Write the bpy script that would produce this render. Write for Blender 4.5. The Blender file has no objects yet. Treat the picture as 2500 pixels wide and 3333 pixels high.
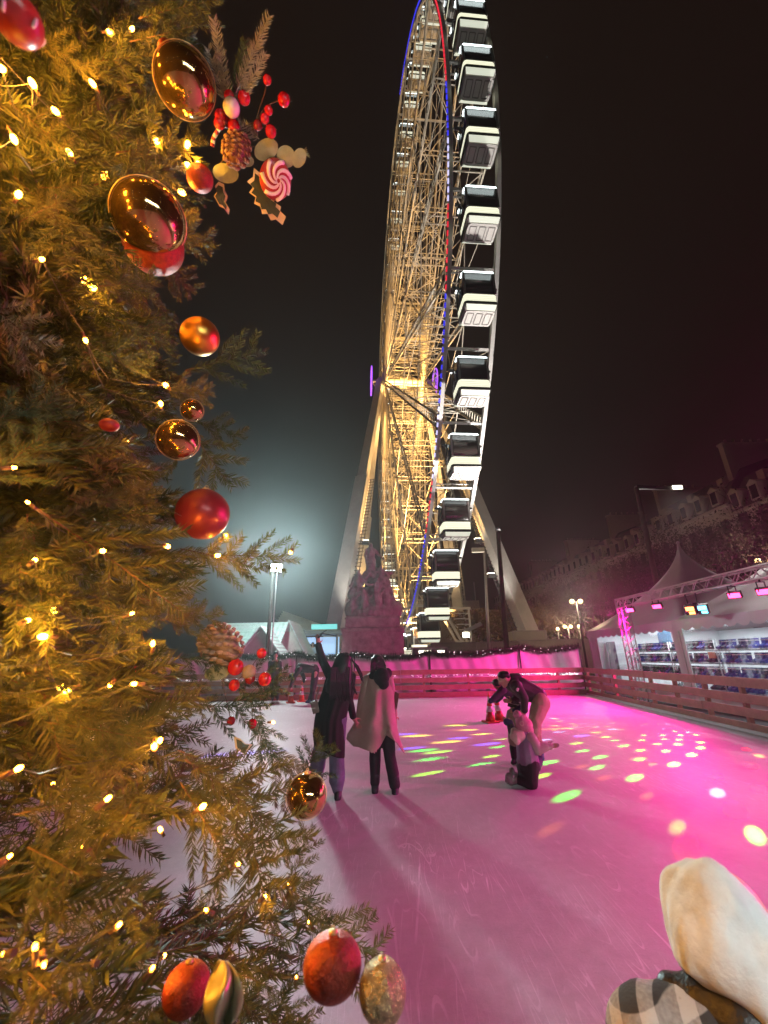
import bpy, bmesh, math, random
import numpy as np
from mathutils import Vector, Matrix, Euler, noise

# ------------------------------------------------------------------ camera, world, exposure
SC = bpy.context.scene
COL = SC.collection
FPX, PITCH, ROLL, CAMH = 1335.0, 0.339, 0.0182, 1.68     # focal length in pixels of the 2500 px wide photo
cp, sp = math.cos(PITCH), math.sin(PITCH)
cr, sr = math.cos(ROLL), math.sin(ROLL)
cd = bpy.data.cameras.new("camera")
cam = bpy.data.objects.new("camera", cd)
COL.objects.link(cam)
RR, UU, FF = Vector((1, 0, 0)), Vector((0, -sp, cp)), Vector((0, cp, sp))
rx, ux = cr * RR - sr * UU, sr * RR + cr * UU
M = Matrix((rx, ux, -FF)).transposed().to_4x4()
M.translation = Vector((0, 0, CAMH))
cam.matrix_world = M
cd.sensor_fit = 'HORIZONTAL'
cd.sensor_width = 36
cd.lens = 36 * FPX / 2500
cd.clip_start, cd.clip_end = 0.02, 2000
cd.dof.use_dof = True
cd.dof.focus_distance = 4.0
cd.dof.aperture_fstop = 9.0
SC.camera = cam

W = bpy.data.worlds.new("World")
SC.world = W
W.use_nodes = True
bg = W.node_tree.nodes["Background"]
bg.inputs[0].default_value = (0.0085, 0.0045, 0.0030, 1)
bg.inputs[1].default_value = 1.0
SC.view_settings.view_transform = 'Standard'
SC.view_settings.look = 'None'
SC.view_settings.exposure = 0
SC.view_settings.gamma = 1
SC.cycles.use_denoising = True
SC.cycles.max_bounces = 6
SC.cycles.diffuse_bounces = 3
SC.cycles.glossy_bounces = 3
SC.cycles.transmission_bounces = 4
SC.cycles.transparent_max_bounces = 8
SC.cycles.sample_clamp_indirect = 3.0
SC.cycles.sample_clamp_direct = 30.0
SC.cycles.use_light_tree = True
SC.cycles.caustics_reflective = False
SC.cycles.caustics_refractive = False

rnd = random.Random(7)
V3 = Vector

def ray(u, v):
    xi, yi = u - 1250, 1666.5 - v
    x = (xi * cr + yi * sr) / FPX
    y = (-xi * sr + yi * cr) / FPX
    return V3((x, cp - y * sp, sp + y * cp))

def onY(u, v, Y):            # the point of the photo's ray that stands at depth Y
    d = ray(u, v)
    return V3((0, 0, CAMH)) + d * (Y / d.y)

def onX(u, v, X):
    d = ray(u, v)
    return V3((0, 0, CAMH)) + d * (X / d.x)

def onZ(u, v, z=0.0):
    d = ray(u, v)
    return V3((0, 0, CAMH)) + d * ((z - CAMH) / d.z)

def onD(u, v, dist):
    return V3((0, 0, CAMH)) + ray(u, v).normalized() * dist

def project(p):
    q = V3(p) - V3((0, 0, CAMH))
    dep = q.dot(FF)
    if dep < 0.02:
        return None
    return 1250 + FPX * q.dot(rx) / dep, 1666.5 - FPX * q.dot(ux) / dep, dep

# ------------------------------------------------------------------ helpers
def tag(o, label=None, cat=None, group=None, kind=None):
    if label: o['label'] = label
    if cat: o['category'] = cat
    if group: o['group'] = group
    if kind: o['kind'] = kind
    return o

def thing(name, label, cat, loc=(0, 0, 0), rz=0.0, group=None):
    o = bpy.data.objects.new(name, None)
    COL.objects.link(o)
    o.empty_display_size = 0.1
    o.location = loc
    o.rotation_euler = (0, 0, rz)
    return tag(o, label, cat, group)

def link(name, me, parent=None, loc=None):
    o = bpy.data.objects.new(name, me)
    COL.objects.link(o)
    if parent is not None: o.parent = parent
    if loc is not None: o.location = loc
    return o

def copy_tree(o, parent=None):
    c = o.copy()
    COL.objects.link(c)
    if parent is not None: c.parent = parent
    for ch in list(o.children):
        copy_tree(ch, c)
    return c

def frame(p0, p1):
    d = (V3(p1) - V3(p0))
    L = d.length
    d = d / L if L > 1e-9 else V3((0, 0, 1))
    a = V3((0, 0, 1)) if abs(d.z) < 0.95 else V3((1, 0, 0))
    x = d.cross(a).normalized()
    y = x.cross(d).normalized()
    return d, x, y, L

class MB:
    def __init__(self):
        self.v, self.f, self.m, self.s = [], [], [], []
        self.mi = 0
        self.smooth = False
    def face(self, idx):
        self.f.append(idx); self.m.append(self.mi); self.s.append(self.smooth)
    def box(self, c, size, rot=None):
        c = V3(c); hx, hy, hz = size[0] / 2, size[1] / 2, size[2] / 2
        b = len(self.v)
        for sx, sy, sz in ((-1,-1,-1),(1,-1,-1),(1,1,-1),(-1,1,-1),(-1,-1,1),(1,-1,1),(1,1,1),(-1,1,1)):
            p = V3((sx*hx, sy*hy, sz*hz))
            if rot is not None: p = rot @ p
            self.v.append(p + c)
        for q in ((0,3,2,1),(4,5,6,7),(0,1,5,4),(1,2,6,5),(2,3,7,6),(3,0,4,7)):
            self.face([b+i for i in q])
        return self
    def bar(self, p0, p1, w, h=None):
        h = h or w
        d, x, y, L = frame(p0, p1)
        b = len(self.v)
        for P in (V3(p0), V3(p1)):
            for sx, sy in ((-1,-1),(1,-1),(1,1),(-1,1)):
                self.v.append(P + x*sx*w/2 + y*sy*h/2)
        for q in ((0,3,2,1),(4,5,6,7),(0,1,5,4),(1,2,6,5),(2,3,7,6),(3,0,4,7)):
            self.face([b+i for i in q])
        return self
    def tube(self, pts, radii, n=8, cap=True):
        pts = [V3(p) for p in pts]
        if not hasattr(radii, '__len__'): radii = [radii]*len(pts)
        b = len(self.v)
        px = None
        for i, P in enumerate(pts):
            q0 = pts[max(i-1, 0)]; q1 = pts[min(i+1, len(pts)-1)]
            d = (q1-q0)
            d = d.normalized() if d.length > 1e-9 else V3((0,0,1))
            if px is None:
                a = V3((0,0,1)) if abs(d.z) < 0.95 else V3((1,0,0))
                px = d.cross(a).normalized()
            else:
                px = (px - d*px.dot(d))
                px = px.normalized() if px.length > 1e-9 else d.orthogonal().normalized()
            py = d.cross(px)
            for k in range(n):
                t = 2*math.pi*k/n
                self.v.append(P + (px*math.cos(t) + py*math.sin(t))*radii[i])
        sm = self.smooth
        self.smooth = True if n >= 6 else sm
        for i in range(len(pts)-1):
            for k in range(n):
                k2 = (k+1) % n
                self.face([b+i*n+k, b+i*n+k2, b+(i+1)*n+k2, b+(i+1)*n+k])
        self.smooth = False
        if cap:
            self.face([b+k for k in range(n)][::-1])
            self.face([b+(len(pts)-1)*n+k for k in range(n)])
        self.smooth = sm
        return self
    def sphere(self, c, r, n=12, m=8, rot=None):
        c = V3(c)
        if not hasattr(r, '__len__'): r = (r, r, r)
        b = len(self.v)
        def add(p):
            p = V3((p[0]*r[0], p[1]*r[1], p[2]*r[2]))
            if rot is not None: p = rot @ p
            self.v.append(c+p)
        add((0,0,-1))
        for i in range(1, m):
            t = -math.pi/2 + math.pi*i/m
            for k in range(n):
                a = 2*math.pi*k/n
                add((math.cos(t)*math.cos(a), math.cos(t)*math.sin(a), math.sin(t)))
        add((0,0,1))
        sm = self.smooth; self.smooth = True
        for k in range(n):
            self.face([b, b+1+(k+1)%n, b+1+k])
            e = b+1+(m-2)*n
            self.face([e+k, e+(k+1)%n, e+n])
        for i in range(m-2):
            for k in range(n):
                k2 = (k+1)%n
                self.face([b+1+i*n+k, b+1+i*n+k2, b+1+(i+1)*n+k2, b+1+(i+1)*n+k])
        self.smooth = sm
        return self
    def lathe(self, prof, c=(0,0,0), n=24, rot=None, smooth=True):
        c = V3(c); b = len(self.v)
        for r, z in prof:
            for k in range(n):
                a = 2*math.pi*k/n
                p = V3((r*math.cos(a), r*math.sin(a), z))
                if rot is not None: p = rot @ p
                self.v.append(c+p)
        sm = self.smooth; self.smooth = smooth
        for i in range(len(prof)-1):
            for k in range(n):
                k2 = (k+1)%n
                self.face([b+i*n+k, b+i*n+k2, b+(i+1)*n+k2, b+(i+1)*n+k])
        self.smooth = False
        self.face([b+k for k in range(n)][::-1])
        self.face([b+(len(prof)-1)*n+k for k in range(n)])
        self.smooth = sm
        return self
    def loft(self, rings, cap=True, smooth=True):
        b = len(self.v); n = len(rings[0])
        for r in rings:
            for p in r: self.v.append(V3(p))
        sm = self.smooth; self.smooth = smooth
        for i in range(len(rings)-1):
            for k in range(n):
                k2 = (k+1)%n
                self.face([b+i*n+k, b+i*n+k2, b+(i+1)*n+k2, b+(i+1)*n+k])
        self.smooth = False
        if cap:
            self.face([b+k for k in range(n)][::-1])
            self.face([b+(len(rings)-1)*n+k for k in range(n)])
        self.smooth = sm
        return self
    def prism(self, poly, off):
        b = len(self.v); n = len(poly); off = V3(off)
        for p in poly: self.v.append(V3(p))
        for p in poly: self.v.append(V3(p)+off)
        self.face([b+k for k in range(n)][::-1])
        self.face([b+n+k for k in range(n)])
        for k in range(n):
            k2 = (k+1)%n
            self.face([b+k, b+k2, b+n+k2, b+n+k])
        return self
    def grid(self, fn, nu, nv):
        b = len(self.v)
        for i in range(nu+1):
            for j in range(nv+1):
                self.v.append(V3(fn(i/nu, j/nv)))
        for i in range(nu):
            for j in range(nv):
                a = b+i*(nv+1)+j
                self.face([a, a+nv+1, a+nv+2, a+1])
        return self
    def mesh(self, name, mats):
        me = bpy.data.meshes.new(name)
        me.from_pydata([tuple(p) for p in self.v], [], self.f)
        if not isinstance(mats, (list, tuple)): mats = [mats]
        for m in mats: me.materials.append(m)
        me.polygons.foreach_set('material_index', self.m)
        me.polygons.foreach_set('use_smooth', self.s)
        me.update()
        bm = bmesh.new(); bm.from_mesh(me)
        bmesh.ops.recalc_face_normals(bm, faces=bm.faces)
        bm.to_mesh(me); bm.free()
        return me
    def build(self, name, mats, parent=None, loc=None):
        return link(name, self.mesh(name, mats), parent, loc)

def rawmesh(name, v, f, mat, smooth=False):
    """numpy arrays -> mesh, faces all with the same number of corners"""
    me = bpy.data.meshes.new(name)
    nf, k = f.shape
    me.vertices.add(len(v)); me.vertices.foreach_set('co', v.astype(np.float32).ravel())
    me.loops.add(nf*k); me.loops.foreach_set('vertex_index', f.astype(np.int32).ravel())
    me.polygons.add(nf)
    me.polygons.foreach_set('loop_start', np.arange(0, nf*k, k, dtype=np.int32))
    me.update(calc_edges=True)
    me.polygons.foreach_set('use_smooth', np.full(nf, smooth))
    me.materials.append(mat)
    me.validate()
    return me

def bake(me, mods, name):
    """apply modifiers through the depsgraph; returns a new mesh"""
    o = bpy.data.objects.new('baking', me)
    COL.objects.link(o)
    for typ, kw in mods:
        m = o.modifiers.new(typ, typ)
        for k, v in kw.items(): setattr(m, k, v)
    dg = bpy.context.evaluated_depsgraph_get()
    dg.update()
    out = bpy.data.meshes.new_from_object(o.evaluated_get(dg))
    mats = list(me.materials)
    bpy.data.objects.remove(o)
    out.name = name
    if not len(out.materials):
        for m in mats: out.materials.append(m)
    out.polygons.foreach_set('use_smooth', np.full(len(out.polygons), True))
    return out

def blob(name, parts, voxel, mat, parent=None, smooth=4, wrinkle=0.0, wscale=9.0):
    """one continuous surface grown over tapered limbs ('c', p0, r0, p1, r1), ellipsoids ('e', c, radii, rot) and lofts ('l', rings)"""
    mb = MB()
    for q in parts:
        if q[0] == 'c':
            _, p0, r0, p1, r1 = q
            mb.sphere(p0, r0, 12, 8); mb.sphere(p1, r1, 12, 8)
            mb.tube([p0, p1], [r0*0.995, r1*0.995], 12)
        elif q[0] == 'e':
            mb.sphere(q[1], q[2], 18, 12, q[3] if len(q) > 3 else None)
        elif q[0] == 'l':
            mb.loft(q[1])
    me = mb.mesh(name, mat)
    me = bake(me, [('REMESH', dict(mode='VOXEL', voxel_size=voxel)), ('SMOOTH', dict(iterations=smooth, factor=0.5))], name)
    if wrinkle:
        n = len(me.vertices)
        co = np.empty(n*3, np.float32); no = np.empty(n*3, np.float32)
        me.vertices.foreach_get('co', co); me.vertices.foreach_get('normal', no)
        co = co.reshape(-1, 3); no = no.reshape(-1, 3)
        d = np.array([noise.noise(V3((p[0]*wscale, p[1]*wscale, p[2]*wscale*0.55))) + 0.5*noise.noise(V3((p[0]*wscale*2.3, p[1]*wscale*2.3, p[2]*wscale))) for p in co])
        co += no * (d*wrinkle)[:, None]
        me.vertices.foreach_set('co', co.astype(np.float32).ravel()); me.update()
    return link(name, me, parent)

# ------------------------------------------------------------------ materials
MATS = {}
def mat(name, col, rough=0.6, metal=0.0, var=0.0, vscale=6.0, bump=0.0, bscale=40.0, bdist=0.006, emit=None, estr=0.0, sample=True, spec=0.5, trans=0.0, alpha=1.0, coat=0.0, sheen=0.0):
    m = bpy.data.materials.new(name)
    m.use_nodes = True
    nt = m.node_tree; N = nt.nodes; L = nt.links
    b = N["Principled BSDF"]
    b.inputs['Base Color'].default_value = (*col, 1)
    b.inputs['Roughness'].default_value = rough
    b.inputs['Metallic'].default_value = metal
    b.inputs['Specular IOR Level'].default_value = spec
    if trans: b.inputs['Transmission Weight'].default_value = trans
    if alpha < 1: b.inputs['Alpha'].default_value = alpha
    if coat: b.inputs['Coat Weight'].default_value = coat
    if sheen: b.inputs['Sheen Weight'].default_value = sheen
    if emit is not None:
        b.inputs['Emission Color'].default_value = (*emit, 1)
        b.inputs['Emission Strength'].default_value = estr
        if not sample: m.cycles.emission_sampling = 'NONE'
    if var or bump:
        tc = N.new('ShaderNodeTexCoord')
    if var:
        nz = N.new('ShaderNodeTexNoise'); nz.inputs['Scale'].default_value = vscale; nz.inputs['Detail'].default_value = 6
        nz.inputs['Roughness'].default_value = 0.65
        L.new(tc.outputs['Object'], nz.inputs['Vector'])
        mr = N.new('ShaderNodeMapRange')
        mr.inputs['From Min'].default_value = 0.3; mr.inputs['From Max'].default_value = 0.7
        mr.inputs['To Min'].default_value = 1-var; mr.inputs['To Max'].default_value = 1+var
        L.new(nz.outputs['Fac'], mr.inputs['Value'])
        mx = N.new('ShaderNodeVectorMath'); mx.operation = 'SCALE'
        mx.inputs[0].default_value = col
        L.new(mr.outputs['Result'], mx.inputs['Scale'])
        L.new(mx.outputs['Vector'], b.inputs['Base Color'])
        rr = N.new('ShaderNodeMapRange')
        rr.inputs['To Min'].default_value = max(0.02, rough-0.12); rr.inputs['To Max'].default_value = min(1, rough+0.12)
        L.new(nz.outputs['Fac'], rr.inputs['Value']); L.new(rr.outputs['Result'], b.inputs['Roughness'])
    if bump:
        n2 = N.new('ShaderNodeTexNoise'); n2.inputs['Scale'].default_value = bscale; n2.inputs['Detail'].default_value = 5
        L.new(tc.outputs['Object'], n2.inputs['Vector'])
        bp = N.new('ShaderNodeBump'); bp.inputs['Strength'].default_value = bump; bp.inputs['Distance'].default_value = bdist
        L.new(n2.outputs['Fac'], bp.inputs['Height']); L.new(bp.outputs['Normal'], b.inputs['Normal'])
    MATS[name] = m
    return m

mat('steel_white', (0.62, 0.60, 0.57), 0.5, var=0.12, vscale=0.7)
mat('steel_cream', (0.66, 0.60, 0.48), 0.5, var=0.12, vscale=0.9)
mat('steel_grey', (0.30, 0.29, 0.28), 0.5, var=0.15, vscale=1.5)
mat('steel_dark', (0.05, 0.05, 0.05), 0.45)
mat('aluminium', (0.75, 0.73, 0.72), 0.35, 0.8)
mat('gond_dark', (0.035, 0.03, 0.028), 0.3)
mat('gond_glass', (0.045, 0.034, 0.030), 0.22, spec=0.5)
mat('gond_pan', (0.50, 0.48, 0.45), 0.55, var=0.1, vscale=2)
mat('gond_rim', (0.20, 0.185, 0.17), 0.5)
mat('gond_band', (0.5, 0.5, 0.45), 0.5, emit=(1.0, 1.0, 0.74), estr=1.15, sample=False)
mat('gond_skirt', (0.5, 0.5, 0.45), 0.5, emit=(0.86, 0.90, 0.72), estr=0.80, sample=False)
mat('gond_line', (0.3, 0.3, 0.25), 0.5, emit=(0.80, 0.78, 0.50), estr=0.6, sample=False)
mat('led_white', (0.8, 0.8, 0.8), 0.4, emit=(0.86, 1.0, 0.98), estr=4.0, sample=False)
mat('led_red', (0.5, 0.05, 0.05), 0.4, emit=(1.0, 0.03, 0.06), estr=0.9, sample=False)
mat('led_blue', (0.05, 0.05, 0.5), 0.4, emit=(0.05, 0.05, 1.0), estr=1.0, sample=False)
mat('led_pale', (0.5, 0.5, 0.6), 0.4, emit=(0.62, 0.60, 1.0), estr=1.2, sample=False)
mat('led_purple', (0.3, 0.1, 0.5), 0.4, emit=(0.42, 0.10, 1.0), estr=1.7, sample=False)
mat('stone', (0.38, 0.34, 0.30), 0.85, var=0.30, vscale=2.2, bump=0.6, bscale=12, bdist=.04)
mat('container', (0.34, 0.33, 0.28), 0.6, var=0.15, vscale=0.8, bump=0.1, bscale=6)
mat('pavement', (0.06, 0.057, 0.055), 0.8, var=0.3, vscale=0.6, bump=0.3, bscale=30)
mat('plank', (0.33, 0.19, 0.13), 0.55, var=0.28, vscale=3.0, bump=0.3, bscale=22)
mat('fence_post', (0.30, 0.15, 0.10), 0.7, var=0.2)
mat('banner', (0.72, 0.70, 0.72), 0.7, var=0.06, vscale=1.0, bump=0.25, bscale=1.5)
mat('black_cloth', (0.008, 0.007, 0.008), 0.8, sheen=0.0, bump=0.3, bscale=60)
mat('fir_green', (0.035, 0.062, 0.028), 0.7, var=0.4, vscale=8)
mat('tiny_white', (0.8, 0.8, 0.8), 0.4, emit=(1, 0.93, 0.95), estr=4.0, sample=False)
mat('lamp_face', (0.8, 0.9, 0.9), 0.3, emit=(0.80, 1.0, 0.97), estr=60.0, sample=False)
mat('warm_face', (0.9, 0.9, 0.8), 0.3, emit=(1.0, 0.92, 0.70), estr=10.0, sample=False)
mat('pink_face', (0.9, 0.2, 0.5), 0.3, emit=(1.0, 0.055, 0.20), estr=7.0, sample=False)
mat('orange_face', (0.9, 0.4, 0.2), 0.3, emit=(1.0, 0.28, 0.08), estr=6.0, sample=False)
mat('cyan_face', (0.2, 0.8, 0.9), 0.3, emit=(0.12, 0.70, 1.0), estr=6.0, sample=False)
mat('globe_face', (0.9, 0.8, 0.5), 0.3, emit=(1.0, 0.72, 0.30), estr=2.5, sample=False)
mat('wood_pole', (0.10, 0.07, 0.05), 0.8, var=0.3, vscale=4, bump=0.4)
mat('cone_red', (0.62, 0.055, 0.03), 0.45, var=0.1)
mat('cone_white', (0.75, 0.72, 0.70), 0.4)
mat('tent_pvc', (0.72, 0.71, 0.71), 0.5, var=0.07, vscale=0.7, bump=0.15, bscale=2)
mat('tent_inner', (0.80, 0.82, 0.82), 0.6)
mat('vinyl', (0.9, 0.95, 0.97), 0.12, trans=1.0, alpha=0.22)
mat('skate_blue', (0.025, 0.04, 0.23), 0.4, var=0.25, vscale=14)
mat('skate_black', (0.02, 0.02, 0.03), 0.45)
mat('sign_orange', (0.75, 0.24, 0.10), 0.6)
mat('poster', (0.06, 0.055, 0.06), 0.6, var=0.6, vscale=3)
mat('chalet_wood', (0.55, 0.50, 0.47), 0.75, var=0.12, vscale=3, bump=0.3, bscale=12)
mat('chalet_roof', (0.62, 0.78, 0.74), 0.6, var=0.1)
mat('booth_glow', (0.5, 0.6, 0.7), 0.5, emit=(0.42, 0.66, 1.0), estr=0.85, sample=False)
mat('booth_sign', (0.3, 0.5, 0.5), 0.5, emit=(0.16, 0.75, 0.72), estr=0.9, sample=False)
mat('facade', (0.40, 0.35, 0.32), 0.85, var=0.12, vscale=0.4)
mat('zinc', (0.095, 0.095, 0.10), 0.5, var=0.2, vscale=0.5)
mat('win_dark', (0.015, 0.015, 0.018), 0.12)
mat('win_warm', (0.4, 0.3, 0.1), 0.4, emit=(1.0, 0.78, 0.32), estr=0.9, sample=False)
mat('bark', (0.07, 0.055, 0.042), 0.9, var=0.3, vscale=5)
mat('winter_leaf', (0.034, 0.026, 0.017), 0.75, var=0.5, vscale=1.2)
mat('autumn_leaf', (0.14, 0.095, 0.035), 0.75, var=0.4, vscale=1.2)
# clothes and people
mat('skin', (0.50, 0.30, 0.22), 0.5, var=0.06)
mat('hair_black', (0.010, 0.008, 0.008), 0.42, bump=0.4, bscale=120)
mat('coat_black', (0.007, 0.006, 0.0065), 0.85, sheen=0.0, bump=0.25, bscale=70)
mat('jeans', (0.13, 0.16, 0.24), 0.8, var=0.2, vscale=14, bump=0.25, bscale=120)
mat('trench', (0.42, 0.36, 0.28), 0.75, var=0.08, vscale=5, bump=0.25, bscale=26)
mat('trousers_dark', (0.020, 0.016, 0.022), 0.8)
mat('khaki', (0.46, 0.38, 0.27), 0.8, var=0.08, vscale=8, bump=0.25, bscale=30)
mat('jacket_dark', (0.028, 0.027, 0.027), 0.55, bump=0.3, bscale=22)
mat('kid_purple', (0.10, 0.045, 0.12), 0.8, bump=0.2)
mat('kid_olive', (0.27, 0.25, 0.17), 0.8, var=0.15, bump=0.2)
mat('navy', (0.025, 0.03, 0.10), 0.7)
mat('pink_knit', (0.62, 0.30, 0.40), 0.9, var=0.15, vscale=30, bump=0.8, bscale=90)
mat('cream_fleece', (0.68, 0.58, 0.50), 0.95, var=0.08, vscale=20, bump=0.5, bscale=60)
mat('lilac', (0.25, 0.19, 0.30), 0.85, var=0.1, vscale=10, bump=0.3, bscale=30)
mat('sleeve_grey', (0.42, 0.36, 0.36), 0.85, var=0.1, bump=0.3, bscale=30)
mat('teal_boot', (0.02, 0.20, 0.20), 0.5)
mat('boot_grey', (0.26, 0.24, 0.25), 0.5, var=0.4, vscale=12)
mat('blade', (0.6, 0.6, 0.62), 0.25, 1.0)
mat('bag', (0.34, 0.31, 0.25), 0.5)
mat('bag_brown', (0.11, 0.045, 0.035), 0.5)
mat('white_stripe', (0.7, 0.68, 0.66), 0.8)
mat('pale_cloth', (0.55, 0.62, 0.72), 0.8)
mat('hat_white', (0.55, 0.58, 0.58), 0.8, var=0.16, vscale=16, bump=0.6, bscale=26, bdist=.01)
# ------------------------------------------------------------------ lamps
def lamp(kind, name, loc, col, energy, parent=None, target=None, **kw):
    d = bpy.data.lights.new(name, kind)
    d.color = col; d.energy = energy
    for k, v in kw.items(): setattr(d, k, v)
    o = bpy.data.objects.new(name, d)
    COL.objects.link(o)
    o.location = loc
    if target is not None:
        o.rotation_euler = (V3(target) - V3(loc)).to_track_quat('-Z', 'Y').to_euler()
    if parent is not None:
        o.parent = parent
        o.location = V3(loc) - parent.location
    return o

# ------------------------------------------------------------------ ground and ice
def ice_material():
    m = bpy.data.materials.new('ice'); m.use_nodes = True
    N = m.node_tree.nodes; L = m.node_tree.links
    b = N['Principled BSDF']
    tc = N.new('ShaderNodeTexCoord')
    def math_(op, a, bb=None, c=None):
        n = N.new('ShaderNodeMath'); n.operation = op
        for i, q in enumerate((a, bb, c)):
            if q is None: continue
            if isinstance(q, (int, float)): n.inputs[i].default_value = q
            else: L.new(q, n.inputs[i])
        return n.outputs[0]
    def noise_(scale, det=5, rough=0.6, vec=None):
        n = N.new('ShaderNodeTexNoise'); n.inputs['Scale'].default_value = scale; n.inputs['Detail'].default_value = det
        n.inputs['Roughness'].default_value = rough
        L.new(vec or tc.outputs['Object'], n.inputs['Vector']); return n
    def scratches(rot, sx, sy, warp, width, seed):
        """thin curving blade marks: contour lines of stretched, warped noise"""
        mp = N.new('ShaderNodeMapping')
        mp.inputs['Rotation'].default_value = (0, 0, rot)
        mp.inputs['Scale'].default_value = (sx, sy, 1); mp.inputs['Location'].default_value = (seed, seed*1.7, 0)
        L.new(tc.outputs['Object'], mp.inputs['Vector'])
        nz = noise_(1.0, 0.6, 0.4, mp.outputs[0])
        nz.inputs['Distortion'].default_value = warp*0.22
        d = math_('ABSOLUTE', math_('SUBTRACT', math_('FRACT', math_('MULTIPLY', nz.outputs['Fac'], 7.0)), 0.5))
        brk = noise_(2.3, 2, 0.5)
        mpb = N.new('ShaderNodeMapping'); mpb.inputs['Location'].default_value = (seed*3.1, seed, seed); L.new(tc.outputs['Object'], mpb.inputs['Vector']); L.new(mpb.outputs[0], brk.inputs['Vector'])
        on = N.new('ShaderNodeMapRange'); on.inputs['From Min'].default_value = .50; on.inputs['From Max'].default_value = .60; L.new(brk.outputs['Fac'], on.inputs['Value'])
        return math_('MULTIPLY', math_('LESS_THAN', d, width), on.outputs[0])
    s1 = scratches(0.5, 2.4, 0.22, 0.5, 0.022, 1)
    s2 = scratches(-0.6, 2.8, 0.25, 0.6, 0.022, 5)
    s3 = scratches(1.2, 4.2, 0.4, 0.5, 0.03, 9)
    s4 = math_('MAXIMUM', scratches(2.3, 5.0, 0.5, 0.6, 0.03, 14), math_('MAXIMUM', scratches(0.1, 9.0, 0.7, 0.4, 0.035, 23), scratches(1.8, 8.0, 0.8, 0.5, 0.035, 31)))
    patch = noise_(0.35, 4)
    mask = N.new('ShaderNodeMapRange'); mask.inputs['From Min'].default_value = 0.45; mask.inputs['From Max'].default_value = 0.62
    L.new(patch.outputs['Fac'], mask.inputs['Value'])
    fine = noise_(9, 8, 0.7)
    spk = noise_(60, 4, 0.7)
    sc = math_('ADD', math_('MAXIMUM', s1, s2), math_('MULTIPLY', math_('MAXIMUM', s3, s4), 0.8))
    sc = math_('MINIMUM', sc, 1.0)
    sc = math_('MULTIPLY', sc, math_('MULTIPLY_ADD', mask.outputs[0], 0.6, 0.12))
    snow = math_('MULTIPLY', math_('MULTIPLY_ADD', patch.outputs['Fac'], 0.5, 0.75), math_('MULTIPLY_ADD', fine.outputs['Fac'], 0.5, 0.75))
    snow = math_('MULTIPLY', snow, math_('MULTIPLY_ADD', spk.outputs['Fac'], 0.3, 0.85))
    tot = math_('MULTIPLY_ADD', sc, 0.5, math_('MULTIPLY', snow, 0.56))
    vm = N.new('ShaderNodeVectorMath'); vm.operation = 'SCALE'; vm.inputs[0].default_value = (0.97, 1.0, 1.02)
    L.new(tot, vm.inputs['Scale']); L.new(vm.outputs[0], b.inputs['Base Color'])
    ro = math_('MULTIPLY_ADD', fine.outputs['Fac'], 0.35, 0.30)
    L.new(math_('MULTIPLY_ADD', sc, 0.25, ro), b.inputs['Roughness'])
    h = math_('ADD', math_('MULTIPLY_ADD', fine.outputs['Fac'], 0.6, math_('MULTIPLY', spk.outputs['Fac'], 0.25)), math_('MULTIPLY', sc, 0.3))
    bp = N.new('ShaderNodeBump'); bp.inputs['Strength'].default_value = 0.35; bp.inputs['Distance'].default_value = 0.02
    L.new(h, bp.inputs['Height']); L.new(bp.outputs[0], b.inputs['Normal'])
    b.inputs['Specular IOR Level'].default_value = 0.35
    MATS['ice'] = m
ice_material()

g = MB().grid(lambda u, v: (-500+1000*u, -300+1000*v, -0.03), 8, 8).build('ground', MATS['pavement'])
g['kind'] = 'structure'
FX0, FY0, FSL = 8.6, 19.25, 0.0805
def fence_x(Y): return FX0 + (Y - FY0) * FSL
mb = MB()
mb.prism([(-16, -4, -0.02), (fence_x(-4)+0.3, -4, -0.02), (FX0+0.3, FY0+0.3, -0.02), (-16, FY0+0.3, -0.02)], (0, 0, 0.02))
ice = mb.build('ice_rink', MATS['ice']); ice['kind'] = 'structure'

# ------------------------------------------------------------------ rink fences
RAILS = [(1.0, 0.20), (0.685, 0.19), (0.39, 0.19), (0.105, 0.19)]
back = thing('rink_fence', 'long straight fence of red brown planks closing the far end of the rink', 'fence', (0, FY0, 0), group='plank fences round the rink')
rng = random.Random(3)
for z, h in RAILS:
    m = MB(); x = -15.0
    while x < FX0 - 0.05:
        x2 = min(x + 3.9, FX0)
        m.box(((x+x2)/2, rng.uniform(-.008, .008), z + rng.uniform(-.012, .012)), (x2-x-0.012, 0.035, h), Euler((rng.uniform(-.02,.02), rng.uniform(-.002,.002), 0)).to_matrix())
        x = x2
    m.build('rail', MATS['plank'], back)
x = -14.0
while x < FX0:
    MB().box((x, 0.075, 0.53), (0.09, 0.09, 1.06)).build('post', MATS['fence_post'], back)
    x += 1.95
side = thing('rink_fence', 'slanting fence of red brown planks along the right side of the rink before the marquee', 'fence', (FX0, FY0, 0), math.atan2(-1, -FSL) , group='plank fences round the rink')
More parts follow.
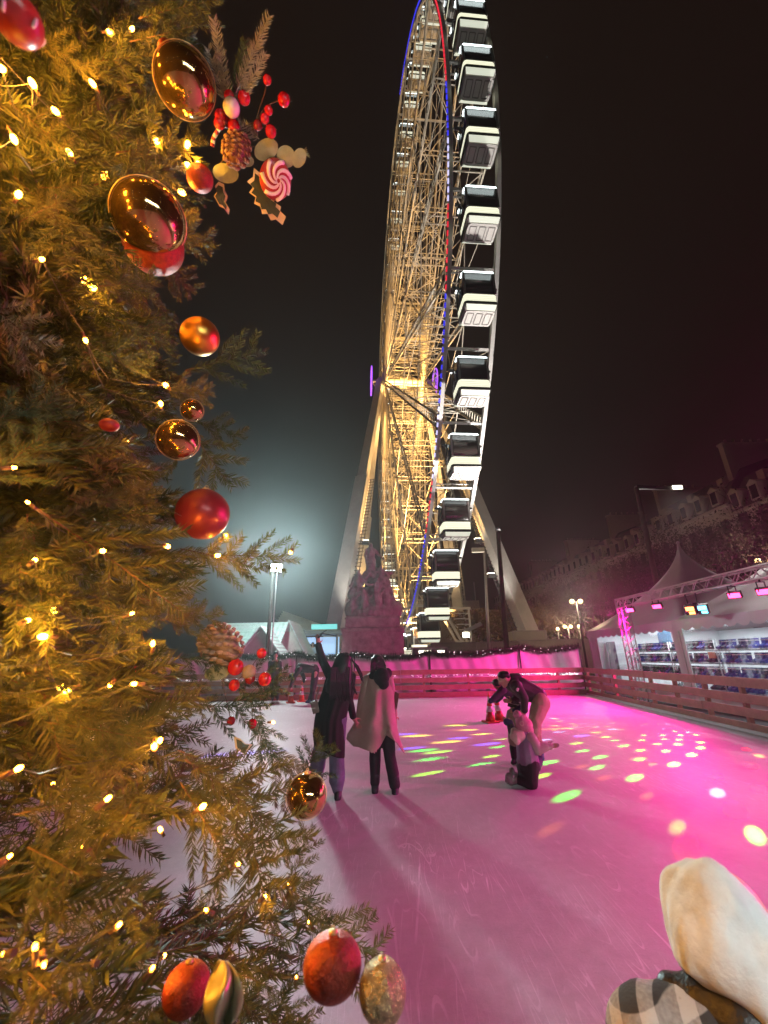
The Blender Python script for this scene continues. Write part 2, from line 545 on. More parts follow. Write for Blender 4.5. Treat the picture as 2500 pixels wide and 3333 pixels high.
# local +x runs from the corner towards the camera; local -y is behind (towards the marquee)
LS = 24.0
for z, h in RAILS:
    m = MB(); x = 0.0; k = 0
    while x < LS:
        x2 = min(x + 2.6, LS)
        m.box(((x+x2)/2, rng.uniform(-.012, .012), z + rng.uniform(-.014, .014)), (x2-x-0.012, 0.035, h), Euler((rng.uniform(-.03,.03), rng.uniform(-.003,.003), 0)).to_matrix())
        x = x2
    m.build('rail', MATS['plank'], side)
x = 0.15
while x < LS:
    MB().box((x, 0.08, 0.53), (0.09, 0.09, 1.06)).build('post', MATS['fence_post'], side)
    x += 1.3
kb = MB()
kb.bar((0, -0.05, 0.03), (LS, -0.05, 0.03), 0.07, 0.06)
kb.build('kerb_board', MATS['banner'], side)
MB().bar((-15, -0.05, 0.03), (FX0, -0.05, 0.03), 0.06, 0.05).build('kerb_board', MATS['fence_post'], back)

# ------------------------------------------------------------------ banner with garland behind the far fence
GY = 20.35
GP = [(-15, 2.02), (-11, 1.98), (-7.5, 1.97), (-4.2, 1.86), (-1.5, 1.80), (2.0, 1.80), (6.2, 1.98), (9.0, 2.02)]   # garland hanging points
def gar_z(x):
    for (x0, z0), (x1, z1) in zip(GP, GP[1:]):
        if x0 <= x <= x1:
            t = (x-x0)/(x1-x0)
            return z0 + (z1-z0)*t - 0.16*4*t*(1-t)
    return 1.95
ban = thing('fabric_screen', 'white fabric screen stretched on dark posts behind the far rink fence', 'screen', (0, GY, 0))
for i, ((x0, z0), (x1, z1)) in enumerate(zip(GP, GP[1:])):
    if x1 < -9: continue
    def fn(u, v, x0=x0, x1=x1, i=i):
        x = x0 + (x1-x0)*u
        zt = gar_z(x) - 0.02
        z = 0.12 + (zt-0.12)*v
        y = 0.03*math.sin(x*5.3+2*z+i) + 0.022*math.sin(x*11+z*3) + 0.05*noise.noise(V3((x*1.7, z*1.3, i*3.1)))
        return (x, y, z)
    m = MB(); m.smooth = True
    m.grid(fn, 60, 16)
    o = m.build('panel', MATS['banner'], ban)
    so = o.modifiers.new('solid', 'SOLIDIFY'); so.thickness = 0.006
for x, z in GP[1:]:
    MB().tube([(x, -0.09, 0), (x, -0.09, z+0.12)], 0.03, 8).build('post', MATS['steel_dark'], ban)
for x in (-2.9, 0.3, 4.1, 7.4):
    MB().tube([(x, 0.09, 0), (x, 0.09, gar_z(x)+0.02)], 0.02, 6).build('post', MATS['steel_grey'], ban)

def needle_cloud(curve, n, length, width, spread, rs, up=0.0):
    """n needle quads leaving a polyline in all directions; returns numpy verts, faces"""
    r = np.random.RandomState(rs)
    C = np.array([tuple(p) for p in curve]); seg = np.linalg.norm(np.diff(C, axis=0), axis=1)
    cum = np.concatenate([[0], np.cumsum(seg)])
    s = r.rand(n)*cum[-1]
    i = np.clip(np.searchsorted(cum, s)-1, 0, len(seg)-1)
    t = ((s-cum[i])/seg[i])[:, None]
    P = C[i]*(1-t)+C[i+1]*t
    T = (C[i+1]-C[i])/seg[i][:, None]
    D = r.randn(n, 3); D -= (D*T).sum(1)[:, None]*T; D /= np.linalg.norm(D, axis=1)[:, None]
    D = D + T*(spread + 0.25*r.randn(n)[:, None]) + np.array([0, 0, up]); D /= np.linalg.norm(D, axis=1)[:, None]
    Lq = length*(0.65+0.5*r.rand(n))[:, None]
    S = np.cross(D, r.randn(n, 3)); S /= np.linalg.norm(S, axis=1)[:, None]
    Q = np.cross(D, S)
    w = width
    # three-sided needle, pointed: 3 base verts + tip
    b0 = P+S*w; b1 = P-S*w*0.5+Q*w*0.87; b2 = P-S*w*0.5-Q*w*0.87; tip = P+D*Lq
    v = np.stack([b0, b1, b2, tip], 1).reshape(-1, 3)
    k = np.arange(n)[:, None]*4
    f = np.concatenate([k+np.array([0, 1, 3]), k+np.array([1, 2, 3]), k+np.array([2, 0, 3])], 1).reshape(-1, 3)
    return v, f

xs = np.arange(-9.5, 9.0, 0.12)
gcurve = [(x, GY-0.10+0.03*math.sin(x*7), gar_z(x)+0.03*math.sin(x*4.1)) for x in xs]
gv, gf = needle_cloud([(p[0], 0, p[2]) for p in gcurve], 14000, 0.22, 0.011, 0.2, 11)
gv[:, 1] *= 0.7
garland = thing('fir_garland', 'dark green fir garland draped along the top of the white screen', 'garland', (0, GY-0.14, 0))
link('greenery', rawmesh('greenery', gv, gf, MATS['fir_green']), garland)
m = MB()
for i in range(70):
    x = rng.uniform(-9, 9)
    m.sphere((x, -0.10, gar_z(x)+rng.uniform(-.1, .12)), 0.011, 5, 4)
m.build('bulb', MATS['tiny_white'], garland)['kind'] = 'stuff'
st = thing('light_string', 'string of tiny white lights sagging behind the planks of the far fence', 'light string', (0, FY0+0.17, 0))
wire = [(x, 0, 0.84+0.035*math.sin(x*2.2)) for x in np.arange(-9, 8.5, 0.25)]
MB().tube(wire, 0.006, 4).build('wire', MATS['steel_dark'], st)
m = MB()
for i in range(260):
    x = rng.uniform(-9, 8.4) if i < 120 else rng.uniform(4.5, 8.4)
    m.sphere((x, rng.uniform(-.01, .03), 0.84+0.035*math.sin(x*2.2)+rng.gauss(0, .022)), rng.uniform(.008, .018), 5, 4)
m.build('bulb', MATS['tiny_white'], st)['kind'] = 'stuff'

# ------------------------------------------------------------------ marquee
EX, EZ = 9.75, 2.62
MOD = [(14.4, 20.7), (8.1, 14.4), (1.8, 8.1)]
HUES = ['white pagoda marquee with a tall peaked roof nearest the rink corner', 'white pagoda marquee whose roof slope just shows at the right edge above the truss', 'white pagoda marquee with scalloped edge cut off by the right edge']
tents = []
for i, (y0, y1) in enumerate(MOD):
    cy, hs = (y0+y1)/2, (y1-y0)/2
    t = thing('pagoda_marquee', HUES[i], 'marquee', (EX+hs, cy, 0), group='pagoda marquees beside the rink'); tents.append(t)
    m = MB(); m.smooth = True
    rings = []
    for k in range(15):
        q = k/14
        a = hs*1.02*(1-q)**1.80 + 0.03
        z = EZ + 3.55*q
        ring = []
        for c0, c1 in (((-1,-1),(1,-1)), ((1,-1),(1,1)), ((1,1),(-1,1)), ((-1,1),(-1,-1))):
            for s in range(6):
                w = s/6
                bow = 1 - 0.05*math.sin(math.pi*w)*(1-q)*math.sin(math.pi*q)
                ring.append(((c0[0]*(1-w)+c1[0]*w)*a*bow, (c0[1]*(1-w)+c1[1]*w)*a*bow, z))
        rings.append(ring)
    m.loft(rings, cap=False)
    m.sphere((0, 0, EZ+3.56), 0.07, 8, 6)
    r = m.build('roof', MATS['tent_pvc'], t)
    # scalloped valance along the front and the far end
    def valance(p0, p1):
        m = MB(); n = 96
        p0, p1 = V3(p0), V3(p1); nrm = (p1-p0).cross(V3((0,0,1))).normalized()
        prev = None
        top, low = [], []
        for k in range(n*1+1):
            q = k/n
            P = p0+(p1-p0)*q
            sc = abs(math.sin(q*math.pi*14))
            top.append(P+V3((0,0,0.03))); low.append(P+V3((0,0,-0.20-0.11*sc**0.6)) + nrm*(0.015*math.sin(q*60)))
        b = len(m.v); m.v += top + low
        for k in range(n): m.face([b+k, b+k+1, b+n+1+k+1, b+n+1+k])
        o = m.build('valance', MATS['tent_pvc'], t)
        so = o.modifiers.new('solid', 'SOLIDIFY'); so.thickness = 0.006
    valance((-hs*1.03, -hs, EZ), (-hs*1.03, hs, EZ))
    valance((-hs, -hs*1.0, EZ) if i else (-hs, hs*1.02, EZ), (hs, -hs*1.0, EZ) if i else (hs, hs*1.02, EZ))
    for sx, sy in ((-1,-1), (-1,1), (1,1)):
        MB().bar((sx*hs*0.985, sy*hs*0.985, 0), (sx*hs*0.985, sy*hs*0.985, EZ), 0.12).build('post', MATS['tent_pvc'], t)
    def wall(p0, p1, name, mt, amp=0.02):
        m = MB(); m.smooth = True
        p0, p1 = V3(p0), V3(p1); nrm = (p1-p0).cross(V3((0,0,1))).normalized()
        m.grid(lambda u, v: p0+(p1-p0)*u+V3((0,0,0.05+(EZ-0.1)*v))+nrm*(amp*math.sin(u*37+v*2)+amp*noise.noise(V3((u*9, v*4, i)))), 40, 8)
        return m.build(name, mt, t)
    wall((hs*0.96, -hs, 0), (hs*0.96, hs, 0), 'wall', MATS['tent_inner'])
    if i == 0:
        wall((-hs, hs*0.97, 0), (hs, hs*0.97, 0), 'wall', MATS['tent_inner'])
        wall((-hs*0.99, hs*0.97, 0), (-hs*0.99, hs*0.78, 0), 'wall', MATS['tent_inner'], 0.015)
    # clear front window with pvc borders and loose pleats
    m = MB(); m.smooth = True
    yl, yh = -hs*0.94, (hs*0.78 if i == 0 else hs*0.94)
    m.grid(lambda u, v: (-hs*0.99+0.012*math.sin(u*25+v*5)+0.02*noise.noise(V3((u*7, v*3, i*2))), yl+(yh-yl)*u, 0.5+(EZ-0.72)*v), 30, 10)
    m.build('window', MATS['vinyl'], t)
    m = MB()
    m.box((-hs*0.99, (yl+yh)/2, 0.25), (0.02, yh-yl, 0.5))
    for yy in (yl, yh): m.box((-hs*0.99-0.004, yy, EZ/2), (0.03, 0.16, EZ-0.1))
    m.build('window_border', MATS['tent_pvc'], t)
    # ceiling strip lamp
    f = MB().box((0, 0, EZ+0.10), (0.12, 3.6, 0.06)).build('strip_lamp', mat('strip%d' % i, (0.8,0.8,0.8), emit=(0.85,0.95,1), estr=4, sample=False), t)
    lamp('AREA', 'tent_light', (EX+hs, cy, EZ+0.05), (0.82, 0.93, 1.0), 320, t, target=(EX+hs-0.1, cy, 0), shape='RECTANGLE', size=4.5, size_y=4.5)

# racks of rental skates
def boot_mesh(mt, name):
    m = MB()
    m.mi = 0
    m.loft([[(x, y, z) for x, y, z in ring] for ring in (
        [(-0.045,-0.05,0.03),(0.045,-0.05,0.03),(0.05,0.20,0.03),(-0.05,0.20,0.03)],
        [(-0.05,-0.06,0.09),(0.05,-0.06,0.09),(0.05,0.20,0.085),(-0.05,0.20,0.085)],
        [(-0.05,-0.06,0.13),(0.05,-0.06,0.13),(0.04,0.08,0.14),(-0.04,0.08,0.14)],
        [(-0.055,-0.07,0.27),(0.055,-0.07,0.27),(0.055,0.05,0.27),(-0.055,0.05,0.27)])], smooth=False)
    m.mi = 1
    m.box((0, 0.07, 0.015), (0.012, 0.30, 0.03)); m.box((0, 0.07, 0.10), (0.106, 0.05, 0.025)); m.box((0, 0.0, 0.22), (0.118, 0.13, 0.025))
    return m.mesh(name, mt)
boot_meshes = [boot_mesh([MATS['skate_blue'], MATS['blade']], 'skate_boot'), boot_mesh([MATS['skate_black'], MATS['aluminium']], 'skate_boot')]
RX = 11.7
SHZ = (0.35, 0.80, 1.25, 1.68)
racks = [(18.9, 'leftmost steel rack of dark rental skates inside the marquee'), (16.4, 'second steel rack of rental skates, behind the truss foot'), (13.9, 'steel rack of blue rental skates behind the pleated marquee post'), (11.4, 'steel rack with an orange card beside the blue skates'), (8.9, 'steel rack of blue skates at the right edge of the photo')]
nb = 0
for ri, (yc, lab) in enumerate(racks):
    r = thing('skate_rack', lab, 'rack', (RX, yc, 0), group='skate racks inside the marquee')
    for sx in (-0.17, 0.17):
        for sy in (-1.18, 1.18):
            MB().tube([(sx, sy, 0), (sx, sy, 2.05)], 0.022, 6).build('upright', MATS['aluminium'], r)
    for z in SHZ:
        MB().box((0, 0, z), (0.40, 2.42, 0.03)).build('shelf', MATS['steel_grey'], r)
    for z in SHZ:
        if z < 0.5 and ri == 0: continue
        for k in range(11):
            if rng.random() < 0.10: continue
            mi = 0 if (ri >= 2 and rng.random() < .85) or rng.random() < 0.35 else 1
            o = link('skate_boot', boot_meshes[mi], None, (RX-0.05+rng.uniform(-.02,.02), yc-1.05+0.21*k+rng.uniform(-.02,.02), z+0.016))
            o.rotation_euler = (0, 0, math.radians(90+rng.uniform(-8, 8))); o.scale = (1.35, 1.15, 1.25)
            tag(o, 'blue rental skate standing in a row on a steel rack inside the marquee' if mi == 0 else 'black rental skate standing in a row on a steel rack inside the marquee', 'ice skate', 'blue rental skates on the racks' if mi == 0 else 'black rental skates on the racks')
            nb += 1
pt = onX(1991, 2125, 10.5)
p = thing('banner_stand', 'dark printed banner stand inside the left end of the marquee', 'banner', (10.5, pt.y, 0))
MB().box((0, 0, 1.15), (0.03, 0.85, 2.0)).build('print', MATS['poster'], p)
MB().box((0, 0, 0.06), (0.25, 0.9, 0.10)).build('base', MATS['aluminium'], p)
c = onX(2318, 2132, 11.45)
tag(MB().box(c, (0.02, 0.34, 0.22)).build('price_card', MATS['sign_orange']), 'small orange card clipped to a skate rack in the marquee', 'card')
c = onX(2163, 2075, 12.6)
tag(MB().box(c, (0.03, 0.9, 0.6)).build('wall_poster', mat('poster_blue', (0.10, 0.25, 0.42), 0.6, var=0.4, vscale=4)), 'pale blue poster hanging inside the marquee above the skates', 'poster')

# ------------------------------------------------------------------ lighting truss
TX = 9.05
tr = thing('lighting_truss', 'white lattice truss portal along the rink carrying the pink lamps', 'truss', (TX, 16.05, 0))
def lattice(m, p0, p1, w, ny, side):
    d, x, y, L = frame(p0, p1)
    x = V3(side).normalized(); y = d.cross(x).normalized()
    cs = [(a, b) for a in (-w/2, w/2) for b in (-w/2, w/2)]
    for a, b in cs: m.tube([V3(p0)+x*a+y*b, V3(p1)+x*a+y*b], 0.027, 6)
    n = max(1, round(L/ny))
    for k in range(n):
        q0, q1 = V3(p0)+d*L*k/n, V3(p0)+d*L*(k+1)/n
        qm = (q0+q1)/2
        for b in (-w/2, w/2):
            m.tube([q0+x*-w/2+y*b, qm+x*w/2+y*b], 0.013, 5); m.tube([qm+x*w/2+y*b, q1+x*-w/2+y*b], 0.013, 5)
            m.tube([q0+y*-w/2+x*b, qm+y*w/2+x*b], 0.013, 5); m.tube([qm+y*w/2+x*b, q1+y*-w/2+x*b], 0.013, 5)
m = MB(); lattice(m, (0, 0, 0), (0, 0, 3.62), 0.30, 0.42, (1, 0, 0)); m.build('upright', MATS['aluminium'], tr)
m = MB(); lattice(m, (0, 0.15, 3.46), (0.35, -14.0, 3.46), 0.30, 0.5, (0, 0, 1)); m.build('beam', MATS['aluminium'], tr)
m = MB(); lattice(m, (0.35, -13.85, 0), (0.35, -13.85, 3.3), 0.30, 0.42, (1, 0, 0)); m.build('upright', MATS['aluminium'], tr)
m = MB(); m.box((0, 0, 0.02), (0.6, 0.6, 0.04)); m.build('base_plate', MATS['steel_dark'], tr)

PINK = (1.0, 0.008, 0.34)
PL = [(15.45, 'pink flood lamp hanging closest to the truss corner'), (13.85, 'pink flood lamp between the truss corner and the coloured disco lamp'), (10.7, 'pink flood lamp just right of the coloured disco lamp'), (9.75, 'pink flood lamp cut by the right edge of the photo')]
PINK_W = 1500
for i, (Y, lab) in enumerate(PL + [(7.0, None), (4.5, None)]):
    X = TX + 0.35*(16.05-Y)/14.0 - 0.02
    if i < 4:
        c = [onX(2050, 1986, TX), onX(2138, 1974, TX), onX(2390, 1938, TX+.12), onX(2486, 1926, TX+.14)][i]
        Z = c.z; Y = c.y; X = c.x
    else: Z = 3.0
    aim = V3((-1.0, Y*0.55-0.5, -2.6)) - V3((0, 0, 0))
    t = thing('flood_lamp', lab or 'pink flood lamp on the truss beyond the edge of the photo', 'flood lamp', (X, Y, Z), group='pink flood lamps on the truss')
    # head tilted towards the rink and the camera
    rot = V3((-0.75, -0.55, -0.42)).to_track_quat('-Y', 'Z').to_matrix()
    m = MB(); m.box(rot @ V3((0, 0.055, 0)), (0.30, 0.10, 0.18), rot)
    m.build('housing', MATS['steel_dark'], t)
    MB().box(rot @ V3((0, -0.012, 0)), (0.25, 0.02, 0.12), rot).build('lens', MATS['pink_face'], t)
    m = MB(); m.bar((-0.10, 0.02, 0.0), (-0.10, 0.02, 0.24), 0.02); m.bar((0.10, 0.02, 0.0), (0.10, 0.02, 0.24), 0.02); m.bar((-0.11, 0.02, 0.24), (0.11, 0.02, 0.24), 0.02); m.bar((0, 0.02, 0.24), (0, 0.02, 3.36-Z), 0.03)
    m.build('yoke', MATS['steel_dark'], t)
    tgt = ((-3.0, 20.5, 1.2), (0, 13, 0), (-2, Y*0.72-1.2, 0), (-2, Y*0.72-1.2, 0), (-2.5, Y-3.5, 0), (-3, Y-3, 0))[i]
    lamp('SPOT', 'pink_light', V3((X, Y, Z)) + rot @ V3((0, -0.06, 0)), PINK, (PINK_W*2.7, PINK_W*1.9, PINK_W*.10, PINK_W*.10, PINK_W*.55, PINK_W*2.1)[i], t, target=tgt, spot_size=math.radians(165 if i < 1 else 135), spot_blend=0.6 if i < 1 else 1.0, shadow_soft_size=0.08)

# disco lamp with its coloured beams
DC = onX(2272, 1982, TX+.06)
dl = thing('disco_lamp', 'black disco lamp with orange and cyan lenses hanging from the truss', 'disco lamp', DC)
m = MB(); m.box((0.05, 0.22, 0.02), (0.34, 0.42, 0.26)); m.box((0.05, 0.22, 0.16), (0.26, 0.30, 0.06))
m.build('housing', MATS['steel_dark'], dl)
m = MB(); m.bar((0.05, 0.05, 0.1), (0.05, 0.02, 3.33-DC.z), 0.03); m.bar((0.05, 0.42, 0.1), (0.05, 0.46, 3.33-DC.z), 0.03)
m.build('yoke', MATS['steel_dark'], dl)
rot = V3((-0.70, -0.65, -0.30)).to_track_quat('-Y', 'Z').to_matrix()
for nm, mt, dx in (('lens', 'orange_face', -0.17), ('lens', 'cyan_face', 0.13)):
    m = MB()
    m.box(rot @ V3((dx, -0.14, 0.05)), (0.20, 0.03, 0.11), rot); m.box(rot @ V3((dx+0.03, -0.14, -0.07)), (0.14, 0.03, 0.07), rot)
    m.build(nm, MATS[mt], dl)
    MB().box(rot @ V3((dx, -0.03, 0)), (0.25, 0.18, 0.27), rot).build('lamp_head', MATS['steel_dark'], dl)
GRN, YG, YEL, BLU, ORG, RED, WHT, CYN = (0.0,1,0.06), (0.30,1,0.02), (1,0.75,0.03), (0.12,0.10,1), (1,0.25,0.03), (1,0.0,0.0), (0.9,0.9,0.8), (0.25,0.6,1)
S6 = 1.3825
dots = [(140,375,36,GRN),(175,343,34,YG),(110,335,34,GRN),(370,400,36,GRN),(415,362,26,YG),(445,320,24,GRN),(455,285,20,YG),(670,390,38,GRN),(825,338,26,GRN),(905,365,32,GRN),(890,412,32,GRN),(1060,458,40,GRN),(755,540,52,GRN),(1085,375,28,GRN),(1085,335,24,GRN),(1010,315,26,GRN),(1090,290,20,GRN),(1190,285,18,GRN),(1235,398,32,GRN),(1200,338,22,GRN),(1315,355,28,GRN),(1355,323,24,GRN),(1355,300,22,GRN),(1160,307,20,GRN),(1255,308,22,GRN),(1100,267,16,GRN),(1185,267,16,GRN),(1265,267,16,GRN),(1335,265,16,GRN),(1260,287,18,GRN),(970,290,18,GRN),(640,450,34,YG),(1600,715,44,GRN),(800,303,26,YG),(1240,250,14,GRN),(1300,253,15,WHT),
 (255,223,30,YEL),(310,243,26,YEL),(370,262,28,YEL),(215,297,38,YEL),(80,270,34,YEL),(885,255,22,YEL),(930,275,22,YEL),(130,440,36,YG),
 (60,325,30,BLU),(270,280,30,BLU),(395,307,38,BLU),(820,270,30,BLU),(660,287,20,CYN),(720,252,22,CYN),(30,262,26,BLU),(960,240,18,CYN),
 (260,243,30,ORG),(920,460,34,ORG),(680,690,44,ORG),(1115,540,34,ORG),(820,408,30,ORG),(1060,372,20,ORG),(1140,398,22,ORG),(700,225,22,ORG),(740,236,22,YEL),(660,240,20,ORG),
 (1510,600,60,RED),(1295,765,66,RED),(1620,505,44,RED),(1580,405,36,RED),(1430,455,32,RED),(1620,360,26,ORG),(1560,330,20,RED),
 (1250,680,46,YG),(1430,525,40,WHT)]
r2 = random.Random(21)
for k in range(40):
    a, b = r2.uniform(690, 1230), r2.uniform(186, 262)
    if b > 250 - 0.02*(a-690) or (a > 1100 and b < 215): continue
    dots.append((a, b, r2.uniform(9, 15), r2.choice((YEL, WHT, ORG, YG, WHT, (1,0.25,0.4)))))
BEAM = DC + rot @ V3((0, -0.20, 0))
DOT_W = 36000
for a, b, wpx, colr in dots:
    u, v = 1300 + a/S6, 2200 + b/S6
    P = onZ(u, v)
    P.x = min(P.x, fence_x(P.y)-0.1)
    dist = (P-BEAM).length
    dep = project(P)[2]
    wid = wpx*1.6/S6/FPX*dep*1.0
    dim = 0.16 if colr in (ORG, WHT) and wpx > 28 else (0.10 if colr == YG and wpx > 44 else (0.35 if b > 700 else 1.0))
    lamp('SPOT', 'beam', BEAM, colr, DOT_W*dim*(dist/9)**2*(0.55 if wpx < 16 else 1), dl, target=P, spot_size=max(0.006, wid/dist), spot_blend=1.0, shadow_soft_size=0.02)
# one reflected patch of blue on the left half of the ice
P = onZ(795, 2452)
lamp('SPOT', 'beam', BEAM, BLU, DOT_W*2.0, dl, target=P, spot_size=0.035, spot_blend=0.8, shadow_soft_size=0.006)

# ------------------------------------------------------------------ posts and lamps around the rink
def flood_head(m_house, m_face, c, d, w, h):
    pass
LP = onY(900, 1848, 22.0)
lp = thing('lamp_post', 'tall slim post with a dazzling white flood lamp behind the chalets', 'lamp post', (LP.x-0.17, 22.0, 0))
MB().tube([(0, 0, 0), (0, 0, LP.z+0.15)], [0.11, 0.085], 10).build('pole', MATS['wood_pole'], lp)
MB().tube([(0.20, 0.05, 0), (0.20, 0.05, LP.z-0.2)], 0.035, 8).build('pole', MATS['aluminium'], lp)
rotl = V3((0.30, -1, -0.25)).to_track_quat('-Y', 'Z').to_matrix()
MB().box(V3((0.17, -0.02, LP.z)), (0.62, 0.16, 0.46), rotl).build('housing', MATS['steel_dark'], lp)
MB().box(V3((0.17, -0.02, LP.z))+rotl @ V3((0, -0.095, 0)), (0.56, 0.02, 0.40), rotl).build('lens', MATS['lamp_face'], lp)
FLOOD_W = 3000
lamp('SPOT', 'flood_light', V3((LP.x, 22.0, LP.z))+rotl @ V3((0, -0.16, 0)), (0.86, 1.0, 0.98), FLOOD_W, lp, target=(-3.5, 12.0, 0), spot_size=math.radians(120), spot_blend=0.5, shadow_soft_size=0.6)
MB().box(V3((0.17, 0.26, LP.z)), (0.42, 0.16, 0.30), Matrix.Rotation(0.5, 3, 'X')).build('housing', MATS['steel_dark'], lp)
lamp('SPOT', 'flood_light', (LP.x, 22.55, LP.z-0.1), (0.78, 1.0, 0.97), 1100, lp, target=(LP.x-1.5, 27.0, 1.0), spot_size=math.radians(100), spot_blend=0.5, shadow_soft_size=0.2)
def mast(name, lab, cat, u0, v0, u1, v1, Y, r0, r1, mt):
    a, b = onY(u0, v0, Y), onY(u1, v1, Y)
    d = (a-b)/(a.z-b.z)
    base = b - d*b.z
    t = thing(name, lab, cat, base)
    MB().tube([(0,0,0), a-base], [r0, r1], 10).build('pole', MATS[mt], t)
    return t, a-base
t, _ = mast('wooden_mast', 'dark wooden mast standing in front of the grey wheel base', 'mast', 1620, 1718, 1650, 2125, 26, 0.16, 0.13, 'wood_pole')
MB().tube([V3(_)-V3((0,0,0.2)), V3(_)], 0.17, 10).build('cap', MATS['steel_dark'], t)
t, top = mast('wooden_mast', 'tall dark mast rising behind the marquee roof before the trees', 'mast', 2071, 1588, 2125, 1840, 22, 0.17, 0.12, 'wood_pole')
a = V3(top)
m = MB(); m.bar(a+V3((0,0,0.05)), a+V3((2.6,0.5,0.12)), 0.14, 0.22); m.build('arm', MATS['steel_dark'], t)
m = MB(); m.box(a+V3((2.75,0.55,0.16)), (0.55,0.4,0.3)); m.build('projector', MATS['steel_dark'], t)
m = MB(); m.box(a+V3((2.65,0.34,0.06)), (0.55,0.03,0.07)); m.box(a+V3((2.65,0.34,0.20)), (0.55,0.03,0.07)); m.build('lens', MATS['warm_face'], t)
lamp('SPOT', 'projector_light', V3(t.location)+a+V3((2.2, -0.1, -0.15)), (1, .95, .9), 1100, t, target=(12.8, 17.0, 4.5), spot_size=math.radians(50), spot_blend=.8, shadow_soft_size=.2)
t, top = mast('lamp_mast', 'slim white mast with a flood lamp beside the right leg of the wheel', 'lamp mast', 1577, 1800, 1588, 2040, 33, 0.13, 0.09, 'steel_white')
a = V3(top)
lamp('SPOT', 'mast_light', V3(t.location)+a+V3((-0.5,0.6,0.5)), (1, .93, .82), 2500, t, target=(5.2, 24, 24), spot_size=math.radians(110), spot_blend=.7, shadow_soft_size=.3)
m = MB(); m.box(a+V3((-0.5,0,0.25)), (1.0,0.35,0.35)); m.build('lamp_head', MATS['steel_cream'], t)
# row of white work lamps behind the camera (they show as a row of highlights in the baubles)
wk = thing('work_lamp_row', 'row of white work lamps on a mast behind the photographer', 'work lamps', (2.2, -2.6, 0))
m = MB(); m.tube([(0, 0, 0), (0, 0, 2.9)], [.08, .06], 10); m.build('pole', MATS['steel_dark'], wk)
m = MB(); m.bar((-1.6, 0, 2.9), (1.6, 0, 2.9), .08); m.build('crossbar', MATS['steel_dark'], wk)
for k in range(6):
    MB().box((-1.4+.56*k, .05, 2.75), (.34, .12, .24)).build('housing', MATS['steel_dark'], wk)
    MB().box((-1.4+.56*k, .12, 2.75), (.28, .02, .19)).build('lens', MATS['lamp_face'], wk)
for k in range(3):
    lamp('SPOT', 'work_light', (2.2-1.1+1.1*k, -2.42, 2.75), (0.93, 1.0, 1.0), (290, 62, 62)[k], wk, target=((0.62, 1.0, 1.1), (2.2, 6.0, 0.9), (2.2, 6.0, 0.9))[k], spot_size=math.radians((24, 84, 84)[k]), spot_blend=.45, shadow_soft_size=.15)
lamp('SPOT', 'flood_light', V3((LP.x, 22.0, LP.z))+rotl @ V3((0, -0.16, 0)), (0.72, 1.0, 0.98), 24000, lp, target=(-1.0, 0, 6.5), spot_size=math.radians(42), spot_blend=0.9, shadow_soft_size=0.2)  # extra beam added to make the haze glow round this lamp
# cones
def cone_mesh():
    m = MB(); H = 0.72
    m.mi = 0; m.box((0, 0, 0.02), (0.34, 0.34, 0.04))
    def r(z): return 0.125-(0.105)*(z-0.04)/(H-0.04)
    zz = [0.04, 0.26, 0.40, 0.52, 0.62, H]
    for k in range(5):
        m.mi = [0, 1, 0, 1, 0][k]
        m.lathe([(r(zz[k]), zz[k]), (r(zz[k+1]), zz[k+1])], n=20)
    m.mi = 0; m.sphere((0, 0, H), 0.021, 8, 5)
    return m.mesh('traffic_cone', [MATS['cone_red'], MATS['cone_white']])
cm = cone_mesh()
for (u, v, lab, tilt) in ((1597, 2352, 'front red and white traffic cone beneath the small child in purple', (0, 0.03)), (1628, 2346, 'rear red and white traffic cone leaning beside another near the man in khaki', (0.02, -0.12)), (946, 2288, 'left red and white traffic cone by the far fence near the bending person', (0, 0)), (981, 2284, 'right red and white traffic cone by the far fence near the bending person', (0, 0))):
    P = onZ(u, v)
    if v < 2300: P.y = min(P.y, 18.6)
    o = link('traffic_cone', cm, None, P); o.rotation_euler = (tilt[0], tilt[1], 0.3)
    tag(o, lab, 'traffic cone', 'traffic cones on the ice')
# ------------------------------------------------------------------ big wheel (local: x along the axle, y away from the camera, z up)
WX, WY, WA = 3.315, 52.73, 0.08
RG, ZG = 37.58, 40.2            # circle on which the gondola centres ride
ZH = ZG + 1.15                  # hub height
NG, PH = 48, 0.030
DPSI = 2*math.pi/NG
HALF = 1.55                     # half distance of the two rims
RRIM = 37.0
fw = thing('ferris_wheel', 'giant white ferris wheel seen nearly edge on with golden lit spokes', 'ferris wheel', (WX, WY, 0), WA)
def wp(x, r, psi): return V3((x, -r*math.sin(psi), ZH - r*math.cos(psi)))
def arc(x, r, a0, a1, n): return [wp(x, r, a0+(a1-a0)*k/n) for k in range(n+1)]
def ringbox(m, x, r, w, h, n=144):
    rings = []
    for k in range(n):
        a = 2*math.pi*k/n
        rings.append([wp(x-w/2, r-h/2, a), wp(x+w/2, r-h/2, a), wp(x+w/2, r+h/2, a), wp(x-w/2, r+h/2, a)])
    b = len(m.v)
    for rg in rings: m.v += rg
    for k in range(n):
        k2 = (k+1) % n
        for j in range(4):
            j2 = (j+1) % 4
            m.face([b+k*4+j, b+k*4+j2, b+k2*4+j2, b+k2*4+j])
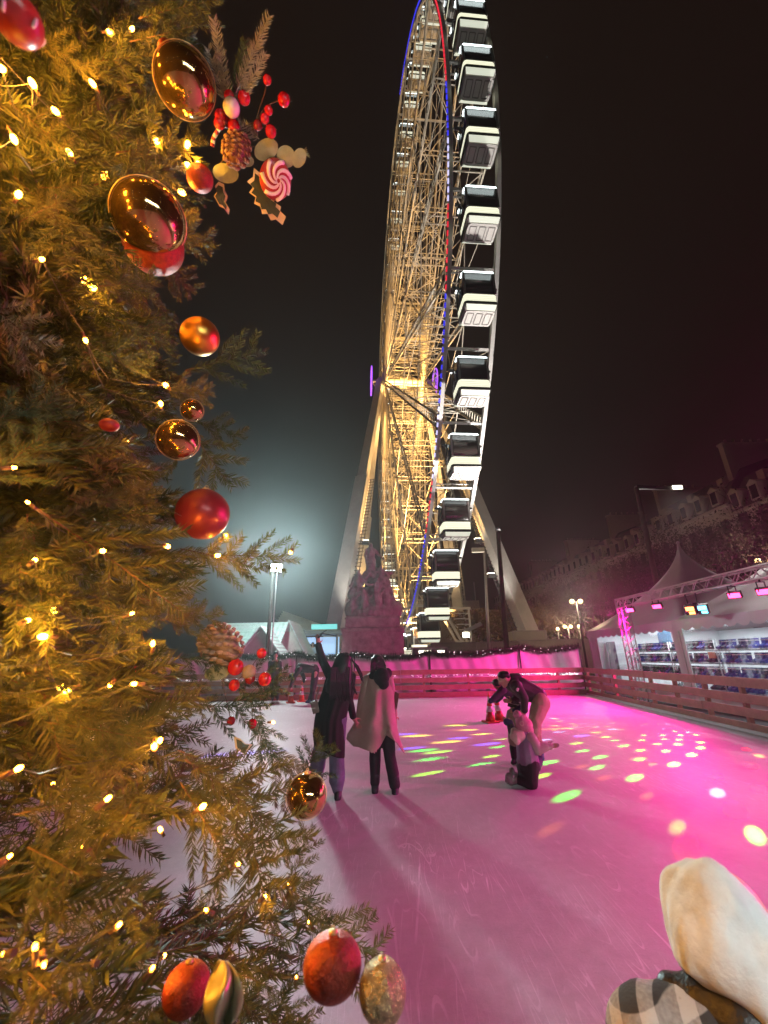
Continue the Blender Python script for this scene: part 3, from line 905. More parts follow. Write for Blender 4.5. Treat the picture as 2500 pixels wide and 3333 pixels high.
for x in (-HALF, HALF):
    m = MB(); ringbox(m, x, RRIM, 0.26, 0.40);
    rim = m.build('rim', MATS['steel_white'], fw)
    # led rope on the outside of the rim: stretches of blue, pale and red
    for nm in ('led_blue', 'led_pale', 'led_red'):
        m = MB()
        for k in range(NG*9):
            a = 2*math.pi*k/(NG*9)
            # boundaries found along the near side, repeated round the wheel
            if not 0.2 < a < 2.6: continue
            c = next(n_ for lim, n_ in ((.605,'led_blue'),(.737,'led_red'),(.884,'led_pale'),(1.066,'led_blue'),(1.216,'led_red'),(1.33,'led_pale'),(1.45,'led_blue'),(1.88,'led_red'),(9,'led_blue')) if a < lim)
            if c != nm: continue
            P = wp(x + (-0.17 if x < 0 else 0.17), RRIM+0.12, a)
            Q = wp(x + (-0.17 if x < 0 else 0.17), RRIM+0.12, a+2*math.pi/(NG*9)*0.55)
            m.bar(P, Q, 0.10)
        if x < 0: m.build('led_rope', MATS[nm], rim)
m = MB()
for k in range(1):
    a = 0.0
    m.bar(wp(-HALF, RRIM, a), wp(HALF, RRIM, a), 0.16)
    m.bar(wp(-HALF, RRIM-0.6, a), wp(HALF, RRIM-0.6, a), 0.08)
    for j in range(7): m.bar(wp(-HALF+.45*j+.2, RRIM, a), wp(-HALF+.45*j+.2, RRIM-.6, a), 0.05)
tie = m
tie.v = [V3(p)-V3((0, 0, ZH)) for p in tie.v]
tie = tie.mesh('cross_tie', MATS['steel_white'])
for k in range(NG):
    o = link('cross_tie', tie, fw, (0, 0, ZH)); o.rotation_euler = (-(k+0.5)*DPSI, 0, 0)

# one spoke: two ladder trusses from the hub flanges to the rims, tied across
NS = 24
XH = 2.9
def spoke_mesh():
    m = MB()
    def Q(side, t, off, tw=0.0):
        r = 1.3 + (RRIM-0.2-1.3)*t
        x = side*(XH + (HALF-XH)*t)
        return V3((x, off, -r))
    for s in (-1, 1):
        w = 0.42
        for o in (-w, w): m.bar(Q(s, 0, o*0.5), Q(s, 1, o), 0.13)
        for k in range(1, 44):
            t = k/44; ww = w*(0.5+0.5*t)
            m.bar(Q(s, t, -ww), Q(s, t, ww), 0.055)
    for k, t in enumerate((0.14, 0.27, 0.40, 0.53, 0.66, 0.79, 0.92)):
        w = 0.42*(0.5+0.5*t)
        for o in (-w, w):
            m.bar(Q(-1, t, o), Q(1, t, o), 0.075)
        t2 = t+0.13
        if t2 < 1.0:
            m.bar(Q(-1, t, 0.3), Q(1, t2, 0.3), 0.06); m.bar(Q(1, t, -0.3), Q(-1, t2, -0.3), 0.06)
    return m.mesh('spoke', MATS['steel_cream'])
sm_ = spoke_mesh()
for k in range(NS):
    o = link('spoke', sm_, fw, (0, 0, ZH))
    o.rotation_euler = (-(k+0.25)*2*math.pi/NS, 0, 0)
# tension cables crossing between neighbouring spokes
m = MB()
for k in range(NS):
    a = (k+0.25)*2*math.pi/NS; da = 2*math.pi/NS
    for s in (-1, 1):
        m.bar(wp(s*XH, 1.2, a), wp(s*HALF, RRIM-0.2, a+da*0.5), 0.05)
        for r in (12.0, 20.0, 28.0):
            x = s*(XH+(HALF-XH)*(r-1.3)/(RRIM-1.5))
            m.bar(wp(x, r, a), wp(x, r, a+da), 0.09)
        m.bar(wp(s*(XH+(HALF-XH)*.53), 20.0, a), wp(s*(XH+(HALF-XH)*.76), 28.0, a+da), 0.055)
        m.bar(wp(s*(XH+(HALF-XH)*.76), 28.0, a), wp(s*(XH+(HALF-XH)*.53), 20.0, a+da), 0.055)
m.build('bracing', MATS['steel_cream'], fw)
m = MB()
ry = Matrix.Rotation(math.pi/2, 3, 'Y')
for x0, x1, r in ((-3.9, 3.9, 0.62), (-3.15, -2.65, 1.45), (2.65, 3.15, 1.45), (-0.5, 0.5, 0.9)):
    m.lathe([(r, x0), (r, x1)], (0, 0, ZH), 24, ry)
m.build('hub', MATS['steel_cream'], fw)
for s in (-1, 1):
    m = MB()
    for k in range(96):
        a = 2*math.pi*k/96
        P = V3((s*4.9, 2.15*math.cos(a), ZH+2.15*math.sin(a))); a2 = a+2*math.pi/96*0.6
        m.bar(P, V3((s*4.9, 2.15*math.cos(a2), ZH+2.15*math.sin(a2))), 0.13)
    for rr in (0.8, 1.5):
        for k in range(40):
            a = 2*math.pi*k/40; a2 = a+2*math.pi/40*.5
            m.bar((s*4.9, rr*math.cos(a), ZH+rr*math.sin(a)), (s*4.9, rr*math.cos(a2), ZH+rr*math.sin(a2)), 0.09)
    d = m.build('hub_light', MATS['led_purple'], fw)
    m = MB()
    for k in range(8):
        a = math.pi*k/4
        m.bar((s*4.82, 0, ZH), (s*4.82, 2.1*math.cos(a), ZH+2.1*math.sin(a)), 0.06)
    m.bar((s*3.8, 0, ZH), (s*4.85, 0, ZH), 0.3); m.bar((s*3.9, 0.3, ZH-1.5), (s*4.85, 0, ZH), 0.08)
    m.build('bracket', MATS['steel_grey'], d)

# A-frame legs
LEGB = {}
inv = Matrix.Rotation(-WA, 3, 'Z')
def to_local(p): return inv @ (V3(p) - V3((WX, WY, 0)))
for s, by, bx in ((-1, 38.0, -5.0), (1, 38.0, 13.3), (-1, 67.0, -5.5), (1, 67.0, 12.2)):
    base = to_local((bx, by, 1.2)); top = V3((s*3.55, -0.6 if by < 50 else 0.6, ZH-0.3))
    d, x, y, L = frame(base, top)
    m = MB()
    # tapered box girder with recessed side panels
    ring = []
    for t, w, h in ((0, 1.5, 1.1), (0.52, 1.5, 1.1), (0.525, 1.15, 0.9), (1, 0.95, 0.8)):
        P = base + d*L*t
        ring.append([P+x*-w/2+y*-h/2, P+x*w/2+y*-h/2, P+x*w/2+y*h/2, P+x*-w/2+y*h/2])
    m.loft(ring, smooth=False)
    for k in range(12):
        P = base+d*L*(0.03+0.04*k)
        m.bar(P+x*-0.76+y*-0.57, P+x*0.76+y*-0.57, 0.05)
    leg = m.build('leg', MATS['steel_white'], fw)
    # ladder up the leg
    m = MB()
    sx = -s if by < 50 else s
    xs = 1 if (x.x*sx) > 0 else -1
    for o in (0.92, 1.3):
        m.bar(base+x*xs*o+y*-0.35, base+d*L*0.52+x*xs*o+y*-0.35, 0.07)
    k = 0
    while k*0.45 < L*0.52:
        P = base+d*(k*0.45)
        m.bar(P+x*xs*0.75+y*-0.35, P+x*xs*1.42+y*-0.35, 0.07); k += 1
    m.build('ladder', MATS['steel_dark' if by < 50 else 'steel_grey'], leg)
    if by < 50 and s < 0:
        for nm, a0, a1 in (('led_blue', 0.0, 0.16), ('led_red', 0.16, 0.24), ('led_pale', 0.24, 0.40), ('led_blue', 0.40, 0.53)):
            m = MB(); q = a0*L
            while q < a1*L:
                P = base+d*q-x*xs*0.8+y*-0.5
                m.bar(P, P+d*0.22, 0.11); q += 0.42
            m.build('led_rope', MATS[nm], leg)
    # two flood lamps clamped on the inner edge of the leg
    if by < 50:
        for t in (0.20, 0.30):
            P = base+d*L*t+x*xs*1.5+y*-0.3
            m = MB(); m.box(P, (0.7, 0.5, 0.4)); m.bar(P, P-x*xs*0.8, 0.1)
            fl = m.build('flood_housing', MATS['steel_dark'], leg)
            MB().box(P+V3((-s*0.05, 0.0, 0.23)), (0.6, 0.4, 0.06)).build('lens', MATS['warm_face'], fl)
# unseen floods without fixtures: golden ones inside the wheel, white ones added in front
WARM = (1.0, 0.55, 0.17)
def wl(p, tgt, e, ang=70, colr=WARM, nm='wheel_flood', soft=0.4):
    rz = Matrix.Rotation(WA, 3, 'Z')
    P = rz @ V3(p) + V3((WX, WY, 0)); T = rz @ V3(tgt) + V3((WX, WY, 0))
    o = lamp('SPOT', nm, P, colr, e, None, target=T, spot_size=math.radians(ang), spot_blend=0.6, shadow_soft_size=soft)
    return o
WE = 70000
wl((0.5, -8, 2.2), (0, -4, 40), WE*2.2, 80)
wl((5.5, -29, 3.0), (1.5, -33, 34), 30000, 85, (1, 0.93, 0.88), 'front_fill', .5)  # added fill, no fixture: brightens the right rim
wl((1.5, -19, 3.2), (0, -30, 24), 3500, 75, (1, 0.95, 0.86), 'front_fill', .5)  # added fill for the near gondolas and their undersides
wl((-0.6, 9, 2.2), (0, 10, 40), WE*2.2, 80)
wl((0.0, 22, 4.5), (0, 16, 44), WE*2.0, 80)
wl((0.3, -20, 8.0), (0, -10, 50), WE*1.0, 90)
wl((2.2, -1, ZH-4), (-0.5, 10, ZH+30), WE*.12, 120)
wl((-2.2, -1, ZH-4), (0.5, -10, ZH+30), WE*.12, 120)
wl((0.0, 0, ZH-3), (0, 12, 8), WE*0.3, 120)
wl((6.0, -19.0, 3.0), (4.8, -8, 22), 6000, 60, (1, 0.93, 0.82), 'leg_flood')
wl((-9.0, -17.0, 3.0), (-5.6, -8, 20), 5000, 45, (1, 0.93, 0.82), 'leg_flood')
wl((4.2, 6, 3.0), (6.0, 8, 25), 9000, 60, (1, 0.62, 0.27), 'leg_flood')

# ------------------------------------------------------------------ gondolas
def gondola():
    r = bpy.data.objects.new('gondola', None); COL.objects.link(r)
    hx, hy = 1.0, 0.86
    def rr(hx, hy, z, rad=0.22, n=4):
        out = []
        for cx, cy, a0 in ((1,1,0),(-1,1,90),(-1,-1,180),(1,-1,270)):
            for k in range(n+1):
                a = math.radians(a0+90*k/n)
                out.append((cx*(hx-rad)+rad*math.cos(a), cy*(hy-rad)+rad*math.sin(a), z))
        return out
    MB().loft([rr(hx*0.80, hy*0.80, 1.62), rr(hx*0.97, hy*0.97, 1.50), rr(hx*0.99, hy*0.99, 1.36)], smooth=False).build('roof', MATS['gond_dark'], r)
    # lit edge along the roof: front, back and one side
    m = MB()
    for sy in (-1, 1):
        m.tube([(-hx*1.0, sy*hy*0.55, 1.34), (-hx*1.0, sy*hy*0.84, 1.40), (-hx*0.86, sy*hy*1.0, 1.44), (hx*0.9, sy*hy*1.0, 1.44), (hx*0.98, sy*hy*0.9, 1.42)], 0.055, 6)
    m.build('roof_light', MATS['led_white'], r)
    MB().loft([rr(hx*0.985, hy*0.985, 1.36), rr(hx, hy, 0.5), rr(hx*0.985, hy*0.985, -0.22)]).build('window', MATS['gond_glass'], r)
    m = MB()
    for sx in (-1, 1):
        for sy in (-1, 1):
            m.bar((sx*hx*0.93, sy*hy*0.93, 1.38), (sx*hx*0.93, sy*hy*0.93, -0.24), 0.13)
    m.loft([rr(hx*1.02, hy*1.02, -0.30), rr(hx*1.02, hy*1.02, -0.22)], smooth=False)
    m.build('frame', MATS['gond_rim'], r)
    MB().loft([rr(hx*1.0, hy*0.99, -1.06), rr(hx*1.04, hy*1.05, -1.02), rr(hx*1.04, hy*1.05, -0.86)], smooth=False).build('sill', MATS['gond_dark'], r)
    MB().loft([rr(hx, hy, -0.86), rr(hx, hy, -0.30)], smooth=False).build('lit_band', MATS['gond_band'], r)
    m = MB()
    for z in (-0.46, -0.60, -0.74):
        m.loft([rr(hx*1.004, hy*1.004, z-0.012), rr(hx*1.004, hy*1.004, z+0.012)], smooth=False)
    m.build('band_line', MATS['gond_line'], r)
    # chamfer: lit at front and back
    m = MB()
    m.loft([rr(hx*0.97, hy*0.97, -1.05), rr(hx*0.90, hy*0.70, -1.30)], smooth=False); m.build('hull', MATS['gond_pan'], r)
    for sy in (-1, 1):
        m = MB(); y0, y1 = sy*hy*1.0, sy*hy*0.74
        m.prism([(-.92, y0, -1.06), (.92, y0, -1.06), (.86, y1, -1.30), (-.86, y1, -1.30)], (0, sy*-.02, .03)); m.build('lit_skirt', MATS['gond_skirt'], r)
    m = MB()
    for x in (-0.56, 0, 0.56):
        for p0, p1 in (((x-.19,-.42),(x+.19,-.42)), ((x-.19,.42),(x+.19,.42)), ((x-.19,-.42),(x-.19,.42)), ((x+.19,-.42),(x+.19,.42))):
            m.bar((p0[0], p0[1], -1.345), (p1[0], p1[1], -1.345), 0.05)
    f_ = MB(); f_.loft([rr(hx*0.90, hy*0.70, -1.335), rr(hx*0.905, hy*0.705, -1.297)], smooth=False); f_ = f_.build('floor_pan', MATS['gond_pan'], r)
    m.build('floor_recess', MATS['gond_rim'], f_)
    for sx in (-1, 1):
        m = MB()
        m.bar((sx*1.08, -0.5, -0.2), (sx*1.08, 0, 1.0), 0.07); m.bar((sx*1.08, 0.5, -0.2), (sx*1.08, 0, 1.0), 0.07)
        m.bar((sx*1.0, 0, 1.0), (sx*1.42, 0, 1.0), 0.14)
        m.build('hanger', MATS['steel_dark'], r)
    return r
ORD = ['lowest', 'second lowest', 'third lowest', 'fourth lowest', 'fifth lowest', 'sixth lowest', 'seventh lowest', 'eighth lowest', 'ninth lowest', 'tenth lowest', 'eleventh lowest', 'twelfth lowest', 'thirteenth lowest', 'fourteenth lowest', 'fifteenth lowest', 'sixteenth lowest', 'seventeenth lowest', 'eighteenth lowest', 'nineteenth lowest', 'twentieth lowest', 'twenty-first lowest', 'twenty-second lowest', 'twenty-third lowest', 'twenty-fourth lowest', 'twenty-fifth lowest', 'twenty-sixth lowest', 'twenty-seventh lowest', 'twenty-eighth lowest', 'twenty-ninth lowest']
first = gondola(); used = False
rzm = Matrix.Rotation(WA, 3, 'Z')
nn = nf = 0
order = list(range(0, 14)) + list(range(47, 13, -1))
grng = random.Random(5)
for k in order:
    psi = PH + k*DPSI
    P = rzm @ V3((0, -RG*math.sin(psi), ZG - RG*math.cos(psi))) + V3((WX, WY, 0))
    q = project(P)
    if q is None or q[1] < -150: continue
    g_ = first if not used else copy_tree(first)
    used = True
    g_.location = P; g_.rotation_euler = (grng.uniform(-.02, .02), 0, WA)
    if k < 14:
        lab = 'large lit gondola on the near rim of the wheel, %s of that side' % ORD[nn]; nn += 1
    else:
        lab = 'small lit gondola on the far rim of the wheel, %s of that side' % ORD[min(nf, 28)]; nf += 1
    tag(g_, lab, 'gondola', 'gondolas hanging on the big wheel')

# ------------------------------------------------------------------ base of the wheel: containers, platform, cabin
def container(name, lab, cat, c, size, rz=0.0, mt='container'):
    t = thing(name, lab, cat, c, rz)
    m = MB(); m.box((0, 0, size[2]/2), size)
    m.build('body', MATS[mt], t)
    m = MB()
    for sx in (-1, 1):
        for sy in (-1, 1): m.bar((sx*(size[0]/2-0.03), sy*(size[1]/2-0.03), 0), (sx*(size[0]/2-0.03), sy*(size[1]/2-0.03), size[2]+0.03), 0.16)
    m.bar((-size[0]/2, -size[1]/2-0.01, size[2]+0.02), (size[0]/2, -size[1]/2-0.01, size[2]+0.02), 0.10)
    n = int(size[0]/1.2)
    m.build('frame', MATS['steel_grey'], t)
    m = MB()
    for k in range(1, n): m.bar((-size[0]/2+size[0]*k/n, -size[1]/2-0.015, 0.1), (-size[0]/2+size[0]*k/n, -size[1]/2-0.015, size[2]-0.1), 0.03)
    m.build('panel_joint', MATS['steel_grey'], t)
    return t
container('ballast_container', 'long grey ballast container under the wheel behind the wooden mast', 'container', (7.2, 36.0, 0), (7.2, 2.4, 2.6), 0.03)
container('ballast_container', 'grey ballast container stretching right beneath the foot of the right leg', 'container', (14.2, 37.4, 0), (6.6, 2.6, 2.75), 0.05)
container('ballast_container', 'grey ballast block under the left leg beside the monument', 'container', (-4.6, 37.6, 0), (3.2, 2.4, 2.3), 0.0)
container('generator_box', 'small grey box on top of the ballast at the foot of the right leg', 'box', (12.0, 36.6, 2.78), (2.8, 1.4, 0.7), 0.0)
pl = thing('boarding_platform', 'metal boarding platform with railings and stairs under the lowest gondolas', 'platform', (WX+0.6, 44.5, 0), WA)
m = MB(); m.box((0, 0, 1.0), (9.5, 6, 0.15)); m.build('deck', MATS['steel_grey'], pl)
m = MB()
for k in range(10):
    for y in (-3, 3):
        m.bar((-4.7+k*1.04, y, 1.0), (-4.7+k*1.04, y, 2.1), 0.05)
for z in (1.4, 1.75, 2.1):
    for y in (-3, 3): m.bar((-4.7, y, z), (4.7, y, z), 0.05)
m.build('railing', MATS['steel_white'], pl)
for x0, x1 in ((-3.6, -1.9), (3.6, 2.0)):
    m = MB()
    for y in (-1, 1):
        m.bar((x0*1.3, y, 1.0), (x1, y, 6.3), 0.22); m.bar((x0*1.35, y, 6.3), (x1*0.8, y, 6.3), 0.24); m.bar((x0*1.3, y, 1.0), (x0*1.3, y, 6.3), 0.18)
    for k in range(9): m.bar((x0*1.3, -1, 1.4+0.55*k), (x0*1.3, 1, 1.4+.55*k), 0.08); 
    for k in range(9): m.bar((x0*1.3, -1, 1.4+0.55*k), (x0*(1.3-.08*k*.8), -1, 1.4+.55*k), 0.07)
    m.build('drive_tower', MATS['steel_white'], pl)
m = MB()
for k in range(14): m.box((1.9+0.0*k, -5.2+0.25*k, 0.15+0.17*k*.45), (1.4, 0.25, 0.06))
m.build('stair', MATS['steel_grey'], pl)
m = MB(); rg = random.Random(9)
for k in range(26):
    m.box((rg.uniform(-4.6, -1.5), -3.1, rg.uniform(1.2, 3.8)), (rg.uniform(.1,.4), 0.05, rg.uniform(.06,.2)))
m.build('panel_light', MATS['warm_face'], pl)['kind'] = 'stuff'
wl((-1.5, -9.5, 3.4), (-1.0, -4, 3), 400, 120, (1, .95, .8), 'platform_light')
tk = thing('ticket_cabin', 'small dark ticket cabin with bright counter lights under the wheel', 'cabin', (3.3, 33.6, 0))
MB().box((0, 0, 1.1), (2.6, 1.6, 2.2)).build('body', MATS['steel_dark'], tk)
MB().box((0, 0, 2.26), (3.0, 2.0, 0.12)).build('roof', MATS['steel_grey'], tk)
MB().box((-0.4, -0.85, 1.95), (0.9, 0.06, 0.22)).build('counter_light', MATS['warm_face'], tk); MB().box((0.8, -0.85, 1.95), (0.5, 0.06, 0.18)).build('counter_light', MATS['warm_face'], tk)
fx = onY(1532, 2032, 35)
ft = thing('flood_lamp', 'bright work lamp tilted up on the wheel base beside the white mast', 'flood lamp', (fx.x, 35.2, 2.62), group='')
m = MB(); m.bar((0, 0, 0), (0, 0, 0.9), 0.08); m.bar((-0.5, 0, 0.9), (0.9, 0, 1.5), 0.4, 0.3); m.build('housing', MATS['steel_grey'], ft)
MB().box((-0.45, -0.2, 0.62), (0.5, 0.1, 0.4)).build('lens', MATS['warm_face'], ft)
# ------------------------------------------------------------------ monument
SY = 26.0
a = onY(1108, 2118, SY); b = onY(1319, 2118, SY)
mx, mw = (a.x+b.x)/2, (b.x-a.x)
mo = thing('monument', 'grey stone monument with a crowd of carved figures on a broad pedestal', 'monument', (mx, SY+mw/2, 0))
m = MB()
def sq(m, z0, z1, w0, w1=None, d=0.0):
    w1 = w1 or w0
    m.loft([[(-w0/2,-w0/2,z0),(w0/2,-w0/2,z0),(w0/2,w0/2,z0),(-w0/2,w0/2,z0)], [(-w1/2,-w1/2,z1),(w1/2,-w1/2,z1),(w1/2,w1/2,z1),(-w1/2,w1/2,z1)]], smooth=False)
sq(m, 0, 0.5, mw*1.16); sq(m, 0.5, 0.62, mw*1.10, mw*1.02); sq(m, 0.62, 3.05, mw*0.97, mw*0.95)
sq(m, 3.05, 3.16, mw*1.0); sq(m, 3.16, 3.34, mw*0.97, mw*1.02); sq(m, 3.34, 3.42, mw*1.02, mw*0.92); sq(m, 3.42, 3.95, mw*0.88, mw*0.86); sq(m, 3.95, 4.1, mw*0.9, mw*0.84)
for sx in (-1, 1):
    m.box((sx*mw*0.40, -mw*0.485, 1.85), (mw*0.17, 0.10, 2.3))
    m.box((sx*mw*0.40, -mw*0.50, 2.75), (mw*0.12, 0.06, 0.35))
m.box((0, -mw*0.485, 2.72), (mw*0.46, 0.06, 0.22))
m.box((0, -mw*0.483, 1.55), (mw*0.5, 0.05, 1.5))
m.build('pedestal', MATS['stone'], mo)
def figure(c, h, lean, arm1, arm2, face=0.0, sit=False):
    """limb list of one draped stone figure standing at c"""
    c = V3(c); s = h/1.75; L = V3(lean)
    def p(x, y, z): 
        q = Matrix.Rotation(face, 3, 'Z') @ V3((x, y, z))
        return c + q*s + L*(z/1.75)*s
    out = [('c', p(-.10,0,.05), .12*s, p(-.10,0,.85), .16*s), ('c', p(.12,-.08,.05), .12*s, p(.10,0,.85), .16*s),
           ('c', p(0,0,.85), .20*s, p(0,0,1.2), .19*s), ('c', p(0,0,1.2), .2*s, p(0,0,1.38), .2*s), ('c', p(0,0,1.4), .07*s, p(0,0,1.52), .07*s),
           ('e', p(0,-.02,1.62), (.105*s,.125*s,.14*s))]
    for sx, ar in ((-1, arm1), (1, arm2)):
        sh = p(sx*.21, 0, 1.40); el = p(*(V3((sx*.21,0,1.40))+V3(ar[0]))); ha = p(*(V3((sx*.21,0,1.40))+V3(ar[1])))
        out += [('c', sh, .085*s, el, .065*s), ('c', el, .065*s, ha, .05*s), ('e', ha, (.06*s,.06*s,.07*s))]
    # skirt of drapery
    out += [('c', p(0.0,-.03,.75), .24*s, p(.05,.02,.1), .30*s)]
    return out
parts = []
def X(u): return onY(u*1.507, 1300*1.507, SY+1).x - mx
def zD(v): return onY(800*1.507, v*1.507, SY+1).z
# rocky mound that carries the figures
parts += [('e', (0, 0, 4.3), (1.75, 1.5, 0.75)), ('e', (0.1, 0.2, 5.2), (1.25, 1.1, 1.1)), ('e', (0.45, 0.1, 6.2), (0.75, 0.7, 0.9)), ('c', (0.35, 0.1, 5), .7, (0.35, 0.1, 7.0), .5),
          ('e', (1.35, -.3, 4.6), (0.6, 0.7, 0.6)), ('e', (-1.3, -.3, 4.6), (0.6, 0.7, 0.7))]
parts += figure((-0.15, -0.05, 6.75), 2.45, (0.0, -0.05, 0), ((-.10,-.05,-.30), (-.03,-.18,-.55)), ((.20,-.05,-.26), (.42,-.10,-.50)), 0.2)
parts += figure((-0.95, -0.55, 5.0), 2.2, (-0.02, -0.05, 0), ((-.12,-.05,-.30), (-.2,-.2,-.5)), ((.22,-.1,-.10), (.42,-.2,.1)), -0.3)
parts += figure((0.25, -0.95, 4.45), 2.15, (0.05, 0.05, 0), ((-.26,-.05,-.05), (-.5,-.05,.08)), ((.15,-.05,-.28), (.05,-.25,-.4)), 0.2)
parts += figure((-0.5, -1.05, 4.1), 1.85, (-0.12, 0.05, 0), ((-.2,-.1,-.2), (-.35,-.2,-.35)), ((.15,-.15,-.25), (.3,-.25,-.1)), 0.1)
parts += figure((0.95, -0.75, 4.5), 1.75, (-0.15, 0.05, 0), ((-.1,-.1,-.3), (-.25,-.25,-.4)), ((.2,-.05,-.25), (.2,-.2,-.45)), 0.3)
parts += figure((-1.45, -0.7, 4.3), 1.6, (0.22, 0, 0), ((-.1,-.1,-.3), (-.1,-.25,-.4)), ((.22,-.05,-.15), (.4,-.1,0)), -0.4)
parts += figure((1.35, -0.6, 4.2), 1.35, (-0.3, 0.0, 0), ((-.2,-.1,-.15), (-.35,-.15,-.2)), ((.15,-.05,-.25), (.2,-.2,-.45)), 0.5)
parts += figure((0.55, -0.5, 5.6), 1.9, (0.0, 0.0, 0), ((-.2,-.1,-.15), (-.35,-.15,.0)), ((.2,-.05,-.25), (.3,-.2,-.45)), 0.1)
parts += [('c', (-0.95,-.4,6.4), .30, (-0.3,-.2,7.0), .32), ('c', (-1.35,-.5,5.6), .35, (-0.9,-.4,6.5), .3), ('c', (0.8,-.3,7.0), .16, (1.25,-.3,7.0), .13), ('c', (0.55,0,6.2), .45, (0.5,0,7.0), .42),
          ('c', (1.2,-.4,5.0), .35, (0.9,-.3,6.3), .25)]
sc = blob('sculpture', parts, 0.038, MATS['stone'], mo, 1, wrinkle=0.05, wscale=5.5)

# ------------------------------------------------------------------ chalets, booth and stage roof at the left
def chalet(name, lab, x0, x1, y, eave, ridge, depth, front_gable, wallm, u):
    w = x1-x0
    t = thing(name, lab, 'chalet', ((x0+x1)/2, y, 0), group='wooden chalets beyond the rink')
    m = MB(); m.box((0, depth/2, eave/2), (w, depth, eave))
    for k in range(int(w/0.16)):
        m.box((-w/2+0.08+k*0.16, -0.008, eave/2), (0.13, 0.02, eave-0.05))
    if front_gable:
        m.prism([(-w/2, 0.0, eave), (w/2, 0.0, eave), (0, 0.0, ridge)], (0, depth, 0))
    else:
        m.prism([(-w/2, 0, eave), (-w/2, depth, eave), (-w/2, depth/2, ridge)], (w, 0, 0))
    m.build('wall', wallm, t)
    m = MB(); ov = 0.35
    if front_gable:
        sl = [(-1, ), (1, )]
        for s in (-1, 1):
            P0 = V3((s*(w/2+ov), 0, eave-ov*(ridge-eave)/(w/2))); P1 = V3((0, 0, ridge+0.03))
            for k in range(8):
                q0 = P0.lerp(P1, k/8); q1 = P0.lerp(P1, (k+1)/8)
                m.prism([(q0.x, -ov, q0.z+0.02), (q1.x, -ov, q1.z-0.01), (q1.x, -ov, q1.z+0.06), (q0.x, -ov, q0.z+0.10)], (0, depth+2*ov, 0))
    else:
        for s in (-1, 1):
            P0 = V3((0, depth/2+s*(depth/2+ov), eave-ov*(ridge-eave)/(depth/2))); P1 = V3((0, depth/2, ridge+0.03))
            for k in range(7):
                q0 = P0.lerp(P1, k/7); q1 = P0.lerp(P1, (k+1)/7)
                n = int(w/0.22)
                for j in range(n):
                    xx = -w/2-ov+(w+2*ov)*(j+0.5)/n
                    m.prism([(xx-0.10, q0.y, q0.z+0.02), (xx-0.10, q1.y, q1.z-0.01), (xx-0.10, q1.y, q1.z+0.06), (xx-0.10, q0.y, q0.z+0.11)], ((w+2*ov)/n-0.02, 0, 0))
    m.build('roof', MATS['chalet_roof'], t)
    m = MB(); m.box((0.12*w, -0.03, 1.1), (0.8, 0.04, 1.9)); m.build('door', MATS['facade'], t)
    return t
a = onY(690, 2020, 25); b = onY(905, 2020, 25)
chalet('chalet', 'wooden chalet with a pale snowy tiled roof left of the lamp post', a.x, b.x-.1, 25, 2.5, 3.75, 3.2, False, MATS['chalet_wood'], 0)
b2 = onY(912, 2050, 27.2); b3 = onY(975, 2050, 27.2)
chalet('chalet', 'small grey chalet with a pointed gable just right of the lamp post', b2.x-.3, b3.x+.2, 27.2, 2.35, 3.9, 3.0, True, MATS['chalet_wood'], 0)
a = onY(800, 2060, 23.4); b = onY(905, 2060, 23.4)
chalet('chalet', 'narrow chalet with its gable turned to the rink behind the far fence', a.x, b.x, 23.4, 2.2, 3.3, 1.5, True, MATS['chalet_wood'], 0)
bo = thing('snack_booth', 'open snack booth glowing blue white beyond the chalets', 'booth', (onY(1000, 2100, 32).x, 32, 0))
m = MB(); m.box((0, 1.6, 1.7), (4.4, 0.1, 3.0)); m.build('wall', MATS['booth_glow'], bo)
m = MB()
for x in (-0.9, 0.3): m.box((x, 1.5, 1.5), (0.75, 0.06, 2.4))
m.build('door', MATS['gond_glass'], bo)
m = MB(); m.box((0, 0.9, 3.45), (5.2, 2.6, 0.25)); m.bar((-2.2, 0, 0), (-2.2, 0, 3.4), 0.16); m.bar((2.2, 0, 0), (2.2, 0, 3.4), 0.16); m.build('frame', MATS['steel_grey'], bo)
m = MB(); m.box((1.3, -0.45, 3.85), (1.9, 0.10, 0.36)); sg = m.build('sign_board', MATS['booth_sign'], bo)
m = MB(); m.box((-1.6, 0.0, 1.0), (1.5, 0.7, 1.0)); m.build('counter', MATS['chalet_wood'], bo)
MB().box((-1.6, -0.1, 1.9), (1.5, 0.1, 0.12)).build('counter_light', MATS['warm_face'], bo)
p0, p1 = onY(905, 1990, 36), onY(1045, 2040, 36)
rf = thing('canopy_roof', 'long pale sloping canopy roof rising behind the chalets', 'canopy', (p0.x, 36, 0))
m = MB()
for k in range(5):
    z0 = 0.22*k
    m.prism([(0, 0.4*k, p0.z-0.9+z0), (p1.x-p0.x+1.5, 0.4*k, p1.z-1.2+z0*0.8), (p1.x-p0.x+1.5, 0.4*k, p1.z-0.98+z0*0.8), (0, 0.4*k, p0.z-0.66+z0)], (0, 0.35, 0))
m.build('roof', MATS['steel_cream'], rf)
m = MB(); m.prism([(-0.3, -0.5, p0.z-0.5), (3.8, -0.5, 1.6), (3.8, -0.5, 1.3), (-1.6, -0.5, p0.z-1.6)], (0, 0.3, 0)); m.build('gable', MATS['steel_dark'], rf)
m = MB(); m.bar((0,0,0), (0,0,p0.z-0.7), 0.2); m.bar((p1.x-p0.x+1.2,0.5,0), (p1.x-p0.x+1.2,0.5,p1.z-1.0), 0.2); m.build('post', MATS['steel_grey'], rf)
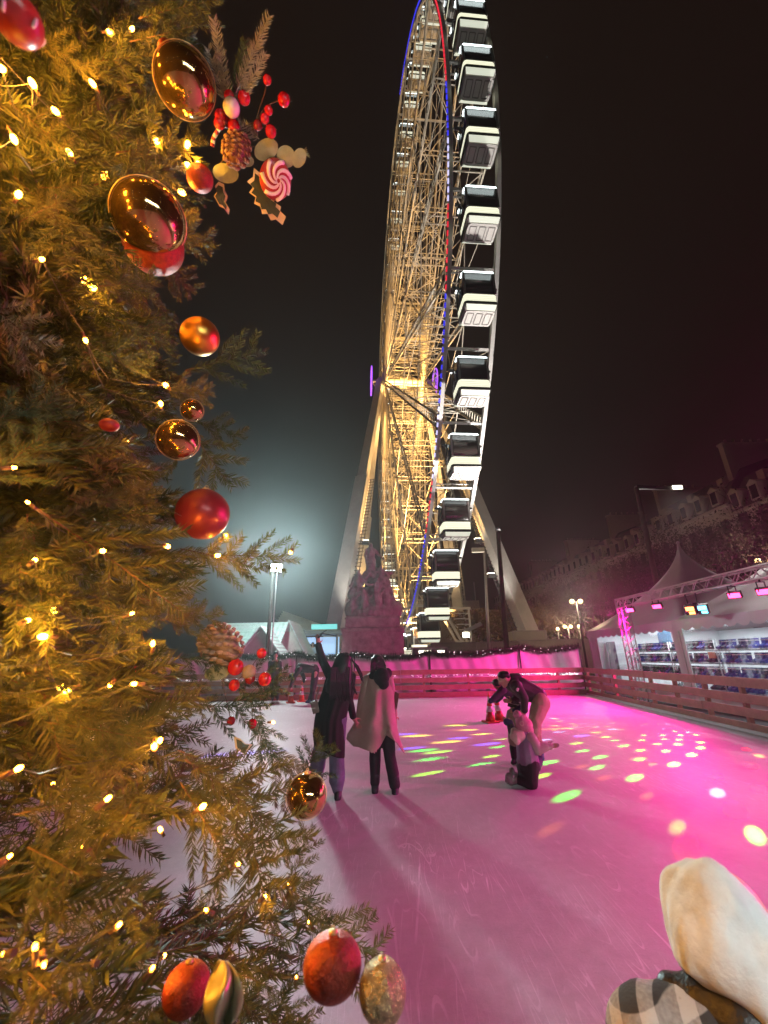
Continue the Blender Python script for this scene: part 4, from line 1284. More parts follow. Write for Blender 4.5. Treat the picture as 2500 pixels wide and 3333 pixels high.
# red totem sign seen through the gap in the fir
sg = onY(455, 2113, 19.95)
ts = thing('totem_sign', 'red post with a lit red and white sign board seen through the fir', 'sign', (sg.x, 19.9, 0))
MB().box((0, 0, 1.0), (0.16, 0.12, 2.0)).build('post', MATS['cone_red'], ts)
m = MB(); m.mi = 0; m.box((0, -0.02, sg.z), (0.50, 0.10, 0.62)); m.mi = 1
for (x, z, w, h) in ((-.12,.18,.18,.16), (.12,.18,.16,.14), (-.12,-.05,.16,.2), (.12,-.06,.14,.2), (0,-.24,.4,.05)): m.box((x, -0.08, sg.z+z), (w, 0.02, h))
m.build('board', [MATS['cone_red'], mat('sign_white', (.8,.8,.8), emit=(1,1,.95), estr=1.2, sample=False)], ts)

# ------------------------------------------------------------------ row of houses with mansard roofs, far right
HX = 42.0
def house(y0, y1, H, lab, seed):
    t = thing('mansard_house', lab, 'house', (HX, (y0+y1)/2, 0), group='row of mansard houses')
    w = y1-y0; r = random.Random(seed)
    m = MB(); m.box((7, 0, (H-6)/2), (14, w-0.04, H-6))
    for z in (4.8, 9.5, 13.5, H-6.1): m.box((-0.12, 0, z), (0.5, w-0.04, 0.35))
    m.build('wall', MATS['facade'], t)
    m = MB(); m.loft([[(-0.1,-w/2,H-6),(14,-w/2,H-6),(14,w/2,H-6),(-0.1,w/2,H-6)], [(1.0,-w/2,H-3.6),(13,-w/2,H-3.6),(13,w/2,H-3.6),(1.0,w/2,H-3.6)], [(3.0,-w/2,H-1.2),(11.5,-w/2,H-1.2),(11.5,w/2,H-1.2),(3.0,w/2,H-1.2)], [(6.5,-w/2,H),(8.5,-w/2,H),(8.5,w/2,H),(6.5,w/2,H)]], smooth=False)
    roof = m.build('roof', MATS['zinc'], t)
    n = int(w/2.6)
    m = MB(); md = MB()
    for k in range(n):
        y = -w/2 + w*(k+0.5)/n
        m.box((0.35, y, H-4.75), (1.6, 1.25, 1.9)); m.prism([(-0.5, y-0.75, H-3.8), (-0.5, y+0.75, H-3.8), (-0.5, y, H-3.25)], (2.0, 0, 0))
        if k % 2 == 0: m.box((1.7, y, H-2.75), (1.6, 0.9, 1.2))
        md.box((-0.47, y, H-4.75), (0.05, 0.85, 1.5))
    dm = m.build('dormer', MATS['facade'], roof)
    dm['kind'] = 'stuff'
    md.build('pane', MATS['win_dark'], roof)['kind'] = 'stuff'
    mw_ = MB(); ml = MB()
    for fl in range(4):
        for k in range(n):
            y = -w/2 + w*(k+0.5)/n
            (ml if r.random() < 0.05 else mw_).box((-0.02, y, 2.6+4.3*fl), (0.08, 1.2, 2.6))
    mw_.build('window', MATS['win_dark'], t)['kind'] = 'stuff'
    if ml.v: ml.build('window', MATS['win_warm'], t)['kind'] = 'stuff'
    for y in (-w/2+0.6, w/2-0.6) if w > 16 else (-w/2+0.6,):
        m = MB(); m.box((5.5, y, H-0.3), (7.5, 0.7, 5.2)); m.box((5.5, y, H+2.35), (7.7, 0.9, 0.25))
        for k in range(6): m.tube([(2.6+1.1*k, y, H+2.4), (2.6+1.1*k, y, H+3.1)], 0.14, 6)
        m.build('chimney', MATS['facade'], t)
    # one lit dormer
    return t
hs = [(22, 36, 24.0, 'mansard house at the right edge of the photo behind the bare trees'), (36, 47, 23.2, 'dim mansard house with tall chimney walls left of the right edge'), (47, 61, 24.5, 'dim mansard house behind the tall dark mast'), (61, 76, 24.0, 'mansard house with pale chimney slabs halfway along the row'), (76, 96, 24.6, 'mansard house whose chimneys stand near the far end of the row'), (96, 122, 25.0, 'farther mansard house with a double row of dormers'), (122, 160, 25.5, 'farthest mansard house where the row curves out of sight')]
for i, (y0, y1, H, lab) in enumerate(hs):
    house(y0, y1, H, lab, i)
# rounded corner dome that fills the extreme right edge
dm = thing('corner_dome', 'dark rounded corner dome cut off by the right edge above the trees', 'dome', (39.5, 30.0, 0))
MB().lathe([(5, 0), (5, 17), (5.3, 17.2), (4.9, 18), (4.6, 21), (3.6, 24), (2.0, 26), (0.4, 26.8), (0.25, 28)], n=28).build('roof', MATS['zinc'], dm)
# facades are brightened by added street lamps, unseen behind the trees
# ------------------------------------------------------------------ trees
def grow(m, tips, p, d, L, r, depth, rg):
    pts = [p]; rad = [r]; q = V3(p); dd = V3(d)
    for k in range(4):
        dd = (dd + V3((rg.uniform(-.22,.22), rg.uniform(-.22,.22), rg.uniform(-.05,.18)))).normalized()
        q = q + dd*L/4
        pts.append(V3(q)); rad.append(r*(1-0.45*(k+1)/4))
    m.tube(pts, rad, 6 if depth < 2 else 4, cap=False)
    if depth >= 2: tips += pts[1:]
    if depth < 4:
        n = 4 if depth < 2 else 3
        for k in range(n):
            a = rg.uniform(0, 6.28); sp = rg.uniform(0.45, 0.95)
            o = dd.orthogonal().normalized(); o = Matrix.Rotation(a, 3, dd) @ o
            nd = (dd + o*sp).normalized()
            at = pts[rg.choice((2, 3, 4, 4))]
            grow(m, tips, at, nd, L*rg.uniform(0.55, 0.78), r*0.5, depth+1, rg)
def tree_meshes(seed, H, leafn, leafsize, lm):
    rg = random.Random(seed)
    mt_ = MB(); tips = []
    th = H*0.28
    mt_.tube([(0,0,0), (0.05,0.02,th*0.5), (0.02,-0.03,th)], [H*0.026, H*0.02, H*0.018], 10)
    mc = MB()
    for k in range(5):
        a = k*1.257+rg.uniform(-.3,.3)
        grow(mc, tips, V3((0, 0, th*rg.uniform(.85, 1.0))), V3((math.cos(a)*0.6, math.sin(a)*0.6, 1.0)).normalized(), H*0.30, H*0.012, 0, rg)
    tr_ = mt_.mesh('trunk', MATS['bark']); br_ = mc.mesh('branches', MATS['bark'])
    r = np.random.RandomState(seed)
    T = np.array([tuple(p) for p in tips])
    P = T[r.randint(len(T), size=leafn)] + r.randn(leafn, 3)*H*0.022
    A = r.randn(leafn, 3); A /= np.linalg.norm(A, axis=1)[:, None]
    B = np.cross(A, r.randn(leafn, 3)); B /= np.linalg.norm(B, axis=1)[:, None]
    s = leafsize*(0.5+r.rand(leafn))[:, None]
    v = np.stack([P-A*s, P+B*s*0.5, P+A*s, P-B*s*0.5], 1).reshape(-1, 3)
    f = np.arange(leafn*4).reshape(-1, 4)
    return tr_, br_, rawmesh('crown', v, f, lm)
protos = [tree_meshes(31+i, 11.5, 5200, 0.085, MATS['winter_leaf']) for i in range(3)]
def tree(pr, loc, s, rz, lab):
    t = thing('plane_tree', lab, 'tree', loc, rz, 'bare winter trees along the square'); s *= .90; t.scale = (s, s, s)
    link('trunk', pr[0], t); link('branches', pr[1], t); link('crown', pr[2], t)
    return t
trg = random.Random(77)
spots = [(20.5, 19.5, .92), (19.5, 25.5, .95), (25.5, 22.0, 1.15), (19.0, 31.5, .9), (26.5, 30.5, 1.12), (19.6, 38.0, .92), (27.0, 39.0, 1.12), (20.5, 45.5, .95), (28.5, 48.0, 1.15), (22.0, 54.0, 1.0), (30, 58.0, 1.15), (25, 65, 1.05), (33, 70, 1.15), (29, 80, 1.1), (37, 88, 1.15), (23.5, 15.0, 1.0)]
tl = ['bare winter tree right behind the peaked marquee roof', 'dark bare tree just left of the marquee peak', 'tall bare tree lit pink above the truss at the right', 'bare tree over the low end of the marquee', 'tall bare tree in the second row behind the tall mast', 'dark bare tree right of the ballast containers', 'second row bare tree below the pale chimney slabs', 'bare tree beside the foot of the right wheel leg', 'second row bare tree under the far mansard dormers', 'bare tree seen close beside the right wheel leg', 'distant bare tree under the dormers of the far houses', 'bare tree showing between the right wheel leg and the houses', 'far bare tree at the end of the second row', 'far bare tree at the end of the first row', 'farthest bare tree at the foot of the last house', 'bare tree with pink lit twigs at the right edge']
for i, (x, y, s) in enumerate(spots):
    tree(protos[i % 3], (x, y, 0), s, trg.uniform(0, 6.28), tl[i])
au = tree_meshes(51, 7.0, 9000, 0.12, MATS['autumn_leaf'])
for (x, y, s, lab) in ((9.6, 47.0, 0.95, 'round golden brown tree seen between the legs of the wheel'), (14.5, 49.0, 1.0, 'golden brown tree behind the slim white mast'), (18.5, 52, 1.1, 'golden brown tree behind the foot of the right wheel leg')):
    t = thing('autumn_tree', lab, 'tree', (x, y, 0), x, 'golden brown trees behind the wheel'); t.scale = (s, s, s)
    link('trunk', au[0], t); link('branches', au[1], t); link('crown', au[2], t)
wl((6.5, -4, 1.2), (6.5, 2, 6), 1500, 140, (1, .75, .4), 'tree_glow')
# far block on the left of the wheel legs
fb = thing('distant_block', 'faint distant rooftops with scaffold frames seen between the wheel legs', 'building', (13, 120, 0))
m = MB(); m.box((0, 0, 8), (26, 8, 16)); 
m.build('wall', MATS['facade'], fb)
for k in range(9): MB().bar((-12+3*k, -4.2, 16), (-12+3*k, -4.2, 19+(k % 3)), 0.3).build('scaffold_pole', MATS['steel_grey'], fb)
def street_lamp(u, v, Y, lab, n=2):
    P = onY(u, v, Y)
    t = thing('street_lamp', lab, 'street lamp', (P.x, Y, 0), group='globe street lamps under the trees')
    MB().tube([(0,0,0), (0,0,P.z)], [0.09, 0.05], 8).build('pole', MATS['steel_dark'], t)
    for k in range(n):
        x = (k-(n-1)/2)*0.62
        g = MB(); g.bar((0,0,P.z-0.25), (x,0,P.z-0.12), 0.04); g.build('arm', MATS['steel_dark'], t)
        MB().sphere((x, 0, P.z), 0.17, 12, 8).build('globe', MATS['globe_face'], t)
    lamp('POINT', 'street_light', (P.x, Y-0.3, P.z+0.3), (1, .72, .45), 450, t, shadow_soft_size=0.2)
street_lamp(1875, 1958, 30, 'street lamp with two glowing globes among the dark trees')
street_lamp(1848, 2040, 42, 'small street lamp with two globes left of the marquee corner')
street_lamp(1885, 2040, 40, 'street lamp with one globe right above the marquee corner', 1)
street_lamp(1815, 2048, 46, 'farthest street lamp with one globe behind the wheel base', 1)
for Y_, X_ in ((38, 37.5), (54, 37.5), (72, 37.5), (92, 37.5), (118, 37.5)):  # lamps added out of view to brighten the house fronts
    t = thing('street_lamp', 'added unseen street lamp lighting the mansard houses from behind the trees', 'street lamp', (X_, Y_, 0), group='added lamps along the house row')
    MB().tube([(0,0,0), (0,0,5.2)], [0.1, 0.06], 8).build('pole', MATS['steel_dark'], t); MB().sphere((0, 0, 5.4), 0.25, 12, 8).build('globe', MATS['globe_face'], t)
    lamp('SPOT', 'street_light', (X_+.4, Y_, 5.9), (1, .78, .62), 850, t, target=(42, Y_+1, 20), spot_size=math.radians(165), spot_blend=.5, shadow_soft_size=0.3)
street_lamp(2484, 1827, 24, 'street lamp with two globes at the right edge above the truss')
# ------------------------------------------------------------------ people
def wb(m, name, mt, parent):
    """build from world coordinates under an unrotated parent"""
    off = V3(parent.location)
    m.v = [V3(p)-off for p in m.v]
    return m.build(name, mt, parent)
def wblob(name, parts, voxel, mt, parent, smooth=4, wrinkle=0.0, wscale=9.0):
    o = blob(name, parts, voxel, mt, parent, smooth, wrinkle, wscale)
    o.location = -V3(parent.location)
    return o
def hand(w, d, side, L, curl=0.5):
    """palm, four unequal bent fingers and a thumb; d = direction of the hand, side = towards the thumb"""
    w, d, side = V3(w), V3(d).normalized(), V3(side).normalized()
    nrm = d.cross(side).normalized(); side = nrm.cross(d).normalized()
    out = [('e', w+d*L*0.27, (L*0.22, L*0.12, L*0.30), d.to_track_quat('Z', 'Y').to_matrix()), ('c', w-d*L*0.1, L*0.15, w+d*L*0.2, L*0.16)]
    for k, (o, fl) in enumerate(((0.17, .42), (0.06, .48), (-0.05, .44), (-0.16, .34))):
        a = w+d*L*0.5+side*L*o
        dd = (d+nrm*curl*0.5).normalized(); b = a+dd*L*fl*0.55
        d2 = (d+nrm*curl*1.6).normalized(); c = b+d2*L*fl*0.5
        out += [('c', a, L*.055, b, L*.05), ('c', b, L*.05, c, L*.04)]
    a = w+d*L*0.15+side*L*0.16; b = a+(d*0.6+side*0.8).normalized()*L*0.26; c = b+(d+nrm*curl*.6).normalized()*L*0.2
    out += [('c', a, L*.075, b, L*.06), ('c', b, L*.06, c, L*.045)]
    return out
def head(c, face, up, s=1.0):
    c, f, u = V3(c), V3(face).normalized(), V3(up).normalized()
    r = f.cross(u).normalized(); u = r.cross(f).normalized()
    R3 = Matrix((r, f, u)).transposed()
    def p(x, y, z): return c + R3 @ V3((x*s, y*s, z*s))
    return [('e', c, (.075*s, .095*s, .112*s), R3), ('e', p(0,.025,-.055), (.058*s,.068*s,.062*s), R3), ('c', p(0,.09,.01), .010*s, p(0,.112,-.028), .015*s),
            ('c', p(-.02,.088,-.062), .010*s, p(.02,.088,-.062), .010*s), ('e', p(0,.075,-.098), (.022*s,.022*s,.018*s)),
            ('c', p(-.05,.076,.03), .012*s, p(-.015,.088,.03), .012*s), ('c', p(.015,.088,.03), .012*s, p(.05,.076,.03), .012*s),
            ('e', p(-.078,-.005,-.01), (.012*s,.022*s,.032*s), R3), ('e', p(.078,-.005,-.01), (.012*s,.022*s,.032*s), R3)]
def body(t, J, face, up, s=1.0, vox=0.010, handL=0.17, curl=0.5, facing=None):
    """one continuous body through the joints"""
    face, up = V3(face), V3(up)
    parts = head(J['head'], face, up, s)
    parts += [('c', J['head'], .055*s, J['neck'], .055*s), ('c', J['neck'], .06*s, J['chest'], .10*s), ('c', J['chest'], .12*s, J['pelvis'], .115*s)]
    for q in 'LR':
        parts += [('c', J['sh'+q], .052*s, J['neck'], .055*s), ('c', J['sh'+q], .055*s, J['chest'], .09*s), ('c', J['sh'+q], .050*s, J['el'+q], .038*s), ('c', J['el'+q], .038*s, J['wr'+q], .027*s)]
        hd = V3(J['ha'+q])-V3(J['wr'+q])
        parts += hand(J['wr'+q], hd, V3((0.3, 0.2, 1)) if abs(hd.normalized().z) < .8 else V3((1, 0.3, 0)), handL*s, curl)
        parts += [('c', J['pelvis'], .11*s, J['hip'+q], .085*s), ('c', J['hip'+q], .082*s, J['kn'+q], .054*s), ('c', J['kn'+q], .053*s, J['an'+q], .036*s),
                  ('c', J['an'+q], .036*s, J['to'+q], .030*s)]
    return wblob('body', parts, vox, MATS['skin'], t, 3)
def skate(t, an, to, mt, s=1.0, name='ice_skate'):
    an, to = V3(an), V3(to)
    d = (to-an); d.z = 0
    d = d.normalized() if d.length > 1e-3 else V3((0, 1, 0))
    heel = V3((an.x, an.y, to.z)) - d*0.05*s
    o = wblob(name, [('c', an+V3((0,0,.10*s)), .062*s, an, .055*s), ('c', an, .055*s, heel+V3((0,0,.02*s)), .045*s), ('c', heel+V3((0,0,.015*s)), .045*s, to, .042*s), ('c', an, .05*s, to, .040*s)], 0.011, mt, t, 2)
    m = MB(); z = -0.045*s
    m.bar(heel+d*0.0+V3((0,0,z-0.022*s)), to+d*0.06*s+V3((0,0,z-0.022*s)), 0.006, 0.03*s)
    for q in (heel+d*0.04*s, to-d*0.02*s): m.bar(q+V3((0,0,-0.02*s)), q+V3((0,0,z-0.02*s)), 0.02*s)
    b = wb(m, 'blade', MATS['blade'], t); b.parent = o; b.location = (0, 0, 0)
    m2 = b.matrix_parent_inverse
    b.location = V3(t.location)
    return o
def z5(x, y, Y): return onY(850+x/3.16, 1950+y/3.16, Y)
def z6(x, y, Y): return onY(1550+x/4.423, 2100+y/4.423, Y)
def sheet_garment(t, name, mt, rows, Yc, dep, Z, nfold=9, amp=0.012, wr=0.0, seed=1, thin=0.008, vox=0.012):
    """closed garment between left and right outlines; rows = lists of outline points across, top to bottom"""
    rings = []
    n = 40
    nr = len(rows)
    for i, row in enumerate(rows):
        cam_side, far_side = [], []
        for k in range(n+1):
            u = k/n
            # interpolate along the row polyline
            q = u*(len(row)-1); j = min(int(q), len(row)-2); w = q-j
            x = row[j][0]*(1-w)+row[j+1][0]*w; y = row[j][1]*(1-w)+row[j+1][1]*w
            D = dep[i] if hasattr(dep, '__len__') else dep
            arch = math.sin(math.pi*min(max(u, .0), 1.0))**0.55
            f = amp*(i/(nr-1))*math.sin(u*nfold*math.pi+seed+i*0.4) + amp*0.8*noise.noise(V3((u*5, i*.5, seed)))*(0.4+i/(nr-1))
            cam_side.append(Z(x, y, Yc-D*arch+f*arch))
            far_side.append(Z(x, y-6*(i == nr-1), Yc+D*0.8*arch))
        rings.append(cam_side+far_side[::-1][1:-1])
    me_rings = rings
    m = MB(); m.loft(me_rings)
    me = m.mesh(name, mt)
    me = bake(me, [('REMESH', dict(mode='VOXEL', voxel_size=vox)), ('SMOOTH', dict(iterations=3, factor=0.5))], name)
    o = link(name, me, t); o.location = -V3(t.location)
    return o
def person(lab, loc, group=None):
    return thing('person', lab, 'person', loc, 0, group)

# --- woman in the black coat, arm raised
Y1 = 6.08
P1 = onZ(1107, 2602)
t = person('person with very long black hair, black coat and jeans skating away with one arm raised', (P1.x, Y1, 0))
Zf = z5
toR = z5(800, 2015, Y1+.12); anR = z5(792, 1965, Y1); toL = z5(545, 1985, Y1+.45); anL = z5(548, 1945, Y1+.32)
J = dict(head=z5(848, 655, Y1), neck=z5(846, 745, Y1), chest=z5(815, 880, Y1), pelvis=z5(745, 1190, Y1), shL=z5(712, 790, Y1), shR=z5(930, 800, Y1), elL=z5(632, 640, Y1-.04), wrL=z5(588, 470, Y1-.02), haL=z5(582, 395, Y1),
         elR=z5(905, 1030, Y1+.02), wrR=z5(952, 1225, Y1+.05), haR=z5(992, 1290, Y1+.08), hipL=z5(680, 1225, Y1), hipR=z5(800, 1230, Y1), knL=z5(600, 1570, Y1+.08), knR=z5(776, 1600, Y1+.02), anL=anL, anR=anR, toL=toL, toR=toR)
body(t, J, (0, 1, 0.0), (0, 0, 1), 1.0)
c = sheet_garment(t, 'coat', MATS['coat_black'], [
    [(800,735),(850,728),(890,738)], [(690,775),(800,760),(950,790)], [(655,830),(800,850),(950,850)], [(625,950),(780,960),(935,970)], [(575,1090),(740,1100),(905,1110)], [(545,1250),(700,1260),(868,1270)], [(530,1400),(700,1420),(866,1440)], [(545,1530),(640,1560),(700,1610),(780,1635),(862,1642)]],
    Y1, [.06,.10,.12,.13,.14,.16,.17,.18], Zf)
wblob('sleeve', [('c', J['shL'], .068, J['elL'], .058), ('c', J['elL'], .058, z5(590, 480, Y1-.02), .050)], .011, MATS['coat_black'], t, 3, .006)
wblob('sleeve', [('c', J['shR'], .068, J['elR'], .056), ('c', J['elR'], .056, z5(945, 1200, Y1+.05), .048)], .011, MATS['coat_black'], t, 3, .006)
wblob('trousers', [('c', J['hipL'], .11, z5(606, 1560, Y1+.08), .100), ('c', z5(606, 1560, Y1+.08), .100, z5(556, 1850, Y1+.25), .098), ('c', z5(556, 1850, Y1+.25), .098, z5(550, 1930, Y1+.28), .085),
                   ('c', J['hipR'], .11, z5(776, 1600, Y1), .102), ('c', z5(776, 1600, Y1), .102, z5(783, 1850, Y1), .104), ('c', z5(783, 1850, Y1), .104, z5(788, 1955, Y1), .068)], .012, MATS['jeans'], t, 3, .010, 8)
# hair
hr = []
for i, (y, xl, xr, d) in enumerate(((556,800,892,.05), (600,765,925,.10), (680,735,938,.115), (760,700,940,.12), (860,668,935,.115), (950,655,930,.10), (1010,690,915,.08), (1050,760,890,.05))):
    ring = []
    for k in range(24):
        a = 2*math.pi*k/24
        x = (xl+xr)/2+(xr-xl)/2*math.cos(a)*(1+0.04*math.sin(a*7+i))
        ring.append(z5(x, y+8*math.sin(a*5+i), Y1-0.05+d*math.sin(a)*(1 if math.sin(a) < 0 else (0.9 if y < 700 else 0.15))))
    hr.append(ring)
m = MB(); m.loft(hr)
for k in range(60):
    a = rnd.uniform(0, 1)
    x0 = 720+200*a; 
    m.tube([z5(x0, 700, Y1-.15), z5(x0-10, 850, Y1-.17), z5(x0+rnd.uniform(-30,14), 980, Y1-.15), z5(x0+rnd.uniform(-40,30), 1060+rnd.uniform(-50,30), Y1-.10)], [.010,.010,.008,.002], 5)
for k in range(16):
    e = rnd.uniform(-16, 16)
    m.tube([z5(925, 610+e, Y1-.05), z5(985+e, 690, Y1-.06), z5(1025+e, 770, Y1-.04), z5(1042+e*.8, 850+e, Y1-.02)], [.010,.010,.008,.002], 5)
for k in range(8):
    e = rnd.uniform(-12, 12)
    m.tube([z5(930, 850, Y1-.09), z5(955+e, 910, Y1-.1), z5(985+e, 985+e, Y1-.08)], [.008,.007,.002], 5)
wb(m, 'hair', MATS['hair_black'], t)
skate(t, anR, toR, MATS['skate_black']); skate(t, anL, toL, MATS['skate_black'])
m = MB(); m.mi = 0; m.box(z5(556, 1110, Y1-.05), (0.09, 0.06, 0.15), Euler((0, -.3, 0)).to_matrix()); m.bar(z5(556, 1060, Y1-.05), z5(600, 900, Y1-.1), .02, .01)
hb = wb(m, 'handbag', MATS['bag'], t); hb.parent = None; hb.location = t.location
tag(hb, 'small pale handbag at the hip of the person in the black coat', 'handbag')
m = MB(); m.bar(z5(618, 352, Y1), z5(775, 380, Y1), .035, .014); m.bar(z5(600, 365, Y1), z5(672, 322, Y1), .016, .012); m.bar(z5(585, 400, Y1), z5(625, 362, Y1), .02, .02)
hb = wb(m, 'selfie_stick', MATS['steel_dark'], t); hb.parent = None; hb.location = t.location
tag(hb, 'dark phone holder raised in the hand of the person in the black coat', 'phone holder')

# --- woman in the beige trench coat
Y2 = 6.32
t = person('person with black hair and flapping beige trench coat skating away hand in hand', (onZ(1270, 2575).x, Y2, 0))
anL = z5(1172, 1905, Y2); toL = z5(1180, 1950, Y2+.14); anR = z5(1378, 1935, Y2-.05); toR = z5(1385, 1980, Y2+.10)
J = dict(head=z5(1190, 660, Y2), neck=z5(1195, 745, Y2), chest=z5(1200, 880, Y2), pelvis=z5(1225, 1180, Y2), shL=z5(1085, 830, Y2), shR=z5(1310, 820, Y2), elL=z5(1040, 1040, Y2-.02), wrL=z5(1010, 1230, Y2+.0), haL=z5(978, 1285, Y2-.02),
         elR=z5(1345, 1030, Y2+.05), wrR=z5(1370, 1200, Y2+.2), haR=z5(1372, 1260, Y2+.25), hipL=z5(1170, 1215, Y2), hipR=z5(1275, 1215, Y2), knL=z5(1172, 1600, Y2+.06), knR=z5(1325, 1620, Y2+.02), anL=anL, anR=anR, toL=toL, toR=toR)
body(t, J, (-0.45, 1, -0.05), (0, 0, 1), 1.0)
sheet_garment(t, 'coat', MATS['trench'], [
    [(1140,770),(1200,765),(1280,770)], [(1062,815),(1200,800),(1340,805)], [(1035,890),(1200,900),(1352,890)], [(1015,1020),(1190,1020),(1372,1020)], [(990,1170),(1190,1180),(1378,1170)],
    [(945,1290),(1060,1290),(1190,1290),(1315,1270),(1395,1290)], [(880,1390),(990,1440),(1080,1430),(1180,1440),(1270,1370),(1312,1310),(1350,1350),(1385,1390),(1425,1430)],
    [(872,1440),(905,1475),(955,1530),(1040,1540),(1110,1570),(1172,1615),(1235,1500),(1290,1390),(1312,1345),(1350,1420),(1400,1500),(1450,1560),(1488,1612)]],
    Y2, [.06,.11,.13,.15,.17,.18,.18,.17], z5, nfold=4.3, amp=.045, seed=4, vox=.011)
wblob('sleeve', [('c', J['shL'], .072, J['elL'], .064), ('c', J['elL'], .064, z5(1012, 1215, Y2), .056)], .011, MATS['trench'], t, 3, .008)
wblob('sleeve', [('c', J['shR'], .072, J['elR'], .064), ('c', J['elR'], .064, z5(1366, 1190, Y2+.18), .056)], .011, MATS['trench'], t, 3, .008)
wblob('hood', [('e', z5(1240, 800, Y2-.12), (.115, .08, .12)), ('e', z5(1262, 870, Y2-.13), (.075, .06, .075)), ('c', z5(1150, 790, Y2-.06), .06, z5(1300, 760, Y2-.06), .07)], .011, MATS['coat_black'], t, 4, .008)
m = MB(); m.sphere(z5(1196, 652, Y2-.015), (.098, .112, .112), 20, 14)
for k in range(40):
    a = rnd.uniform(0, 1)
    m.tube([z5(1140+115*a, 600+40*abs(a-.5), Y2-.10), z5(1130+150*a, 690, Y2-.12), z5(1120+185*a, 770+rnd.uniform(-20,30), Y2-.13)], [.012,.013,.003], 5)
wb(m, 'hair', MATS['hair_black'], t)
wblob('trousers', [('c', J['hipL'], .11, z5(1172, 1600, Y2+.05), .078), ('c', z5(1172, 1600, Y2+.05), .078, z5(1172, 1880, Y2), .068), ('c', J['hipR'], .11, z5(1325, 1620, Y2+.02), .082), ('c', z5(1325, 1620, Y2+.02), .082, z5(1375, 1905, Y2-.05), .075)], .012, MATS['trousers_dark'], t, 3, .008, 8)
skate(t, anL, toL, MATS['skate_black']); skate(t, anR, toR, MATS['skate_black'])
m = MB(); m.prism([z5(1352, 935, Y2), z5(1418, 975, Y2), z5(1408, 1060, Y2), z5(1395, 1140, Y2), z5(1360, 1020, Y2)], (0, .10, 0))
hb = wb(m, 'handbag', MATS['bag_brown'], t); hb.parent = None; hb.location = t.location
tag(hb, 'brown handbag hanging at the right side of the beige trench coat', 'handbag')

# --- bending man with khaki trousers
Y3 = 7.25
t = person('person in black jacket and khaki trousers bending over the small children', (onZ(1756, 2505).x, Y3, 0), 'group of skaters with children')
an1 = z6(905, 1640, Y3-.05); to1 = z6(890, 1770, Y3-.25); an2 = z6(930, 1530, Y3+.25); to2 = z6(945, 1630, Y3+.12)
J = dict(head=z6(405, 478, Y3-.02), neck=z6(480, 545, Y3), chest=z6(640, 610, Y3+.05), pelvis=z6(905, 765, Y3+.05), shL=z6(575, 590, Y3-.14), shR=z6(555, 570, Y3+.22), elL=z6(690, 770, Y3-.22), wrL=z6(695, 945, Y3-.2), haL=z6(650, 1005, Y3-.16),
         elR=z6(600, 760, Y3+.3), wrR=z6(520, 800, Y3+.25), haR=z6(470, 800, Y3+.22), hipL=z6(920, 800, Y3-.05), hipR=z6(925, 790, Y3+.18), knL=z6(845, 1110, Y3-.15), knR=z6(870, 1080, Y3+.2), anL=an1, anR=an2, toL=to1, toR=to2)
body(t, J, (-0.85, 0.1, -0.5), (-0.45, 0, 0.85), 1.05)
wblob('jacket', [('c', z6(520, 560, Y3), .12, J['chest'], .165), ('c', J['chest'], .165, z6(890, 735, Y3+.04), .145), ('c', J['shL'], .095, J['shR'], .095), ('c', J['shL'], .088, J['elL'], .070), ('c', J['elL'], .070, z6(695, 930, Y3-.2), .055), ('c', J['shR'], .088, J['elR'], .07), ('c', J['elR'], .07, z6(530, 800, Y3+.25), .055), ('c', z6(520, 470, Y3+.02), .07, z6(600, 470, Y3+.05), .08), ('c', z6(470, 545, Y3), .085, z6(540, 540, Y3), .11)], .012, MATS['jacket_dark'], t, 3, .010, 7)
wblob('trousers', [('c', z6(905, 775, Y3+.05), .135, J['hipL'], .13), ('c', z6(930, 830, Y3+.0), .150, J['knL'], .100), ('c', z6(930, 830, Y3+.1), .145, J['knR'], .095), ('c', J['knL'], .09, z6(850, 1300, Y3-.1), .062), ('c', z6(850, 1300, Y3-.1), .062, z6(895, 1560, Y3-.05), .058), ('c', J['knR'], .085, z6(885, 1300, Y3+.22), .060), ('c', z6(885, 1300, Y3+.22), .060, z6(920, 1480, Y3+.25), .058)], .012, MATS['khaki'], t, 3, .012, 7)
wblob('hair', [('e', z6(395, 440, Y3-.02), (.098, .092, .078)), ('e', z6(428, 440, Y3-.02), (.07, .085, .075))], .010, MATS['hair_black'], t, 3)
m = MB(); m.sphere(z6(597, 640, Y3-.24), (.028, .006, .028), 10, 6)
wb(m, 'sleeve_badge', MATS['white_stripe'], t)
skate(t, an1, to1, MATS['navy']); skate(t, an2, to2, MATS['teal_boot'])

# --- small child in purple leaning out to the cones
Y4 = 7.95
kc = z6(560, 1300, Y4)
t = person('small child in dark purple jacket and cap leaning towards the traffic cones', (kc.x, Y4, 0), 'group of skaters with children')
J = dict(head=z6(310, 560, Y4-.05), neck=z6(370, 600, Y4), chest=z6(440, 640, Y4), pelvis=z6(560, 740, Y4+.02), shL=z6(380, 640, Y4-.10), shR=z6(390, 620, Y4+.12), elL=z6(310, 720, Y4-.1), wrL=z6(245, 780, Y4-.08), haL=z6(205, 805, Y4-.08),
         elR=z6(340, 740, Y4+.12), wrR=z6(310, 780, Y4+.12), haR=z6(290, 800, Y4+.1), hipL=z6(570, 770, Y4-.07), hipR=z6(590, 770, Y4+.1), knL=z6(575, 1050, Y4-.06), knR=z6(610, 1050, Y4+.1), anL=z6(590, 1330, Y4-.05), anR=z6(640, 1330, Y4+.12), toL=z6(570, 1400, Y4-.05), toR=z6(620, 1400, Y4+.1))
body(t, J, (-1, -0.1, -0.35), (-0.3, 0, 1), .72, vox=.009)
